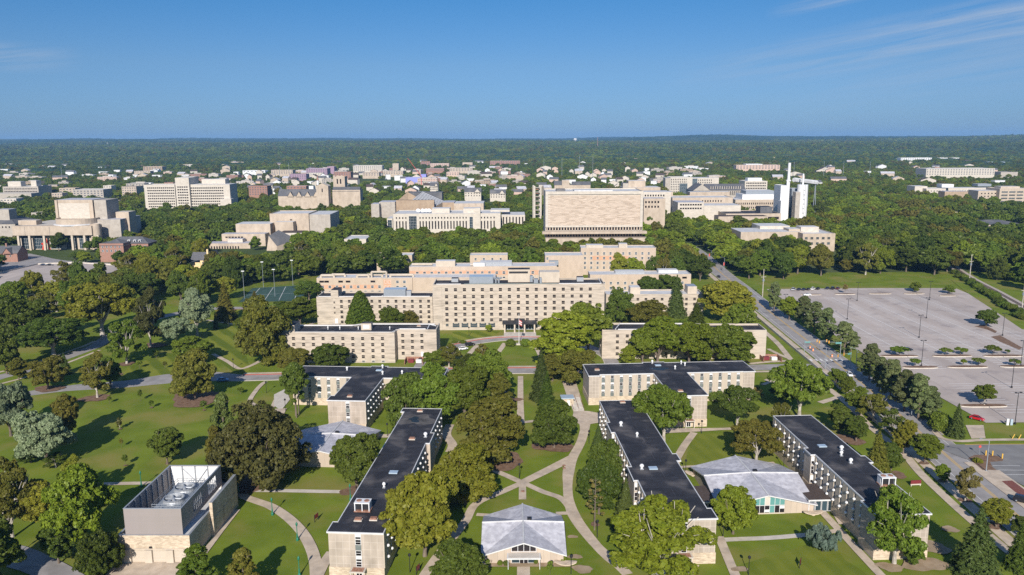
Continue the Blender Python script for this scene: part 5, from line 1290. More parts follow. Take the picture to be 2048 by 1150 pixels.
# ================================================================ footprints that keep trees off
def wpoly(root,pl):
    M=Matrix.Translation(root.location)@Matrix.Rotation(root.rotation_euler.z,4,'Z');return [tuple((M@Vector((*p,0))).xy) for p in pl]
for r_,pl in ((A,plA),(B,plB),(Cd,plC),(D,plD),(E_,plE),(J,plJ),(K,plK),(L,plL),(Nh,plN),(Rw,plR),(Mh,plM),(M2,plM2),(M3,plM3)): block_poly(wpoly(r_,pl),5)
for r_,pl in ((blk,[(0,0),(25,0),(25,16),(0,16)]),(M4,[(0,0),(53,0),(53,15),(0,15)]),(M5,[(0,0),(26,0),(26,14),(0,14)]),(M6,[(0,0),(27,0),(27,12),(0,12)])): block_poly(wpoly(r_,pl),5)
def block_line(w,d):
    for i in range(len(w)-1): block_poly([w[i],w[i+1],(w[i+1][0]+.1,w[i+1][1]+.1)],d)
[block_poly(f_,6) for f_ in FIELDS];block_line(ws,13);block_poly(lotw,2);block_line(wr,6)
block_poly([G(478,606),G(502,574),G(620,566),G(614,604)],4)
block_line(smooth([G(*p) for p in drive]),8)
block_poly([G(0,600),G(60,590),G(160,560),G(262,529),G(230,522),G(128,514),G(30,508),G(0,515)],4)
# ================================================================ mid-distance buildings
BL=[]
def fb(name,label,cat,x0,x1,yt,Dd,dep,wmat,rmat,par=.6,yaw=0,group=None,cop=None,front=30,z0=0):
    X0=atD(x0,yt,Dd)[0];X1=atD(x1,yt,Dd)[0];Ht=topz((x0+x1)/2,yt,Dd);W_=(X1-X0)/max(.3,math.cos(yaw))
    r=hall(name,label,cat,(X0,Dd),yaw,[(0,0),(W_,0),(W_,dep),(0,dep)],Ht,wmat,rmat,par,group,cop)
    front=front if Dd<900 or front!=30 else 30+(Dd-900)*.32
    block_poly(wpoly(r,[(0,-front),(W_,-front),(W_,dep),(0,dep)]),4);BL.append(r)
    r['W']=W_;r['H']=Ht
    return r,Facade(r,(0,0),(W_,0)),W_,Ht
def sub(root,name,x0,x1,yt,Dd,dep,zb,mat,rmat,dv=0):
    """a block of the same building, given by its photo columns, in root's frame (yaw 0)"""
    o=root.location;a=atD(x0,yt,Dd);b=atD(x1,yt,Dd)
    m=MB();m.box(a[0]-o.x,b[0]-o.x,Dd-o.y,Dd-o.y+dep,zb,a[2],0,1)
    fr=14 if Dd<1000 else (Dd-900)*.3;block_poly([(a[0],Dd-fr),(b[0],Dd-fr),(b[0],Dd+dep),(a[0],Dd+dep)],4)
    return m.build(name,[mat,rmat],root),Facade(root,(a[0]-o.x,Dd-o.y),(b[0]-o.x,Dd-o.y)),b[0]-a[0],a[2]
def gable(root,x0,x1,y0,y1,z0,z1,mat,wallm,axis='x',name='roof',ov=.5):
    b=MB()
    if axis=='x':
        ym=(y0+y1)/2
        b.poly([(x0-ov,y0-ov,z0),(x1+ov,y0-ov,z0),(x1+ov,ym,z1),(x0-ov,ym,z1)],0);b.poly([(x1+ov,y1+ov,z0),(x0-ov,y1+ov,z0),(x0-ov,ym,z1),(x1+ov,ym,z1)],0)
        b.poly([(x0,y1,z0),(x0,y0,z0),(x0,ym,z1-.1)],1);b.poly([(x1,y0,z0),(x1,y1,z0),(x1,ym,z1-.1)],1)
    else:
        xm=(x0+x1)/2
        b.poly([(x0-ov,y1+ov,z0),(x0-ov,y0-ov,z0),(xm,y0-ov,z1),(xm,y1+ov,z1)],0);b.poly([(x1+ov,y0-ov,z0),(x1+ov,y1+ov,z0),(xm,y1+ov,z1),(xm,y0-ov,z1)],0)
        b.poly([(x0,y0,z0),(x1,y0,z0),(xm,y0,z1-.1)],1);b.poly([(x1,y1,z0),(x0,y1,z0),(xm,y1,z1-.1)],1)
    return b.build(name,[mat,wallm],root)
def hip(root,x0,x1,y0,y1,z0,z1,mat,name='roof',ov=.6):
    x0-=ov;x1+=ov;y0-=ov;y1+=ov;b=MB();d=min(x1-x0,y1-y0)/2
    if x1-x0>=y1-y0: p,q=(x0+d,(y0+y1)/2,z1),(x1-d,(y0+y1)/2,z1);b.poly([(x0,y0,z0),(x1,y0,z0),q,p]);b.poly([(x1,y1,z0),(x0,y1,z0),p,q]);b.poly([(x0,y1,z0),(x0,y0,z0),p]);b.poly([(x1,y0,z0),(x1,y1,z0),q])
    else: p,q=((x0+x1)/2,y0+d,z1),((x0+x1)/2,y1-d,z1);b.poly([(x0,y1,z0),(x0,y0,z0),p,q]);b.poly([(x1,y0,z0),(x1,y1,z0),q,p]);b.poly([(x0,y0,z0),(x1,y0,z0),p]);b.poly([(x1,y1,z0),(x0,y1,z0),q])
    return b.build(name,[mat],root)
pale=noise_mat('pale_limestone',(.44,.395,.33),(.54,.49,.415),.3,7,.88,stretch=(1,1,2.),coord='obj');greyst=noise_mat('grey_limestone',(.32,.285,.24),(.41,.37,.315),.3,7,.88,coord='obj')
buff=noise_mat('buff_limestone',(.36,.295,.225),(.47,.39,.305),.25,7,.88,coord='obj',stretch=(1,1,.6));tan=noise_mat('tan_stone',(.30,.22,.15),(.38,.29,.20),.3,6,.88,coord='obj')
bluer=plain('blue_grey_metal_roof',(.13,.20,.30),.5);yst=noise_mat('yellow_stone',(.62,.45,.23),(.74,.57,.32),.8,6,.88,coord='obj')
# --- the great library
lib,f,w,h=fb('library','great windowless limestone library block with quilted stone facade','library',1091,1286.5,382.5,700,42,pale,roofw,.8,front=42)
zb=topz(1190,454,700)
b=MB();g=random.Random(4);nx,nzv=24,26;dx=(w-5)/nx;dz=(h-zb-5.2)/nzv
for j in range(nzv):
    for i in range(nx):
        x=2.5+dx*i+(dx*.5 if j%2 else 0);ww=dx*.97
        if x+ww>w-2.5: ww=w-2.5-x
        d=g.choice((.34,.20,-.22,-.12,.10))+g.uniform(-.05,.05);z=zb+1.6+dz*j
        i0=len(b.v);t0,t1=(0,d) if d>0 else (-d,0);b.v+=[(x,-.05-t0,z),(x+ww,-.05-t0,z),(x+ww,-.05-t1,z+dz*.97),(x,-.05-t1,z+dz*.97),(x,0,z+dz*.97),(x+ww,0,z+dz*.97),(x,0,z),(x+ww,0,z)]
        b.f+=[(i0,i0+1,i0+2,i0+3),(i0+3,i0+2,i0+5,i0+4),(i0+6,i0+7,i0+1,i0)];b.m+=[0,0,0]
lf=b.build('stone_relief',[noise_mat('quilted_limestone',(.44,.355,.275),(.51,.42,.335),.3,5,.9,coord='obj',stretch=(.4,.4,2))],lib);
b=MB();b.box(0,2.4,-.9,-.006,zb,h);b.box(w-2.4,w,-.9,-.006,zb,h);b.box(2.41,w-2.41,-.95,-.006,h-2.6,h-.01);b.box(2.41,w-2.41,-.9,-.006,zb,zb+1.5);b.build('stone_border',[pale],lib)
for z0,z1 in ((zb-2.8,zb-.3),(zb-8.4,zb-5.6)):
    MB().box(.5,w-.5,-.02,-.005,z0,z1).build('dark_glass_strip',[glass],lib)  # flat dark glass strip on the wall face, not set back
    mm_=MB().box(0,.9,-.5,-.03,z0-.05,z1+.05).mesh('mullion',buff)
    for k in range(34): obj('mullion',mm_,lib,(1+k*w/34.5,0,0))
b=MB();b.box(-3,w+3,-7,-.6,zb-5.4,zb-3.2);b.box(-3,w+3,-9,-.6,0,zb-8.8);b.build('podium',[buff],lib)
rbox(lib,'roof_plant',10,18,8,20,h-.8,h+1.4,slate);rbox(lib,'roof_plant',26,60,6,26,h-.8,h+.5,roofw)
sub(lib,'rear_block',1246,1321,375,820,26,0,buff,roofw);sub(lib,'rear_block',1257,1291,361.5,826,16,25,buff,roofw);sub(lib,'rear_block',1246,1257,366.5,824,16,25,greyst,slate)
o_,f2,w2,h2=sub(lib,'rear_wing',1287,1342,384,790,24,0,pale,roofw);wgrid(f2,[2+2.6*i for i in range(int((w2-4)/2.6))],[h2-3.5],1.4,1.8,'slot',.05);o_,f2,w2,h2=sub(lib,'low_wing',1288,1331,397,768,16,0,buff,roofg);wgrid(f2,[2+3*i for i in range(int((w2-4)/3))],[h2-3.5,h2-8],1.6,2,'slot',.05)
# --- broadcast building
tv,f,w,h=fb('broadcast_building','long white limestone building with tall slot windows and rooftop dishes','college building',786,1001,427,815,42,pale,roofw,.5,front=60)
us=[atD(512+x/3.992,440,815)[0]-tv.location.x for x in (1122,1147,1172,1197,1310,1334,1359,1384,1408,1433,1457,1482,1507,1531,1556,1580,1605,1629,1654,1678,1800,1825,1850,1876,1901)]
wgrid(f,us,[h-4.4],1.2,1.8,'slot',.05);wgrid(f,us,[h-11.8],1.3,8.2,'slot',.05)
f.put(win(8,14,'curtain'),'window',atD(512+1252/3.992,440,815)[0]-tv.location.x,h-9.5,.05);f.put(win(3.4,13,'curtain'),'window',atD(512+1718/3.992,440,815)[0]-tv.location.x,h-10,.3)
sub(tv,'stair_tower',512+1748/3.992,512+1790/3.992,416,813,12,0,pale,roofw)
sub(tv,'rooftop_block',512+1403/3.992,512+1545/3.992,417,826,16,h-.6,pale,roofw);sub(tv,'rooftop_block',512+1655/3.992,512+1750/3.992,417,826,16,h-.6,pale,roofw)
o_,f2,w2,h2=sub(tv,'side_wing',1003,1050,430,835,36,0,pale,roofw);wgrid(f2,[2+3.4*i for i in range(7)],[h2-6],1.3,8,'slot',.05)
o_,f2,w2,h2=sub(tv,'side_wing',512+1045/3.992,785,437,822,24,0,pale,roofw);f2.put(win(max(3,w2-1.5),9,'curtain'),'window',w2/2,h2-6,.05)
sub(tv,'rooftop_block',981,1019,420,840,22,h-1,pale,roofw)
sub(tv,'rear_hall',908,967,407,862,36,0,buff,roofw);sub(tv,'rear_hall',885,908,405,870,30,0,tan,roofg)
for x in (852,858,836,845):
    a=atD(x,418,830);d=MB();d.lathe(0,0,[(.1,0),(1.4,.35),(2.2,1.1)],14,0);o_=d.build('satellite_dish',[white],tv,(a[0]-tv.location.x,15,h+1.5));o_.rotation_euler=(R(60),0,R(20))
# --- auditorium
au,f,w,h=fb('auditorium','brown gabled auditorium with slate roof and striped skylight pyramid','auditorium',794,868,405,907,30,tan,slate,.3)
oa=au.location
def lc(px,py,D_): q_=atD(px,py,D_);return (q_[0]-oa.x,D_-oa.y,q_[2])
b=MB();g0=lc(786,409,915);g1=lc(815,384,925);g2=lc(818,384,965);g3=lc(790,408,960)
b.poly([g0,g1,g2,g3],1);b.poly([(g0[0],g0[1],0),(g1[0],g1[1],0),g1,g0],0);b.build('side_roof',[tan,bluer],au)
b=MB();g4=lc(824,398,918);g5=lc(846,382.5,940);b.poly([(g1[0],g1[1]+.3,0),(g4[0]+8,g1[1]+.3,0),(g4[0]+8,g1[1]+.3,g4[2]),(g1[0],g1[1]+.3,g1[2])],0);b.build('gable_wall',[tan],au)
b=MB();q=[Vector(lc(*v)) for v in ((825,399,914),(846,382.5,942),(890,402,926),(868,414,902))]
n=9
for k in range(n):
    t0,t1,t2=k/n,(k+.5)/n,(k+1)/n
    l_=lambda a_,b_,t:a_.lerp(b_,t)
    b.poly([l_(q[1],q[0],t1),l_(q[2],q[3],t1),l_(q[2],q[3],t0),l_(q[1],q[0],t0)],0);b.poly([l_(q[1],q[0],t2),l_(q[2],q[3],t2),l_(q[2],q[3],t1),l_(q[1],q[0],t1)],1)
b.poly([q[0],(q[0].x,q[0].y,0),(q[3].x,q[3].y,0),q[3]],2);b.poly([q[3],(q[3].x,q[3].y,0),(q[2].x,q[2].y,0),q[2]],2);b.build('skylight',[slate,trimw,tan],au)
sub(au,'brick_wing',792,868,400.5,895,6,0,tan,roofb);sub(au,'rear_stage',816,884,385,962,20,0,slate,slate)
sub(au,'annex',742,758,408,880,20,0,greyst,roofg);sub(au,'annex',758,790,404,890,24,0,greyst,roofg)
# --- musical arts centre
ma,f,w,h=fb('arts_centre','brutalist concrete arts centre with a tall fly tower over a drum','theatre',23.5,182.5,452,700,60,buff,concw,.5)
zc=topz(60,471,700)
ma['kind']='thing'
for ch in list(ma.children):
    if ch.name.startswith('wall'): bpy.data.objects.remove(ch,do_unlink=True)
b=MB();b.box(0,w,0,6,zc,h-.001);b.box(0,w,6.01,60,0,h-.51);b.build('wall',[buff],ma)
for k,x in enumerate((4,14,27,52,63,75)): MB().box(x-.9,x+.9,.3,2.2,0,zc).build('pillar',[limed],ma)
f=Facade(ma,(0,6.0),(w,6.0));wgrid(f,[8,20,34,48,60],[zc/2],9.5,zc-1.2,'curtain',.03)
for x in (11,33,): MB().box(x-.12,x+.12,-.06,-.001,zc,h-.5).build('joint',[slate],ma)
o_,f2,w2,h2=sub(ma,'fly_tower',110,184,400,722,26,h-.5,buff,roofg)
MB().box(2.4,w2-3.2,-.1,-.002,h-.4,h2-3).build('panel',[pale],ma,(f2.p0.x,f2.p0.y,0))
for x in (0,w2-1.4): MB().box(x,x+2.2,-1.2,-.003,h-.4,h2).build('corner_pier',[buff],ma,(f2.p0.x,f2.p0.y,0))
MB().box(w2+.8,w2+12,1,24,h-.5,h2-.4).build('fly_tower_side',[greyst],ma,(f2.p0.x,f2.p0.y,0))
a=atD(141,445,706);d=MB();d.lathe(0,0,[(20,h-.4),(20,h+.5),(19,h+.9)],40,1);d.lathe(0,0,[(18,h+.9),(18,h+5.5),(17.4,h+5.5),(17.4,h+4.5),(0.1,h+4.5)],40,0);d.build('drum',[buff,roofw],ma,(a[0]-ma.location.x,19.,0))
a=atD(190,446,706);d=MB();d.lathe(0,0,[(4.3,0),(4.3,h+1.2),(3.8,h+1.2),(3.8,h)],28,0);d.build('stair_cylinder',[buff],ma,(a[0]-ma.location.x,6,0))
sub(ma,'rooftop_block',36,72,441,715,9,h-.5,buff,concw)
sub(ma,'side_wing',193,240,439,718,40,0,greyst,roofg);sub(ma,'corner_drum',231,257,424,730,14,0,buff,concw)
# --- long slab of offices with window bands
ba,f,w,h=fb('office_slab','long pale nine storey slab with rows of small dark windows above the trees','college building',287.5,349,369.3,1120,26,pale,roofw,.8)
def rowbands(f,zs,u0,u1,hh=1.7,n=None):
    for z in zs:
        b=MB();m=n or int((u1-u0)/2.6)
        p=(u1-u0)/m
        for k in range(m): b.box(u0+k*p+.35,u0+(k+1)*p-.35,-.06,-.002,z-hh/2,z+hh/2)
        f.put(b.mesh('window_band',glass),'window_band',0,0,.004)
zs=[h-4.6-3.75*i for i in range(8)];rowbands(f,zs,4,w-1)
o_,f2,w2,h2=sub(ba,'tower',349.5,377,355.5,1118,32,0,pale,roofw);rowbands(f2,[h2-13-3.75*i for i in range(8)],2,w2-2)
o_,f2,w2,h2=sub(ba,'right_wing',377.5,459,369,1122,30,0,pale,roofw);rowbands(f2,[h2-5-3.75*i for i in range(8)],2,w2-9)
sub(ba,'lift_block',362,389,353.5,1140,14,20,pale,concw);sub(ba,'rooftop_plant',403,450,358.5,1140,16,20,pale,roofw);sub(ba,'corner_block',440,462,398,1115,12,0,pale,roofw)
# --- stepped fine arts block
fa,f,w,h=fb('gallery_building','stepped limestone gallery building with a dark wedge roof','college building',539,617,427,748,34,buff,roofw,.6,front=50)
f.put(win(2.2,1.,'slot'),'window',20,h-6,.05)
sub(fa,'block',550,586,444,738,9,0,buff,roofw);sub(fa,'grey_wing',617,660,429,750,40,0,greyst,roofw)
o_,f2,w2,h2=sub(fa,'lower_wing',556,604,466,716,20,0,pale,roofb);wgrid(f2,[w2*.62,w2*.72,w2*.82,w2*.92],[h2-3,h2-7],1.6,2,'slot',.05)
sub(fa,'block',471,540,448,735,22,0,buff,roofw);o_,f2,w2,h2=sub(fa,'terrace_block',443,530,468,722,12,0,buff,roofg);rowbands(f2,[h2-3],3,w2*.5,1.2);o_,f2,w2,h2=sub(fa,'terrace_block',413,500,487,705,16,0,buff,roofg);wgrid(f2,[2+2.4*i for i in range(12)],[h2-4],1.2,3,'slot',.05)
o_,f2,w2,h2=sub(fa,'terrace_block',455,485,478,712,8,0,pale,roofg);wgrid(f2,[1.5+2.2*i for i in range(5)],[h2-6],1.4,2.4,'slot',.05)
a=atD(531,489,688);b_=atD(557,489,688);zt=topz(540,466,696);o=fa.location
b=MB();x0,x1=a[0]-o.x,b_[0]-o.x+6;y0=690-o.y;b.poly([(x0,y0,0),(x1-8,y0,0),(x1-8,y0,4),(x0+2,y0+2,zt-2)],1);b.poly([(x1-8,y0,0),(x1+6,y0+16,0),(x1+6,y0+16,8),(x1-8,y0,4)],1);b.poly([(x0+2,y0+2,zt-2),(x1-8,y0,4),(x1+6,y0+16,8),(x0+8,y0+12,zt+2)],0);b.build('wedge_roof',[slate,buff],fa)
block_poly([(a[0],682),(b_[0]+12,682),(b_[0]+12,712),(a[0],712)],3)
# --- small flat building, brick mansion, yellow house, edge houses
fl,f,w,h=fb('flat_roofed_building','low flat roofed white building glimpsed between trees above the tennis court','building',688,732,478,705,30,pale,roofw,.4);wgrid(f,[3+3*i for i in range(5)],[h-3],1.6,2,'slot',.05)
br,f,w,h=fb('brick_mansion','red brick mansion with dark hipped roof and white dormers','house',213,296,487,640,16,redb,slate,0,front=3)
us=[2.5+3.6*i for i in range(int(w/3.6))]
wgrid(f,us,[h-2.6,h-6,2],1.3,1.9,'brickw',.03);hip(br,0,w,0,16,h,h+4.8,slate)
for x in (w*.52,w*.66,w*.78): d=MB();d.box(x-.9,x+.9,1.4,5,h+.6,h+2.8,0);d.box(x-.6,x+.6,1.36,1.399,h+1.1,h+2.4,1);d.build('dormer',[white,glass],br)
_o,f2,w2,h2=sub(br,'front_wing',198,246,487,628,14,0,redb,slate);wgrid(f2,[2.5+3.4*i for i in range(int(w2/3.4))],[h2-2.6,h2-6.],1.3,1.9,'brickw',.03);hip(br,atD(198,487,628)[0]-br.location.x,atD(246,487,628)[0]-br.location.x,-12,8,h-.2,h+4.2,slate)
yh,f,w,h=fb('stone_house','yellow stone house with steep gables and a tall chimney in the trees','house',400,427,521,560,13,yst,slate,0)
wgrid(f,[2,5.5,8],[h-1.8,h-5],1.2,1.4,'bay',.03);gable(yh,w*.55,w,-.3,13,h,h+6,slate,yst,'y');gable(yh,-7,w*.6,2,12,h,h+5.2,slate,yst,'x');rbox(yh,'chimney',w*.32,w*.32+1.2,5,6.2,h,h+7.4,yst)
sub(yh,'wing',378,400,525,563,11,0,yst,slate)
eh,f,w,h=fb('brick_house','brick house with steep dark gables at the picture edge','house',-12,34,507,632,14,redb,slate,0)
gable(eh,0,w,0,14,h,h+5.5,slate,redb,'x');gable(eh,w*.45,w*.8,-2,8,h,h+4.5,slate,redb,'y');wgrid(f,[4,9,13],[h-2],1.2,1.5,'bay',.03);rbox(eh,'chimney',6,7.2,6,7.2,h,h+7.5,redb)
le,f,w,h=fb('music_hall','long grey limestone hall with shallow hipped roof beside the arts centre','college building',-60,30,448,745,40,greyst,bluer,0)
hip(le,0,w,0,40,h,h+8,slate);wgrid(f,[w-2.5-3.2*i for i in range(10)],[h-3],1.2,1.6,'slot',.05);sub(le,'round_turret',-10,17,419,752,12,h,greyst,roofg)
ed,f,w,h=fb('campus_hall','dark grey flat roofed hall with white penthouses behind the arts centre','college building',5,76,373,1350,40,greyst,roofw,.6)
rowbands(f,[h-4,h-8.5,h-13],2,w-2,1.6);sub(ed,'penthouse',15,41,363,1358,14,12,pale,roofw);sub(ed,'penthouse',61,72,361,1358,14,12,pale,roofw);sub(ed,'parking_deck',-20,62,387,1290,24,0,greyst,concw)
# --- campus cluster to the right of the library
def simple(name,label,cat,x0,x1,yt,Dd,dep,wm,rm,rows,cols,ww=1.6,wh=1.8,style='slot',par=.5,**k):
    r,f,w,h=fb(name,label,cat,x0,x1,yt,Dd,dep,wm,rm,par,**k)
    for j in range(rows): wgrid(f,[w*(i+.5)/cols for i in range(cols)],[h-par-2.2-3.9*j],ww,wh,style,.05)
    return r,f,w,h
lab,f,w,h=simple('laboratory','limestone laboratory with square dark windows above the car park wood','laboratory',1552,1671,468,672,28,pale,roofw,2,0) if 0 else fb('laboratory','limestone laboratory with square dark windows above the car park wood','laboratory',1606,1671,467,668,34,buff,roofw,.6,front=48)
wgrid(f,[3+4.8*i for i in range(5)],[h-4,h-8.5],2.6,2.2,'wide',.03)
sub(lab,'low_wing',1482,1606,464,680,32,0,buff,roofw);sub(lab,'penthouse',1602,1638,454,682,12,h-1,pale,roofw);sub(lab,'penthouse',1578,1602,458,684,14,h-1,buff,roofw);sub(lab,'rear_wing',1520,1580,452,702,24,0,pale,roofw)
mo,f,w,h=fb('glass_fronted_school','modern pale school building with tall glass bays, behind the library','college building',1341,1385,354.5,1400,36,pale,roofw,.6);wgrid(f,[2+3.2*i for i in range(9)],[h-4-4.2*j for j in range(6)],1.3,2.6,'slot',.05)
f.put(win(14,18,'curtain'),'window',w*.6,9,.06)
o_,f2,w2,h2=sub(mo,'wing',1385,1438,356,1415,36,0,pale,roofw);wgrid(f2,[8+3.2*i for i in range(9)],[h2-4-4.2*j for j in range(5)],1.3,2.6,'slot',.05);f2.put(win(9,h2-4,'curtain'),'window',4.5,h2/2+1,.06)
sub(mo,'penthouse',1418,1438,351,1430,14,20,greyst,roofw);sub(mo,'glass_stair',1331,1341,356,1402,22,0,greyst,roofw)
go,f,w,h=fb('gothic_school','grey steep roofed collegiate hall right of the library','college building',1384,1492,381,1180,40,greyst,slate,0)
gable(go,22,w,0,34,h,h+9,slate,greyst,'x');gable(go,0,26,-6,34,h,h+10,slate,greyst,'y');wgrid(f,[28+2.9*i for i in range(int((w-30)/2.9))],[h-4],1.3,6,'slot',.05)
b=MB()
for i in range(14): b.box(28+i*3.4,29.2+i*3.4,3,6,h+2,h+6)
b.build('dormer',[greyst],go)
sb,f,w,h=fb('business_school','long low limestone school complex with grey pitched end roof','college building',1345,1466,395,905,36,buff,roofw,.6)
wgrid(f,[w*.5+3*i for i in range(8)],[h-4],1.3,2,'slot',.05);o_,f2,w2,h2=sub(sb,'front_wing',1356,1408,405,862,30,0,pale,roofg);rowbands(f2,[h2-2.5,h2-6.5],2,w2-2,1.6)
sub(sb,'white_plant',1356,1408,404,880,16,h-4,white,roofw);sub(sb,'front_wing',1408,1482,411,870,30,0,pale,roofw);o=sb.location
x0,x1=atD(1304,408,850)[0]-o.x,atD(1340,408,850)[0]-o.x;hb_=topz(1320,416,850);MB().box(x0,x1,850-o.y,850-o.y+40,0,hb_).build('pitched_wing',[buff],sb);gable(sb,x0,x1,850-o.y,890-o.y,hb_,hb_+9,slate,buff,'y');block_poly([(x0+o.x,838),(x1+o.x,838),(x1+o.x,892),(x0+o.x,892)],3)
sub(sb,'rear_slab',1380,1460,384,960,14,0,buff,roofw);sub(sb,'rear_slab',1310,1346,384,935,20,0,buff,roofg)
sc,f,w,h=fb('science_building','buff science building with glassy white rooftop storey','college building',1471,1562,399,985,46,buff,roofw,.5)
wgrid(f,[2+2.6*i for i in range(18)],[h-5,h-10],1.2,2.4,'slot',.05);sub(sc,'roof_storey',1485,1556,389,993,30,h-.5,white,roofw);sub(sc,'roof_storey',1492,1548,381.5,999,22,h+2,steel,roofw)
mh_,f,w,h=fb('modern_hall','white modern hall with horizontal glass bands near the chimneys','college building',1490,1535,362,1300,34,pale,roofw,.5);rowbands(f,[h-3.5-4.2*i for i in range(5)],2,w-2,2);sub(mh_,'penthouse',1496,1524,356,1308,16,20,white,roofw)
th,f,w,h=fb('black_roofed_hall','low black roofed hall with a brown band in front of the science building','college building',1452,1562,427,838,40,buff,roofk,.6)
MB().box(2,w-2,-.05,-.002,h-6.2,h-3.6).build('dark_glass_strip',[glass],th);sub(th,'front_wing',1437,1536,433,822,18,0,buff,roofb);sub(th,'penthouse',1521,1545,414,850,16,h-1,slate,roofk)  # the dark glass strip lies flat on the wall
# --- power plant with white stacks
pp,f,w,h=fb('power_plant','white power plant with a tall stack and a round silo','power plant',1562,1577,371,868,22,white,roofw,.3)
zt=topz(1582,326,868);d=MB();d.tube((w+2.6,8,0),(w+2.6,8,zt),1.75,1.5,16);d.tube((w+2.6,8,zt-20),(w+2.6,8,zt-18.5),2.6,2.6,16);d.build('chimney',[white],pp)
d=MB();d.tube((w+.9,6,0),(w+.9,6,zt-20),1.0,1.0,12);d.build('flue',[white],pp)
a=atD(1611,371,866);d=MB();d.lathe(0,0,[(5.7,0),(5.7,a[2]),(5.2,a[2]+.6)],28);d.build('silo',[white],pp,(a[0]-pp.location.x,6,0));zz_=topz(1611,348,866);d=MB();d.tube((0,0,a[2]),(0,0,zz_),.95,.85,12);d.build('chimney',[white],pp,(a[0]-pp.location.x,6,0))
block_disc(a[0],872,12)
sub(pp,'boiler_house',1584,1599,377,884,14,0,steel,roofw);sub(pp,'boiler_house',1592,1601,384,864,10,0,greyst,roofw);sub(pp,'annex',1562,1576,402,858,10,0,white,roofw);d=MB()
for z_ in range(4,int(a[2]),5): d.box(-.9,.9,-6.2,-5.75,z_,z_+.5)
d.tube((-.8,-6,0),(-.8,-6,a[2]+1),.12,n=5);d.tube((.8,-6,0),(.8,-6,a[2]+1),.12,n=5);d.build('ladder',[greym],pp,(a[0]-pp.location.x,6,0))
a=atD(1588,356,885);c=atD(1634,360,905);d=MB();o=pp.location
p,q=Vector((a[0]-o.x,a[1]-o.y,a[2]-2)),Vector((c[0]-o.x,c[1]-o.y,c[2]-3));d.tube(p,q,2.6,2.6,6);d.build('conveyor',[roofw],pp);d=MB()
for t in (.3,.6,.95): m_=p.lerp(q,t);d.tube((m_.x-2,m_.y,0),(m_.x,m_.y,m_.z),.4,n=5);d.tube((m_.x+2,m_.y,0),(m_.x,m_.y,m_.z),.4,n=5)
d.build('trestle',[steel],pp)
# --- bell tower of slim piers
bt=thing('bell_tower','slim open bell tower of tall white piers beside the library','tower',(atD(1074,400,850)[0],850,0),R(10))
zt=topz(1074,371,850)
for x,y in ((-3.4,-3),(3.4,-3),(3.4,3),(-3.4,3)): MB().box(x-.8,x+.8,y-.8,y+.8,0,zt+random.uniform(-1,.6)).build('pier',[pale],bt)
d=MB()
for k in range(9): d.box(-2.5,2.5,-2.5,2.5,6+k*4.8,6.6+k*4.8)
d.build('landing',[greyst],bt);d=MB()
for k in range(5):
    for x in (-1.2,0,1.2): d.lathe(x,0,[(.8,zt-22+k*4.4),(.5,zt-20.9+k*4.4),(.2,zt-20.4+k*4.4)],8)
d.build('bell',[copperv],bt);block_disc(bt.location.x,850,12)
sheet('lawn',[(1072,432),(1092,432),(1095,390),(1078,390)],grass,z=.02);block_poly([G(1064,445),G(1096,445),G(1092,392),G(1066,392)],0)
# --- right hand residence cluster
d1,f,w,h=fb('residence_block','pale residence block with stair glass, white penthouses, beyond the right hand wood','residence hall',1853,1892,377,1270,28,pale,roofw,.5);wgrid(f,[3.5+4.6*i for i in range(6)],[h-4-3.8*j for j in range(5)],1.5,1.6,'slot',.05)
sub(d1,'left_block',1830,1855,372.5,1282,26,0,pale,roofw);sub(d1,'penthouse',1884,1908,368.5,1292,16,15,white,roofw);o_,f2,w2,h2=sub(d1,'rear_wing',1892,1990,376,1310,24,0,pale,roofw);wgrid(f2,[4+4*i for i in range(13)],[h2-5-4*j for j in range(4)],1.6,1.7,'slot',.05);sub(d1,'penthouse',1956,1983,368,1318,16,15,steel,roofw);o_,f2,w2,h2=sub(d1,'brown_wing',1890,1938,383,1240,20,0,tan,roofg)
d2,f,w,h=fb('residence_block','taller residence block with dark balcony bands at the picture edge','residence hall',2000,2064,377,1150,34,buff,roofw,.6);wgrid(f,[w*.16+i*w*.24 for i in range(4)],[h-5-4.6*j for j in range(6)],w*.2,2.2,'wide',.05);o_,f2,w2,h2=sub(d2,'lower_wing',1957,2001,381.5,1158,26,0,buff,roofw);wgrid(f2,[5+5*i for i in range(5)],[h2-4-4.3*j for j in range(5)],1.8,1.8,'slot',.05);sub(d2,'penthouse',2002,2040,373,1162,16,20,buff,roofw)
d3,f,w,h=fb('office_bungalow','low buff office with a dark shallow hipped roof, at the picture edge behind the wood','building',1957,2050,449,812,34,buff,slate,0);hip(d3,0,w,0,34,h,h+3.4,slate);wgrid(f,[3+4*i for i in range(11)],[h-2.6],2.6,2.2,'wide',.05)
d4,f,w,h=fb('low_office','low white roofed office half hidden in the right hand wood','building',1876,1916,424,925,24,buff,roofw,.5);wgrid(f,[3+3*i for i in range(6)],[h-3],2,2,'slot',.05);sub(d4,'wing',1836,1876,418,965,18,0,tan,roofg)

for q_ in ([(1606,503),(1676,503),(1690,545),(1618,545)],[(408,503),(600,500),(588,530),(520,540),(420,530)],[(372,545),(432,545),(438,566),(366,566)],[(20,505),(200,505),(200,530),(20,530)]): block_poly([G(*v) for v in q_],1)
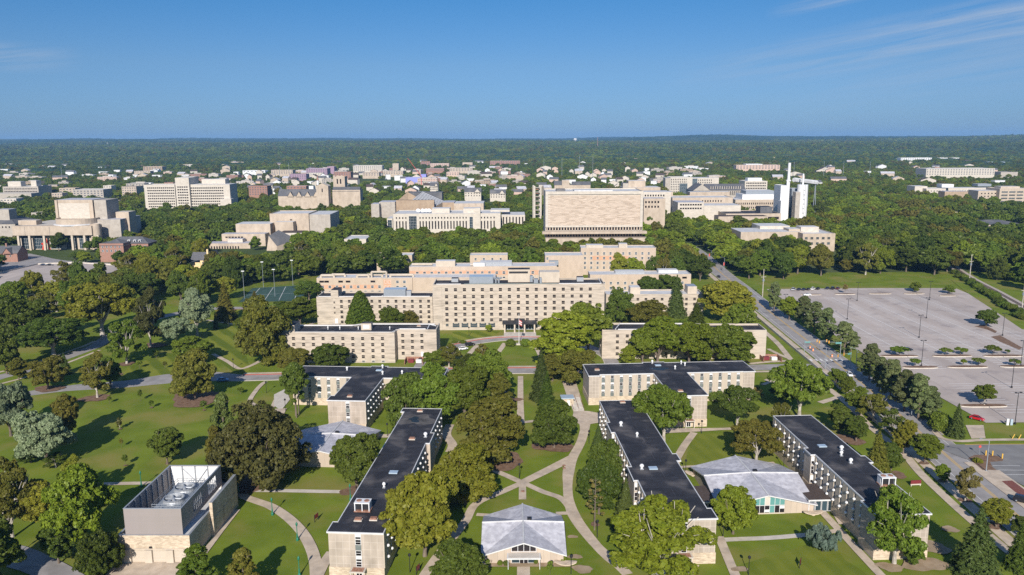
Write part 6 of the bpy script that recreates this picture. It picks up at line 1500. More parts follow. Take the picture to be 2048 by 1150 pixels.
# ================================================================ the town beyond
purple=plain('mauve_brick',(.30,.20,.26));violet=plain('violet_sheathing',(.26,.27,.62));peach=plain('pale_brick',(.52,.38,.30));dkglass=plain('dark_facade',(.10,.11,.13),.3)
TOWN=[ # x0,x1,ytop,D,depth,wall,roof,name,label,rows,cols
(612,654,337,1830,40,purple,roofw,'parking_garage','mauve striped parking garage in the distant town',4,9),(654,668,333,1835,30,purple,roofw,'stair_tower','white topped stair block at the end of the mauve garage',0,0),
(542,585,340,1750,30,buff,slate,'apartment_building','grey roofed buff apartment block with paired masts in the distant town',3,9),
(579,612,348,1700,30,purple,slate,'town_building','mauve brick building before the distant parking garage',3,7),
(614,645,346,1720,20,pale,roofg,'town_building','pale flat building below the mauve striped garage',1,6),
(667,701,344,1660,30,redb,roofb,'town_building','dark red brick office below the buff hotel',4,7),
(706,764,331,1880,40,pale,roofw,'hotel','wide buff hotel with blank top band in the distant town',4,14),
(725,758,345,1560,26,buff,slate,'town_building','brown hip roofed building in front of the buff hotel',2,6),
(766,806,342,1700,30,buff,roofw,'town_building','stepped cream building right of the buff hotel',2,8),(785,797,327,1760,16,buff,roofw,'town_building','cream turret rising behind the stepped cream building',0,0),
(841,860,323,2100,26,redb,roofb,'town_building','square red brick block above the red crane',4,4),(860,898,327,2150,30,peach,roofw,'town_building','long pale brick block beside the square red one',3,10),
(852,888,337,1900,30,redb,roofw,'town_building','low red brick shop row behind the violet building',2,9),
(899,945,336,1900,36,buff,roofw,'town_building','buff town block left of the twin silos',2,8),
(925,945,325,1950,20,buff,roofw,'grain_silo','concrete twin silo with a small lantern in the distant town',0,0),
(940,968,320,2250,30,peach,roofw,'town_building','pale brick block behind the twin silos',2,8),
(980,1040,322,2200,40,redb,roofw,'town_building','wide red brick block with white top, right of the silos',4,14),
(893,918,344,1750,20,peach,roofw,'town_building','small pale brick house block below the silos',2,5),
(811,847,355,1560,30,violet,roofw,'building_under_construction','violet sheathed building under construction with a flat deck',0,0),(840,852,349,1565,26,violet,violet,'building_under_construction','violet sheathed stair block under construction',0,0),
(1258,1290,317,2500,40,redb,roofw,'town_building','red brick school with white roof beyond the library',2,8),
(497,534,372,1240,24,redb,roofb,'town_building','red brick hall right of the nine storey slab',4,7),
(573,612,372,1330,20,redb,roofg,'town_building','dusky brick house row left of the square church tower',2,6),
(286,324,333,1800,30,tan,roofw,'apartment_building','brown and cream apartment block in the far left woods',3,7),(268,300,342,1650,24,buff,slate,'town_building','cream house row below the brown apartments',1,6),
(366,384,329,1950,24,pale,roofw,'town_building','small grey block beside the far green field',2,4),(444,488,324,2100,30,buff,roofw,'town_building','low cream block right of the far green field',2,8),(485,530,341,1650,30,white,roofw,'town_building','white flat roofed sheds left of the apartment block',1,6),
(0,62,329,2300,60,white,roofw,'warehouse','long white warehouse at the far left edge',1,10),(180,248,323,2350,50,white,roofw,'warehouse','white warehouse with bluish roof at far left',1,10),
(136,160,324,2330,30,greyst,slate,'warehouse','grey roofed shed between the far white warehouses',0,0),
(735,772,309,3300,60,white,roofw,'warehouse','white sheds on the far wooded plain above the buff hotel',0,0),(786,812,301,3900,60,white,roofw,'warehouse','white shed farthest out on the wooded plain',0,0),(676,705,308,3300,60,peach,roofw,'warehouse','pinkish sheds on the far wooded plain',0,0),
(1473,1560,330,1900,30,peach,roofw,'apartment_building','pale red apartment row left of the white stack',3,14),(1492,1525,328,2300,40,white,roofw,'warehouse','white roofed depot behind the pale red apartments',0,0),
(1853,1990,337,1750,50,pale,roofw,'apartment_building','long white apartment complex at the right',4,26),(1870,1880,334,1745,12,redb,roofb,'town_building','red stair block on the long white apartments',0,0),
(1778,1800,317,2800,30,white,roofw,'apartment_building','left white apartment block on the far right plain',2,5),(1802,1864,315.5,2750,30,white,roofw,'apartment_building','wide white apartment block on the far right plain',4,14),(1880,1896,315.5,2780,30,white,roofw,'apartment_building','narrow white apartment block on the far right plain',3,4),(1906,1920,315.5,2780,30,white,roofw,'apartment_building','last white apartment block on the far right plain',3,4),
(1985,2020,324,2500,40,bluem,roofw,'warehouse','blue fronted store at the far right',0,0),(2002,2036,344,1600,40,greyst,slate,'warehouse','dark grey shed below the blue fronted store',0,0),
(1597,1625,310,3000,50,buff,roofw,'warehouse','pale shed left of the far apartments',0,0),(1690,1720,291,6200,90,white,roofw,'warehouse','white sheds high on the far plain',0,0),(1745,1770,292,6000,90,white,roofw,'warehouse','white long shed high on the far plain',0,0),
(1088,1101,283.5,7600,60,white,roofw,'warehouse','tiny white block on the far hill left of the water tower',0,0),(1400,1440,304.5,3600,60,peach,roofw,'warehouse','long pinkish shed behind the power plant wood',0,0),
]
wmesh=MB().box(-.8,.8,-.06,.0,-.8,.8).mesh('window',dkglass)
TOWN+=[(145,206,379,990,30,greyst,roofw,'campus_hall','grey stone hall with white roof pipes behind the fly tower',3,9),(243,272,373,1090,26,buff,slate,'campus_hall','cream collegiate hall with stepped gable left of the nine storey slab',4,6),(252,288,367,1180,20,greyst,slate,'campus_hall','dark roofed hall behind the cream collegiate hall',2,6),(103,124,386,985,16,buff,bluer,'campus_hall','small buff hall with green roof left of the fly tower',2,4),(118,150,376,1060,18,buff,slate,'campus_hall','slate roofed collegiate hall left of the white roof pipes',2,5),(206,222,371,1100,18,pale,roofw,'campus_hall','pale hall glimpsed right of the fly tower',2,3),(214,231,402,900,16,buff,roofw,'campus_hall','low buff annex between fly tower and nine storey slab',1,3),(0,32,397,940,18,pale,roofw,'campus_hall','pale low hall with stub towers at the left edge',2,5),(62,112,425,815,12,greyst,slate,'campus_hall','grey gabled lodge with slate roof left of the fly tower',1,5),(328,346,365,1260,16,redb,slate,'campus_hall','dark roofed hall behind the slab office tower',2,4)]
TG={'fly tower':0}
for x0,x1,yt,Dd,dep,wm,rm,nm,lb,rows,cols in TOWN:
    if 1:
        Ht_=max(8.5,rows*3.6+3.2)+5;Ht_={'stair_tower':22,'grain_silo':20}.get(nm,Ht_)
        if 'turret' in lb: Ht_=26
        b_,c_=ray((x0+x1)/2,yt)[1:];Dd=min(7000,(H-Ht_)*b_/-c_)
        if yt<304: continue
    r,f,w,h=fb(nm,lb,nm.replace('_',' ') if len(nm.split('_'))<3 else 'building',x0,x1,yt,Dd,dep,wm,rm,.4,group='buildings of the distant town',front=26 if Dd<1300 else 110)
    for j in range(rows):
        b=MB()
        p=w/cols
        for i in range(cols): b.box(p*i+p*.25,p*i+p*.75,-.1,-.003,h-1.8-3.6*j-1.6,h-1.8-3.6*j)
        o=b.build('window_band',[dkglass],r)
for x0,x1,yt,Dd,lb in ((1690,1720,291,6200,'white sheds high on the far plain'),(1745,1770,292,6000,'white long shed high on the far plain'),(1088,1101,283.5,7600,'tiny white block on the far hill left of the water tower'),(1044,1052,283,7600,'tiny white building with a mast on the far hill')):
    a=atD(x0,yt,Dd);b_=atD(x1,yt,Dd);o=thing('warehouse',lb,'warehouse',(a[0],Dd,a[2]-22),0,'buildings of the distant town');MB().box(0,b_[0]-a[0],0,60,0,20).build('wall',[pale],o);MB().box(-1,b_[0]-a[0]+1,-1,61,20.01,22).build('roof',[roofw],o)
# churches and collegiate gothic group
ch,f,w,h=fb('gothic_hall','collegiate gothic hall with long steep slate roof and gables, left of the square tower','college building',556,636,392,1120,24,buff,slate,0)
gable(ch,0,w,0,20,h,h+9,slate,buff,'x')
for i in range(5): gable(ch,14+i*12,22+i*12,-1.5,8,h-1,h+6,slate,buff,'y','gable')
cw,f,w,h=fb('church_tower','square battlemented limestone tower with tall windows, in the gothic group','tower',666,689,353,1150,18,buff,slate,.8)
b=MB()
for i in range(6):
    if i%2==0: b.box(i*w/6,(i+1)*w/6,.0,.5,h,h+1.6)
b.build('battlement',[buff],cw);f.put(win(2,7,'slot'),'window',w*.36,h-7,.05);f.put(win(2,7,'slot'),'window',w*.64,h-7,.05)
c2,f,w,h=fb('church_tower','pale gothic tower with shallow gable left of the battlemented tower','tower',632,656,372,1110,16,buff,slate,0);gable(c2,0,w,0,16,h,h+4,pale,buff,'y');f.put(win(1.6,5,'slot'),'window',w*.5,h-6,.05);sub(c2,'chapel',664,720,380,1128,20,0,buff,slate);o=c2.location
a=atD(664,383,1128);b_=atD(718,383,1128);gable(c2,a[0]-o.x,b_[0]-o.x,18,38,a[2],a[2]+6,slate,buff,'x')
sp_=thing('spire','thin white church spire with red tip among distant roofs','spire',(*atD(635,352,1500)[:2],0));zt=topz(635,351,1500);MB().tube((0,0,0),(0,0,zt-9),2,2,8).build('shaft',[white],sp_);MB().tube((0,0,zt-9),(0,0,zt),2.4,.2,8).build('tip',[redb],sp_)
cs2,f,w,h=fb('castle_like_house','castle like stone residence with a square tower left of the library top','house',1109,1181,370,1230,20,buff,slate,0)
gable(cs2,0,w*.3,0,16,h,h+6,slate,buff,'x');gable(cs2,w*.5,w,0,16,h,h+5,slate,buff,'x');o_=sub(cs2,'tower',1124,1139,360.5,1228,12,0,buff,roofw)
for x0,x1,yt,Dd,lb in ((929,962,384,1200,'large stone house with slate roof and pale porch, left of the bell tower'),(980,1011,387,1240,'long low stone house with grey roof beside the pale porch house'),(860,876,372,1350,'pale gabled house high among trees above the auditorium')):
    r,f,w,h=fb('stone_house',lb,'house',x0,x1,yt,Dd,16,pale,slate,0);gable(r,0,w,0,16,h,h+6,slate,pale,'x');gable(r,w*.6,w*.95,-2,10,h-.5,h+5,slate,pale,'y','gable');wgrid(f,[w*(i+.5)/6 for i in range(6)],[h-2,h-5.4],1.2,1.8,'slot',.05)
# larger town blocks between the listed ones
g=random.Random(21);k=0;tries=0;bm_=[(redb,roofb,'red brick'),(peach,roofw,'pale brick'),(buff,roofw,'buff'),(pale,roofg,'pale stone'),(greyst,slate,'grey'),(tan,roofb,'brown'),(white,roofw,'white')]
while k<78 and tries<4000:
    tries+=1;px=g.uniform(470,1060) if k<42 else g.uniform(-20,470) if k<66 else g.uniform(1300,1500);Dd=g.uniform(1500,2500);X=(px-1024)/F*Dd
    if abs(X)>1560 or blocked(X,Dd): continue
    wm,rm,cn=g.choice(bm_);w=g.uniform(20,44);dp=g.uniform(14,26);hh=g.uniform(8,14);zone='beyond the arts centre and office slab' if px<470 else 'left of the mauve garage' if px<610 else 'between garage and violet building' if px<830 else 'around the twin silos' if px<1060 else 'beyond the school complex'
    o=thing('town_building',f'{cn} flat roofed block among the town trees {zone}','building',(X,Dd,0),g.uniform(-.25,.25),f'{cn} town blocks {zone}')
    b=MB();b.box(-w/2,w/2,-dp/2,dp/2,0,hh,0,1);b.build('wall',[wm,rm],o);b=MB();b.box(-w/4,w/6,-dp/4,dp/4,hh+.003,hh+2.2);b.build('roof_plant',[greyst],o)
    for j in range(int(hh/3.6)):
        b=MB();m_=int(w/3.4)
        for i in range(m_): x=-w/2+w*(i+.28)/m_;b.box(x,x+w*.44/m_,-dp/2-.08,-dp/2-.003,hh-3.2-3.6*j,hh-1.4-3.6*j)
        b.build('window_band',[dkglass],o)
    block_poly([(X-w/2-2,Dd-dp/2-45),(X+w/2+2,Dd-dp/2-45),(X+w/2+2,Dd+dp/2+2),(X-w/2-2,Dd+dp/2+2)],0);k+=1
# small houses strewn through the town trees
g=random.Random(11);hw=[(white,slate),(pale,slate),(buff,roofg),(peach,slate),(white,roofw),(pale,roofb)]
hc=['white','cream','buff','pinkish','white flat topped','pale brown'];k=0;tries=0
HP=[]
while k<290 and tries<4000:
    tries+=1
    if k<125: px=g.uniform(480,1330);Dd=g.uniform(1300,2400)
    else: px=g.uniform(-10,2060);Dd=g.uniform(1500,4300)
    X=(px-1024)/F*Dd*1.0
    if abs(X)<1590 and Dd<2590 and blocked(X,Dd): continue
    if any(abs(X-a)<26 and abs(Dd-b)<40 for a,b in HP): continue
    HP.append((X,Dd));q=g.randrange(6);w=g.uniform(10,22)*(1 if k<125 else 1.5);dp=g.uniform(9,14);hh=g.uniform(9,14)
    wm,rm=hw[q];zone='left of the mauve garage' if px<610 else 'between garage and violet building' if px<830 else 'around the twin silos' if px<1050 else 'behind the great library' if px<1330 else 'on the far right plain'
    o=thing('house',f'small {hc[q]} house among the distant trees {zone}','house',(X,Dd,0),g.uniform(-.4,.4),f'{hc[q]} houses {zone}')
    MB().box(-w/2,w/2,-dp/2,dp/2,0,hh).build('wall',[wm],o)
    if q==4: MB().box(-w/2-.3,w/2+.3,-dp/2-.3,dp/2+.3,hh+.003,hh+.5).build('roof',[rm],o)
    else: gable(o,-w/2,w/2,-dp/2,dp/2,hh,hh+4.5,rm,wm,g.choice('xy'))
    block_poly([(X-w/2,Dd-45),(X+w/2,Dd-45),(X+w/2,Dd+dp/2),(X-w/2,Dd+dp/2)],2);k+=1
# water towers, masts, crane
def wtower(px,yt,Dd,r,lb):
    x,y,z=atD(px,yt,Dd);o=thing('water_tower',lb,'water tower',(x,y,0));d=MB();d.lathe(0,0,[(r*.25,0),(r*.22,z-r*1.6),(r*.7,z-r*1.2),(r,z-r*.6),(r*.8,z-r*.15),(.1,z)],18);d.build('tank',[white],o)
wtower(217,285.2,7000,15,'white water tower on the far left ridge');wtower(1150.5,276.5,7000,15,'white water tower on the far middle ridge')
def mast(px,yt,Dd,wd,mt,lb,nm='radio_mast'):
    x,y,z=atD(px,yt,Dd);o=thing(nm,lb,nm.replace('_',' '),(x,y,0));d=MB();d.tube((0,0,0),(0,0,z),wd,wd*.5,4);d.build('lattice',[mt],o)
    d=MB();n=8
    for i in range(n): d.box(-wd*1.3,wd*1.3,-.1,.1,z*(i+.5)/n,z*(i+.5)/n+.5)
    d.build('platform',[mt],o)
mast(1195.5,274,5200,2.4,redb,'reddish lattice radio mast on the far ridge behind the library')
mast(1226,278,6500,1.2,steel,'thin grey radio mast right of the reddish mast');mast(1428,274,6500,1.2,steel,'thin grey radio mast beyond the power plant wood')
for px,yt,lb in ((558,326,'left stadium light mast by the grey roofed apartments'),(577,325,'right stadium light mast by the grey roofed apartments'),(1088,317,'town light mast left of the library roof'),(1124,316,'town light mast above the castle like house'),(1159,312,'tall town light mast above the library'),(1186,311,'tallest town light mast above the library'),(1589,323,'light mast right of the white stack'),(1649,322,'light mast first on the right hand plain'),(1688,322,'light mast second on the right hand plain'),(1741,323,'light mast third on the right hand plain'),(122,336,'light mast in the far left woods')): mast(px,yt,1900,.45,steel,lb,'light_mast')
cr=thing('crane','thin red tower crane leaning over the violet building site','crane',(*atD(842,340,1600)[:2],0));a=atD(842,352,1600);b_=atD(815,316,1600);d=MB();o=cr.location
d.tube((0,0,0),(0,0,a[2]),.9,.7,4);d.build('tower',[redk],cr);d=MB();d.tube((0,0,a[2]),(b_[0]-o.x,0,b_[2]),.7,.4,4);d.build('jib',[redk],cr)
# red steel sculpture by the arts centre
rs_=thing('red_sculpture','tall red steel sculpture before the arts centre','sculpture',(*G(94,499),0));d=MB()
d.prism([(-4,0),(2,0),(2.5,.6),(-4,.6)],0,2.5);d.tube((-3,0,0),(-.5,0,13),1.2,.4,4);d.tube((3,0,0),(-.5,0,13),.8,.3,4);d.tube((-.5,0,13),(1.2,0,17),.5,.1,4);d.tube((-4,0,5),(2,0,7.5),1.,.8,4);d.build('steel_plates',[plain('red_steel',(.55,.05,.02),.5)],rs_);block_disc(rs_.location.x,rs_.location.y-8,12)
# far field
sheet('field',[(386,334),(440,330),(452,333),(420,337),(388,337)],plain('pale_field',(.20,.23,.06)),z=.03)
block_poly([G(384,342),G(455,340),G(452,329),G(386,332)],0)
# parking structure on the left
pg=thing('parking_deck','broad pale parking deck with low parapet at the left edge','parking deck',(0,0,0))
dk=[G(*p,4.2) for p in ((-60,612),(-20,552),(76,529),(150,526),(232,531),(262,529),(246,546),(150,556),(80,580),(30,600))]
b=MB();b.prism(dk[::-1] if sum(dk[i][0]*dk[(i+1)%10][1]-dk[(i+1)%10][0]*dk[i][1] for i in range(10))<0 else dk,3.4,4.2,1,0);b.build('deck',[lotmat,concw],pg)
b=MB()
for i in range(10):
    p,q=dk[i],dk[(i+1)%10];l=math.hypot(q[0]-p[0],q[1]-p[1]);dx,dy=(q[0]-p[0])/l,(q[1]-p[1])/l
    b.prism([(p[0],p[1]),(q[0],q[1]),(q[0]-dy*.25,q[1]+dx*.25),(p[0]-dy*.25,p[1]+dx*.25)],4.21,5.1)
    for k in range(int(l//9)): b.box(p[0]+dx*9*k-.3,p[0]+dx*9*k+.3,p[1]+dy*9*k-.3,p[1]+dy*9*k+.3,0,3.39)
b.build('parapet',[concw],pg);block_poly(dk,4)
# ================================================================ groves of single trees
ALLN=0
ALLN+=grove([(225,560),(330,590),(470,560),(600,560),(640,540),(560,515),(420,520),(330,520)],26,'in the wood between the brick mansion and tennis court','trees of the wood by the tennis court',seed=1)
ALLN+=grove([(90,640),(240,640),(470,610),(480,575),(300,560),(200,575),(110,600)],18,'in the left wood behind the great sycamore','trees of the wood behind the great sycamore',seed=2)
ALLN+=grove([(-20,690),(80,650),(180,600),(140,585),(40,610),(-40,640)],6,'below the parking deck at the left edge','trees below the parking deck',seed=3)
ALLN+=grove([(600,560),(760,540),(900,525),(900,500),(740,490),(640,500)],16,'behind the long beige brick hall','trees behind the long beige brick hall',seed=4)
ALLN+=grove([(1480,575),(1560,560),(1740,555),(1900,553),(1940,530),(1880,505),(1700,505),(1500,520)],38,'along the back of the car park','trees of the wood behind the car park',seed=5,hr=(18,25),wr=(15,21),dmin=12.5)
ALLN+=grove([(1220,620),(1380,600),(1420,560),(1395,540),(1340,560),(1215,560)],10,'around the white roofed wing','trees around the white roofed wing',seed=6)
ALLN+=grove([(1960,545),(2050,590),(2075,560),(2000,520)],8,'beyond the railway at the right','trees beyond the railway',seed=7)
g=random.Random(3)
# hedge of shrubs along the railway
for i in range(26):
    t=i/25;x,y=G(1912+t*140,548+t*92);put_tree(x+g.uniform(-1.5,1.5),y,g.uniform(2.6,4),g.uniform(5,8),'shrub',g.choice(['mid','dark']),'clump of the long hedge between car park and railway','hedge along the railway')
# ================================================================ woods nobody could count
src=bpy.data.collections.new('woodland_sources')
def far_src(nm,bl,n,sz,col):
    me=blobcloud(nm,bl,n,sz,fill=.05);me.materials[0]=LM[col];o=bpy.data.objects.new(nm,me);src.objects.link(o)
cols=['dark','mid','dark','mid','mid','bright','dark','olive']
for i,c in enumerate(cols):
    if i in (2,4): b_,lb_=clumps(3.9,6,7.,9,12,200+i,low=-.8,cr=(.2,.3),lr=(.42,.6))
    else: b_,lb_=clumps(5.2,5.4,6.8,10,12,200+i,low=-.7,cr=(.18,.28))
    far_src(f'woodland_{i:02d}',b_,1900,.75,c)
pts=[];scl=[];rot=[];idx=[]
rr=np.random.default_rng(12)
ORD=[0,2,6,1,3,4,7,5]
def scatter(D0,D1,s,hm,town=False,lo=0):
    ny=int((D1-D0)/s)
    for j in range(ny):
        y0=D0+j*s;hw_=y0*.70+30;nx=int(2*hw_/s)
        xs=-hw_+np.arange(nx)*s+rr.uniform(-.45,.45,nx)*s+(s/2 if j%2 else 0);ys=y0+rr.uniform(-.45,.45,nx)*s
        dn=vnoise(xs+5000,ys,170,9)
        for x,y,d in zip(xs,ys,dn):
            if y<2595 and abs(x)<1595 and blocked(x,y): continue
            if y<640 and (-150<x<150 and y<545 or y<555 and -110<x<330 or y<500): continue
            if y>1250 and town and -750<x<420 and rr.random()>.35+.75*d: continue
            zz=0
            k=hm*rr.uniform(.62,1.2);pts.append((x,y,zz));a=rr.uniform(.8,1.25);a*=1.18;scl.append((k*a,k*a*rr.uniform(.85,1.1),k*rr.uniform(.85,1.12)));rot.append(rr.uniform(0,6.28));idx.append(int(rr.integers(0,8)) if rr.random()<.45 else int(ORD[min(7,max(0,int((vnoise(np.array([x+9000.]),np.array([y]),230,31)[0]*1.5-.25)*8)))]))
scatter(500,1000,10.5,1.12);scatter(1000,1600,12.5,.95,True);scatter(1600,2600,13.,.74,True);scatter(2600,4200,20,1.15);scatter(4200,7600,34,1.9)
pa=np.array(pts);pa[:,2]=np.where(pa[:,1]>2550,canopyh(pa[:,0],pa[:,1],np.hypot(pa[:,0],pa[:,1]),0,0)-1.,0);pts=[tuple(q) for q in pa]
me=bpy.data.meshes.new('distant_woodland');me.vertices.add(len(pts));me.vertices.foreach_set('co',np.array(pts,np.float32).ravel())
a=me.attributes.new('scl','FLOAT_VECTOR','POINT');a.data.foreach_set('vector',np.array(scl,np.float32).ravel())
a=me.attributes.new('rz','FLOAT','POINT');a.data.foreach_set('value',np.array(rot,np.float32))
a=me.attributes.new('idx','INT','POINT');a.data.foreach_set('value',np.array(idx,np.int32));me.update()
wo=tag(obj('distant_woodland',me),'woods and garden trees filling the distance between buildings out to the hills','woodland',kind='stuff')
ng=bpy.data.node_groups.new('woodland','GeometryNodeTree');ng.interface.new_socket('Geometry',in_out='INPUT',socket_type='NodeSocketGeometry');ng.interface.new_socket('Geometry',in_out='OUTPUT',socket_type='NodeSocketGeometry')
gn=ng.nodes;gl=ng.links;gi=gn.new('NodeGroupInput');go_=gn.new('NodeGroupOutput');ip=gn.new('GeometryNodeInstanceOnPoints');ci=gn.new('GeometryNodeCollectionInfo');ci.inputs[0].default_value=src;ci.inputs['Separate Children'].default_value=True;ci.inputs['Reset Children'].default_value=True
def na(nm,dt):
    q=gn.new('GeometryNodeInputNamedAttribute');q.data_type=dt;q.inputs[0].default_value=nm;return [o for o in q.outputs if o.enabled and o.name=='Attribute'][0]
cx_=gn.new('ShaderNodeCombineXYZ');gl.new(na('rz','FLOAT'),cx_.inputs[2])
gl.new(gi.outputs[0],ip.inputs['Points']);gl.new(ci.outputs[0],ip.inputs['Instance']);ip.inputs['Pick Instance'].default_value=True
gl.new(na('idx','INT'),ip.inputs['Instance Index']);gl.new(cx_.outputs[0],ip.inputs['Rotation']);gl.new(na('scl','FLOAT_VECTOR'),ip.inputs['Scale']);gl.new(ip.outputs[0],go_.inputs[0])
md=wo.modifiers.new('woodland','NODES');md.node_group=ng
print('woodland',len(pts),'trees',len(TREES),'groves',ALLN)
# ================================================================ street furniture and vehicles
def copy_tree(o,parent=None):
    c=o.copy();COL.objects.link(c)
    if parent: c.parent=parent
    for ch in o.children: copy_tree(ch,c)
    return c
def many(proto,spots,group):
    """proto built at the first spot; further spots are copies"""
    for i,(x,y,rz,lb) in enumerate(spots):
        o=proto if i==0 else copy_tree(proto);o.location=(x,y,0);o.rotation_euler=(0,0,rz);o['label']=lb;o['group']=group
def P2(lst): return [(*G(a,b),rz,lb) for a,b,rz,lb in lst]
# green lamp posts
t=thing('lamp_post','','lamp post');b=MB();b.lathe(0,0,[(.34,0),(.34,.5),(.22,.7),(.17,1.6),(.11,1.8),(.09,3.7),(.15,3.8)],12);b.build('post',[tealp],t);b=MB();b.lathe(0,0,[(.15,3.8),(.27,4.1),(.27,4.45),(.12,4.7),(.03,4.85)],12);b.build('lantern',[tealp],t)
many(t,P2([(545,1030,0,'green lamp post topmost along the curved lawn path'),(595,1081,0,'green lamp post in the bend of the curved lawn path'),(599,1152,0,'green lamp post at the bottom edge by the curved lawn path'),(283,974,0,'green lamp post behind the chiller plant'),(701,1001,0,'green lamp post half hidden by the puddled dormitory'),(477,985,0,'green lamp post in the shade at the chiller plant corner'),(22,1118,0,'green lamp post beside the service drive')]),'green lamp posts')
t=thing('lamp_post','','lamp post');b=MB();b.tube((0,0,0),(0,0,3.9),.1,.07,8);b.build('post',[blackp],t);b=MB();b.lathe(0,0,[(.1,3.9),(.34,4.05),(.34,4.45),(.05,4.7)],10);b.build('lantern',[blackp],t)
many(t,P2([(1038.6,957,0,'black lamp post where the lawn paths cross'),(1194.5,1075,0,'black lamp post beside the dead pine'),(1178,888,0,'black lamp post beside the curving path near the small spruce'),(1403,867,0,'black lamp post at the door of the T roof dormitory end'),(1371,949,0,'black lamp post by the boat shaped bench'),(1446,1074,0,'black lamp post at the near end of the stepped roof dormitory'),(1497,1150,0,'black lamp post on the front lawn at the bottom edge'),(533,786,0,'black lamp post by the curved path near the drive'),(571,822,0,'black lamp post beside the tall bare trunk pine'),(775,873,0,'black lamp post behind the half hidden pavilion'),(1567,937,0,'black lamp post beside the avenue dormitory link'),(1142,1148,0,'black lamp post by the front pavilion walk'),(820,1145,0,'black lamp post beside the maroon board at the bottom edge'),(467,738,0,'black lamp post at the striped lawn path'),(938,672,0,'black lamp post on the horseshoe bank'),(113,748,0,'black lamp post by the left road')]),'black lamp posts')
# car-park lamps
t=thing('car_park_lamp','','lamp post');b=MB();b.lathe(0,0,[(.35,0),(.35,.8),(.12,.82),(.09,11.2),(.09,11.3)],8);b.build('pole',[blackp],t);b=MB();b.box(-.95,.95,-.06,.06,11.2,11.32);b.build('arm',[blackp],t)
for s_ in (-1,1): MB().box(s_*.95-.35,s_*.95+.35,-.25,.25,11.15,11.4).build('lamp_head',[blackp],t)
c4=lambda x,y:(1536+x*.3044,500+y*.3044)
LB=['first car park lamp beside the avenue pines','car park lamp left of centre, nearer the avenue','car park lamp left of centre behind the thin sapling','car park lamp in the middle with another just behind','car park lamp just behind the middle one','car park lamp in the middle, nearer the islands','car park lamp beside the honey locust on the lower island','car park lamp near the right side mulch bed','car park lamp in the lower car park casting a long shadow','car park lamp at the island nearest the picture edge','car park lamp beside the blue white sign near the red car']
many(t,[(*G(*c4(x,y)),.2,l) for (x,y),l in zip(((110,425),(520,458),(585,335),(1040,450),(1060,330),(992,578),(1007,765),(1540,565),(1600,908),(1660,765),(1622,1148)),LB)],'car park lamps')
# street lights
t=thing('street_light','','street light');b=MB();b.tube((0,0,0),(0,0,9.4),.16,.1,8);b.build('pole',[steel],t);b=MB();b.tube((0,0,9.3),(-2.2,0,10.),.07,.06,6);b.build('arm',[steel],t);MB().box(-2.9,-2.1,-.16,.16,9.93,10.1).build('lamp_head',[steel],t)
many(t,P2([(1972,943,0,'street light on the mulch island of the side street'),(1823,829,0,'hooked street light among the lower pines'),(1725,752,0,'tall white pole at the crossing, nearer the pines'),(1711,742,0,'street light right of the avenue crossing'),(1650,738,0,'street light left of the avenue crossing'),(1448,541,0,'street light by the avenue bend'),(1482,536,0,'street light in the shade of the wood above the avenue'),(1422,525,0,'street light with a banner at the top of the avenue')]),'street lights')
# traffic signals on mast arms
t=thing('traffic_signal','','traffic signal');b=MB();b.tube((0,0,0),(0,0,7),.16,.12,8);b.build('pole',[steel],t);b=MB();b.tube((0,0,6.6),(-10,0,7.1),.1,.06,6);b.build('mast_arm',[steel],t)
for x in (-9.6,-5.4): MB().box(x-.25,x+.25,-.25,.0,6.3,7.5).build('signal_head',[plain('signal_yellow',(.55,.28,.03)) if 'signal_yellow' not in MATS else MATS['signal_yellow']],t)
MB().box(-2.4,.2,-.1,-.02,6.0,6.8).build('street_sign',[teal],t)
many(t,[(*G(1680,714),0,'traffic signal arm over the avenue with a teal street sign'),(*G(1700,736),R(35),'traffic signal arm nearer the street light at the crossing'),(*G(1608,712),R(180),'traffic signal arm at the drive side of the crossing')],'traffic signals')
# poles with cross arms beside the railway
t=thing('utility_pole','','utility pole');b=MB();b.tube((0,0,0),(0,0,17),.3,.2,8);b.build('pole',[barkp],t);b=MB();b.box(-1.8,1.8,-.1,.1,12,12.3);b.build('cross_arm',[barkp],t);b=MB();b.box(-.5,.5,-.35,.35,9.4,11);b.build('transformer',[steel],t)
UPS=P2([(1939,558,.3,'tall wooden utility pole at the railway hedge'),(2043,624,.3,'utility pole by the railway at the picture edge'),(1525,593,.3,'slim utility pole by the avenue pavement')]);many(t,UPS,'utility poles')
pl_=thing('power_line','sagging power wires running between the poles by the railway','wires');b=MB();a,c=Vector((*UPS[0][:2],12.3)),Vector((*UPS[1][:2],12.3));e=a+(a-c)*1.6
for o_ in (-1.6,0,1.6):
    for p,q in ((a,c),(e,a)):
        pr0=None
        for k in range(9):
            u=k/8;v=p.lerp(q,u)+Vector((o_,0,-4*u*(1-u)*1.6))
            if pr0 is not None: b.tube(pr0,v,.03,n=4,cap=False)
            pr0=v
b.build('wires',[blackp],pl_)
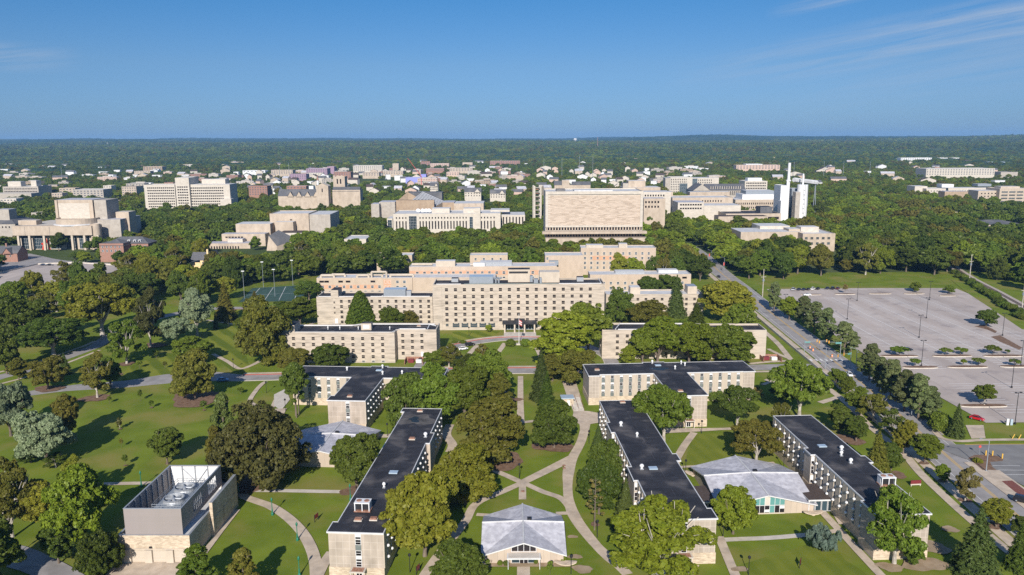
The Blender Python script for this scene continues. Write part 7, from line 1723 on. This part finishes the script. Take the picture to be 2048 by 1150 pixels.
# tall poles at the tennis court
t=thing('court_light','','light mast');b=MB();b.tube((0,0,0),(0,0,17),.14,.1,6);b.build('pole',[steel],t);MB().box(-.9,.9,-.2,.2,16.8,17.3).build('lamp_head',[white],t)
many(t,P2([(489,597,0,'tennis court light at the striped lawn side'),(527,575,0,'tennis court light far left'),(550,593,0,'tennis court light in the near middle'),(586,571,0,'tennis court light far right')]),'tennis court lights')
fe=thing('court_fence','dark mesh fence round the green tennis court','fence');b=MB();cn_=[G(*p) for p in ((476,605),(503,574),(616,568),(610,604))]
for i in range(4):
    p,q=np.array(cn_[i]),np.array(cn_[(i+1)%4]);n=int(np.linalg.norm(q-p)//3)
    for k in range(n): x,y=p+(q-p)*k/n;b.tube((x,y,0),(x,y,3),.05,n=4)
    for z in (.1,1.5,3.): b.tube((*p,z),(*q,z),.035,n=4)
b.build('mesh_panel',[blackp],fe)
# flagpole
fp=thing('flagpole','tall flagpole on a stone plinth between the clipped hedges','flagpole',(*G(1038,689),0));zt=14.5;b=MB();b.tube((0,0,.5),(0,0,zt),.14,.07,8);b.lathe(0,0,[(.12,zt),(.14,zt+.15),(.03,zt+.3)],8);b.build('pole',[white],fp);b=MB();b.box(-2.,2,-1.2,1.2,0,.5);b.build('plinth',[pale],fp)
fl_=MB()
for k in range(6):
    x0=.1+k*.22;x1=x0+.22;y0=.12*math.sin(k*1.3);y1=.12*math.sin((k+1)*1.3)
    for j in range(5): z1=zt-2.4-j*.5-.3*k*.5;fl_.poly([(x0,y0,z1-.5),(x1,y1,z1-.65),(x1,y1,z1-.15),(x0,y0,z1)],j%2)
fl_.build('flag',[redk,whitep],fp)
# cars
paint={}
def carpaint(nm,c):
    if nm not in paint:
        m,n,l,b=newmat('car_paint_'+nm);b.inputs['Base Color'].default_value=(*c,1);b.inputs['Roughness'].default_value=.28;b.inputs['Coat Weight'].default_value=.6;paint[nm]=m
    return paint[nm]
carpaint('red',(.42,.012,.018));carpaint('white',(.75,.75,.74));carpaint('black',(.012,.012,.015));carpaint('silver',(.45,.46,.48));carpaint('navy',(.02,.03,.06));carpaint('blue',(.08,.20,.38));carpaint('maroon',(.09,.012,.02))
carglass=plain('car_glass',(.015,.018,.022),.08);tyre=plain('tyre_rubber',(.02,.02,.02),.9);lampm=plain('headlight_glass',(.75,.75,.72),.2)
def loft(secs):
    """sections along x: (x, half width low, half width high, z low, z belt)"""
    b=MB();n=8
    for x,wl,wh,z0,z1 in secs:
        b.v+=[(x,-wl,z0),(x,-wl*1.02,z0+(z1-z0)*.45),(x,-wh,z1-.06),(x,-wh*.82,z1),(x,wh*.82,z1),(x,wh,z1-.06),(x,wl*1.02,z0+(z1-z0)*.45),(x,wl,z0)]
    for i in range(len(secs)-1):
        for k in range(n): a=i*n;b.f.append((a+k,a+(k+1)%n,a+n+(k+1)%n,a+n+k));b.m.append(0)
    b.f.append(tuple(range(n-1,-1,-1)));b.m.append(0);b.f.append(tuple(range((len(secs)-1)*n,len(secs)*n)));b.m.append(0);return b
def car_proto(kind):
    t=thing('parked_car','','car')
    if kind=='sedan':
        body=loft([(-2.3,.7,.72,.35,.72),(-2.15,.84,.84,.26,.88),(-1.5,.88,.86,.22,.93),(-.5,.9,.87,.22,.93),(.8,.9,.86,.22,.92),(1.6,.88,.82,.24,.82),(2.15,.82,.74,.28,.70),(2.32,.66,.62,.36,.58)])
        cab=loft([(-1.85,.62,.6,.86,.90),(-1.15,.74,.62,.86,1.32),(-.2,.76,.62,.86,1.42),(.35,.76,.62,.86,1.38),(1.15,.70,.6,.84,.90)]);roof=(-1.05,.3,.56,1.425);wx=(-1.4,1.42)
    else:
        body=loft([(-2.35,.8,.8,.4,.95),(-2.2,.9,.88,.3,1.05),(-1,.93,.9,.28,1.06),(.9,.93,.9,.28,1.05),(1.7,.92,.86,.3,1.0),(2.25,.86,.8,.36,.88),(2.38,.7,.66,.45,.75)])
        cab=loft([(-2.25,.78,.7,1.0,1.08),(-1.95,.8,.7,1.0,1.66),(-.5,.82,.7,1.0,1.76),(.3,.82,.7,1.0,1.7),(1.15,.78,.68,1.0,1.06)]);roof=(-1.9,.3,.64,1.765);wx=(-1.45,1.5)
    o=body.build('body',[carpaint('silver',(0,0,0))],t);o.material_slots[0].link='OBJECT';o.material_slots[0].material=paint['silver']
    cab.build('window_glass',[carglass],t)
    r=MB();r.box(roof[0],roof[1],-roof[2],roof[2],roof[3]-.09,roof[3]+.015)
    for s_ in (-1,1): r.tube((roof[1],s_*roof[2]*.98,roof[3]-.04),(1.2,s_*.72,.92 if kind=='sedan' else 1.06),.05,n=5);r.tube((roof[0],s_*roof[2]*.98,roof[3]-.04),(-1.9,s_*.66,.92 if kind=='sedan' else 1.06),.06,n=5)
    q=r.build('roof',[carpaint('silver',(0,0,0))],t);q.material_slots[0].link='OBJECT';q.material_slots[0].material=paint['silver']
    for x in wx:
        for s_ in (-1,1): w=MB();w.tube((x,s_*.72,.34),(x,s_*.93,.34),.34,.34,14,0);w.tube((x,s_*.935,.34),(x,s_*.945,.34),.2,.2,10,1);w.build('wheel',[tyre,steel],t)
    for s_ in (-1,1): MB().box(2.12,2.26,s_*.62-.14,s_*.62+.14,.60,.70).build('headlight',[lampm],t)
    for s_ in (-1,1): MB().box(-2.24,-2.12,s_*.66-.12,s_*.66+.12,.66,.80).build('tail_light',[redk],t)
    return t
PS=car_proto('sedan');PU=car_proto('suv');used={}
def car(px,py,rz,kind,col,label,group=None,z=0,xy=None):
    p=PS if kind=='sedan' else PU;o=p if kind not in used else copy_tree(p);used[kind]=1
    x,y=xy or G(px,py,z);o.location=(x,y,z+.02 if z else ZL[0]+.01);o.rotation_euler=(0,0,rz);o['label']=label
    if group:o['group']=group
    for ch in o.children:
        if ch.name.split('.')[0] in ('body','roof'): ch.material_slots[0].material=paint[col]
row=[(168,258,'suv','silver','silver car first in the far parked row'),(203,258,'sedan','navy','dark blue car second in the far parked row'),(235,258,'sedan','navy','dark blue car third in the far parked row'),(265,257,'sedan','black','black car left of the white one in the far row'),(295,255,'suv','white','white car in the middle of the far parked row'),(328,253,'sedan','black','black car right of the white one in the far row'),(390,250,'sedan','navy','dark blue car after the gap in the far row'),(425,252,'suv','black','black high car near the end of the far row'),(458,252,'sedan','maroon','maroon car last in the far parked row')]
for x,y,k,c,l in row: car(*c4(x,y+8),R(52),k,c,l,'cars in the far parked row')
car(*c4(258,302),R(172),'sedan','white','white car standing alone before the parked row')
car(*c4(535,828),R(-96),'sedan','white','white car driving down the avenue below the crossing')
car(*c4(1372,1118),R(-48),'sedan','red','red car alone in the lower car park')
car(*c4(918,664),R(0),'sedan','black','dark car behind the low wide honey locust')
car(2046,1006,R(-40),'suv','black','dark car cut by the picture edge on the side street')
car(446,763,R(10),'sedan','blue','pale blue car under the olive tree on the drive')
car(940,692,R(25),'suv','black','black high car with roof bars on the horseshoe drive');car(926,700,R(25),'sedan','white','white car behind the black one on the horseshoe drive')
car(87,531,R(5),'sedan','navy','dark car on the parking deck, nearer the picture edge',z=4.21);car(100,531,R(5),'sedan','black','black car on the parking deck next to the dark one',z=4.21)
car(1437,555,R(90),'sedan','black','black car on the avenue under the big yellow green tree')
car(1536,716,R(0),'sedan','red','red car parked in the brown enclosure at the right hand hall');car(841,722,R(90),'sedan','maroon','maroon car in the brown enclosure at the four storey hall');car(1462,862,R(5),'suv','silver','silver car half under the tree by the retaining wall') if 0 else None
car(1219,640,R(0),'suv','white','white car parked beside the main hall end')
# enclosures beside the two halls
t=thing('bin_enclosure','','enclosure');b=MB();b.box(-4,4,3,3.2,0,2);b.box(-4,-3.8,-3,2.99,0,2);b.box(3.8,4,-3,2.99,0,2);b.build('fence_panel',[copperv],t);MB().box(-2.8,-.4,.2,2.2,0,1.5).build('skip',[maroon],t);MB().box(.6,3,.2,2.2,0,1.3).build('skip',[whitep],t)
many(t,[(*G(829,726),0,'brown bin enclosure with red skips at the corner of the four storey hall'),(*G(1541,721),0,'brown bin enclosure at the far end of the right hand hall')],'bin enclosures')
# traffic barrels, bollards, boards, signs, benches
t=thing('traffic_barrel','','traffic barrel');b=MB();b.lathe(0,0,[(.42,0),(.36,.25),(.34,.5)],10,0);b.lathe(0,0,[(.34,.5),(.32,.75)],10,1);b.lathe(0,0,[(.32,.75),(.28,1.15),(.1,1.2)],10,0);b.build('barrel',[plain('barrel_orange',(.75,.20,.02)),whitep],t)
many(t,P2([(1620,697,0,'orange traffic barrel, farther of two on the avenue'),(1626,702,0,'orange traffic barrel, nearer of two on the avenue'),(1664,714,0,'orange traffic barrel by the signal arm')]),'traffic barrels')
t=thing('bollard','','bollard');b=MB();b.lathe(0,0,[(.2,0),(.2,1.5),(.16,1.66),(.02,1.72)],10);b.build('post',[yel],t)
c8=lambda x,y:(1536+x*.3044,800+y*.3044)
many(t,[(*G(*c8(1430,366)),0,'yellow bollard beside the stop sign'),(*G(*c8(1474,368)),0,'yellow bollard in the middle of three'),(*G(*c8(1538,387)),0,'yellow bollard at the end of the mulch island')],'yellow bollards')
t=thing('barrier_post','','barrier post');b=MB();b.tube((0,0,0),(.7,0,1.6),.14,.14,8);b.build('post',[yel],t)
many(t,[(*G(*c8(1603,256)),0,'leaning yellow post on the verge, left of two'),(*G(*c8(1645,258)),0,'leaning yellow post on the verge, right of two')],'leaning yellow posts')
ss=thing('stop_sign','small red stop sign on the mulch island','road sign',(*G(1958,911),0));b=MB();b.tube((0,0,0),(0,0,2.6),.05,n=6);b.build('post',[steel],ss);b=MB();b.prism([(.45*math.cos(k*math.pi/4+.39),.45*math.sin(k*math.pi/4+.39)) for k in range(8)],-.02,.02);o_=b.build('plate',[redk],ss,(0,-.08,2.9));o_.rotation_euler=(R(90),0,0)
t=thing('notice_board','','sign board');b=MB();b.box(-1.5,1.5,-.12,.12,.7,1.7,0);b.build('board',[maroon],t);b=MB();b.box(-1.5,1.5,-.16,.16,.35,.69,0);b.box(-1.4,-1.2,-.1,.1,0,.349);b.box(1.2,1.4,-.1,.1,0,.349);b.build('plinth',[pale],t)
many(t,[(*G(1831,972),R(5),'maroon notice board behind the avenue dormitory')],'maroon boards')
t=thing('notice_board','','sign board');b=MB();b.box(-.8,.8,-.05,.05,.8,1.9);b.build('board',[maroon],t);b=MB();b.box(-.85,-.75,-.06,.06,0,2);b.box(.75,.85,-.06,.06,0,2);b.build('post',[blackp],t)
many(t,P2([(1600,1134,R(60),'narrow dark board on the front lawn by the juniper'),(633,1042,R(70),'narrow dark board on the lawn beside the curved path'),(836,1146,R(70),'maroon board at the bottom edge by the yellow green tree')]),'narrow boards')
t=thing('pay_station','blue white pair of sign panels at the car park corner','sign',(*G(2018,851),0));MB().box(-1,-.2,-.2,.2,0,2.4).build('panel',[white],t);MB().box(.3,1.1,-.2,.2,0,2.2).build('panel',[bluem],t)
t=thing('banner_pole','','banner');b=MB();b.tube((0,0,0),(0,0,7),.09,n=6);b.build('pole',[steel],t);MB().box(.1,.9,-.03,.03,4.4,6.6).build('banner',[redk],t)
many(t,P2([(1417,524,0,'red banner pole at the top of the avenue'),(1446,543,0,'red banner pole by the avenue bend')]),'banner poles')
t=thing('concrete_bench','','bench');b=MB();n=16;pr_=[]
for k in range(n): a=2*math.pi*k/n;pr_.append((2.6*math.cos(a),1.0*math.sin(a)))
z=lambda x:.35+.14*x*x/2
for k in range(n):
    p,q=pr_[k],pr_[(k+1)%n];b.poly([(p[0],p[1],z(p[0])+.35),(q[0],q[1],z(q[0])+.35),(0,0,.62)],0);b.poly([(q[0],q[1],z(q[0])+.1),(p[0],p[1],z(p[0])+.1),(0,0,.2)],0);b.poly([(p[0],p[1],z(p[0])+.1),(q[0],q[1],z(q[0])+.1),(q[0],q[1],z(q[0])+.35),(p[0],p[1],z(p[0])+.35)],0)
b.build('shell',[conc],t);b=MB();b.lathe(0,0,[(.5,0),(.45,.35),(.3,.55)],10);b.build('foot',[conc],t)
many(t,P2([(1386,952,R(-35),'boat shaped concrete bench beside the stepped roof dormitory'),(1626,1030,R(5),'boat shaped concrete bench before the teal gabled pavilion'),(1131,1131,R(-5),'boat shaped concrete bench at the front pavilion corner'),(961,1131,R(5),'boat shaped concrete bench beside the dark bushy tree')]),'boat shaped benches')
t=thing('manhole_cover','','manhole');b=MB();b.lathe(0,0,[(.55,0),(.5,.05)],16);b.build('cover',[copperv],t)
many(t,[(*G(1128,932.5),0,'manhole in the curving path, farther of two'),(*G(1128,937.5),0,'manhole in the curving path, nearer of two'),(*G(1045.6,984),0,'manhole in the short path to the pavilion')],'manholes')
for o_ in [o for o in COL.objects if o.get('category')=='manhole']: o_.location.z=ZL[0]
kx,ky=G(1337,1178);ks=thing('kiosk','small grey hipped kiosk roof just peeking in at the bottom edge','kiosk',(kx,ky,0));MB().box(-3,3,-3,3,0,3.2).build('wall',[limed],ks)
hip(ks,-3.2,3.2,-3.2,3.2,3.21,6.2,roofg)
# ================================================================ air
hz=MB().box(-14500,14500,-60,15500,-1.,200.).build('haze',[bpy.data.materials.new('haze_air')]);hz['kind']='stuff'
m=hz.data.materials[0];m.use_nodes=True;n=m.node_tree.nodes;n.remove(n['Principled BSDF']);v=n.new('ShaderNodeVolumePrincipled');v.inputs['Density'].default_value=HAZE;v.inputs['Color'].default_value=(.29,.58,1.0,1);v.inputs['Anisotropy'].default_value=.0
m.node_tree.links.new(v.outputs[0],n['Material Output'].inputs['Volume'])
flush_parts()
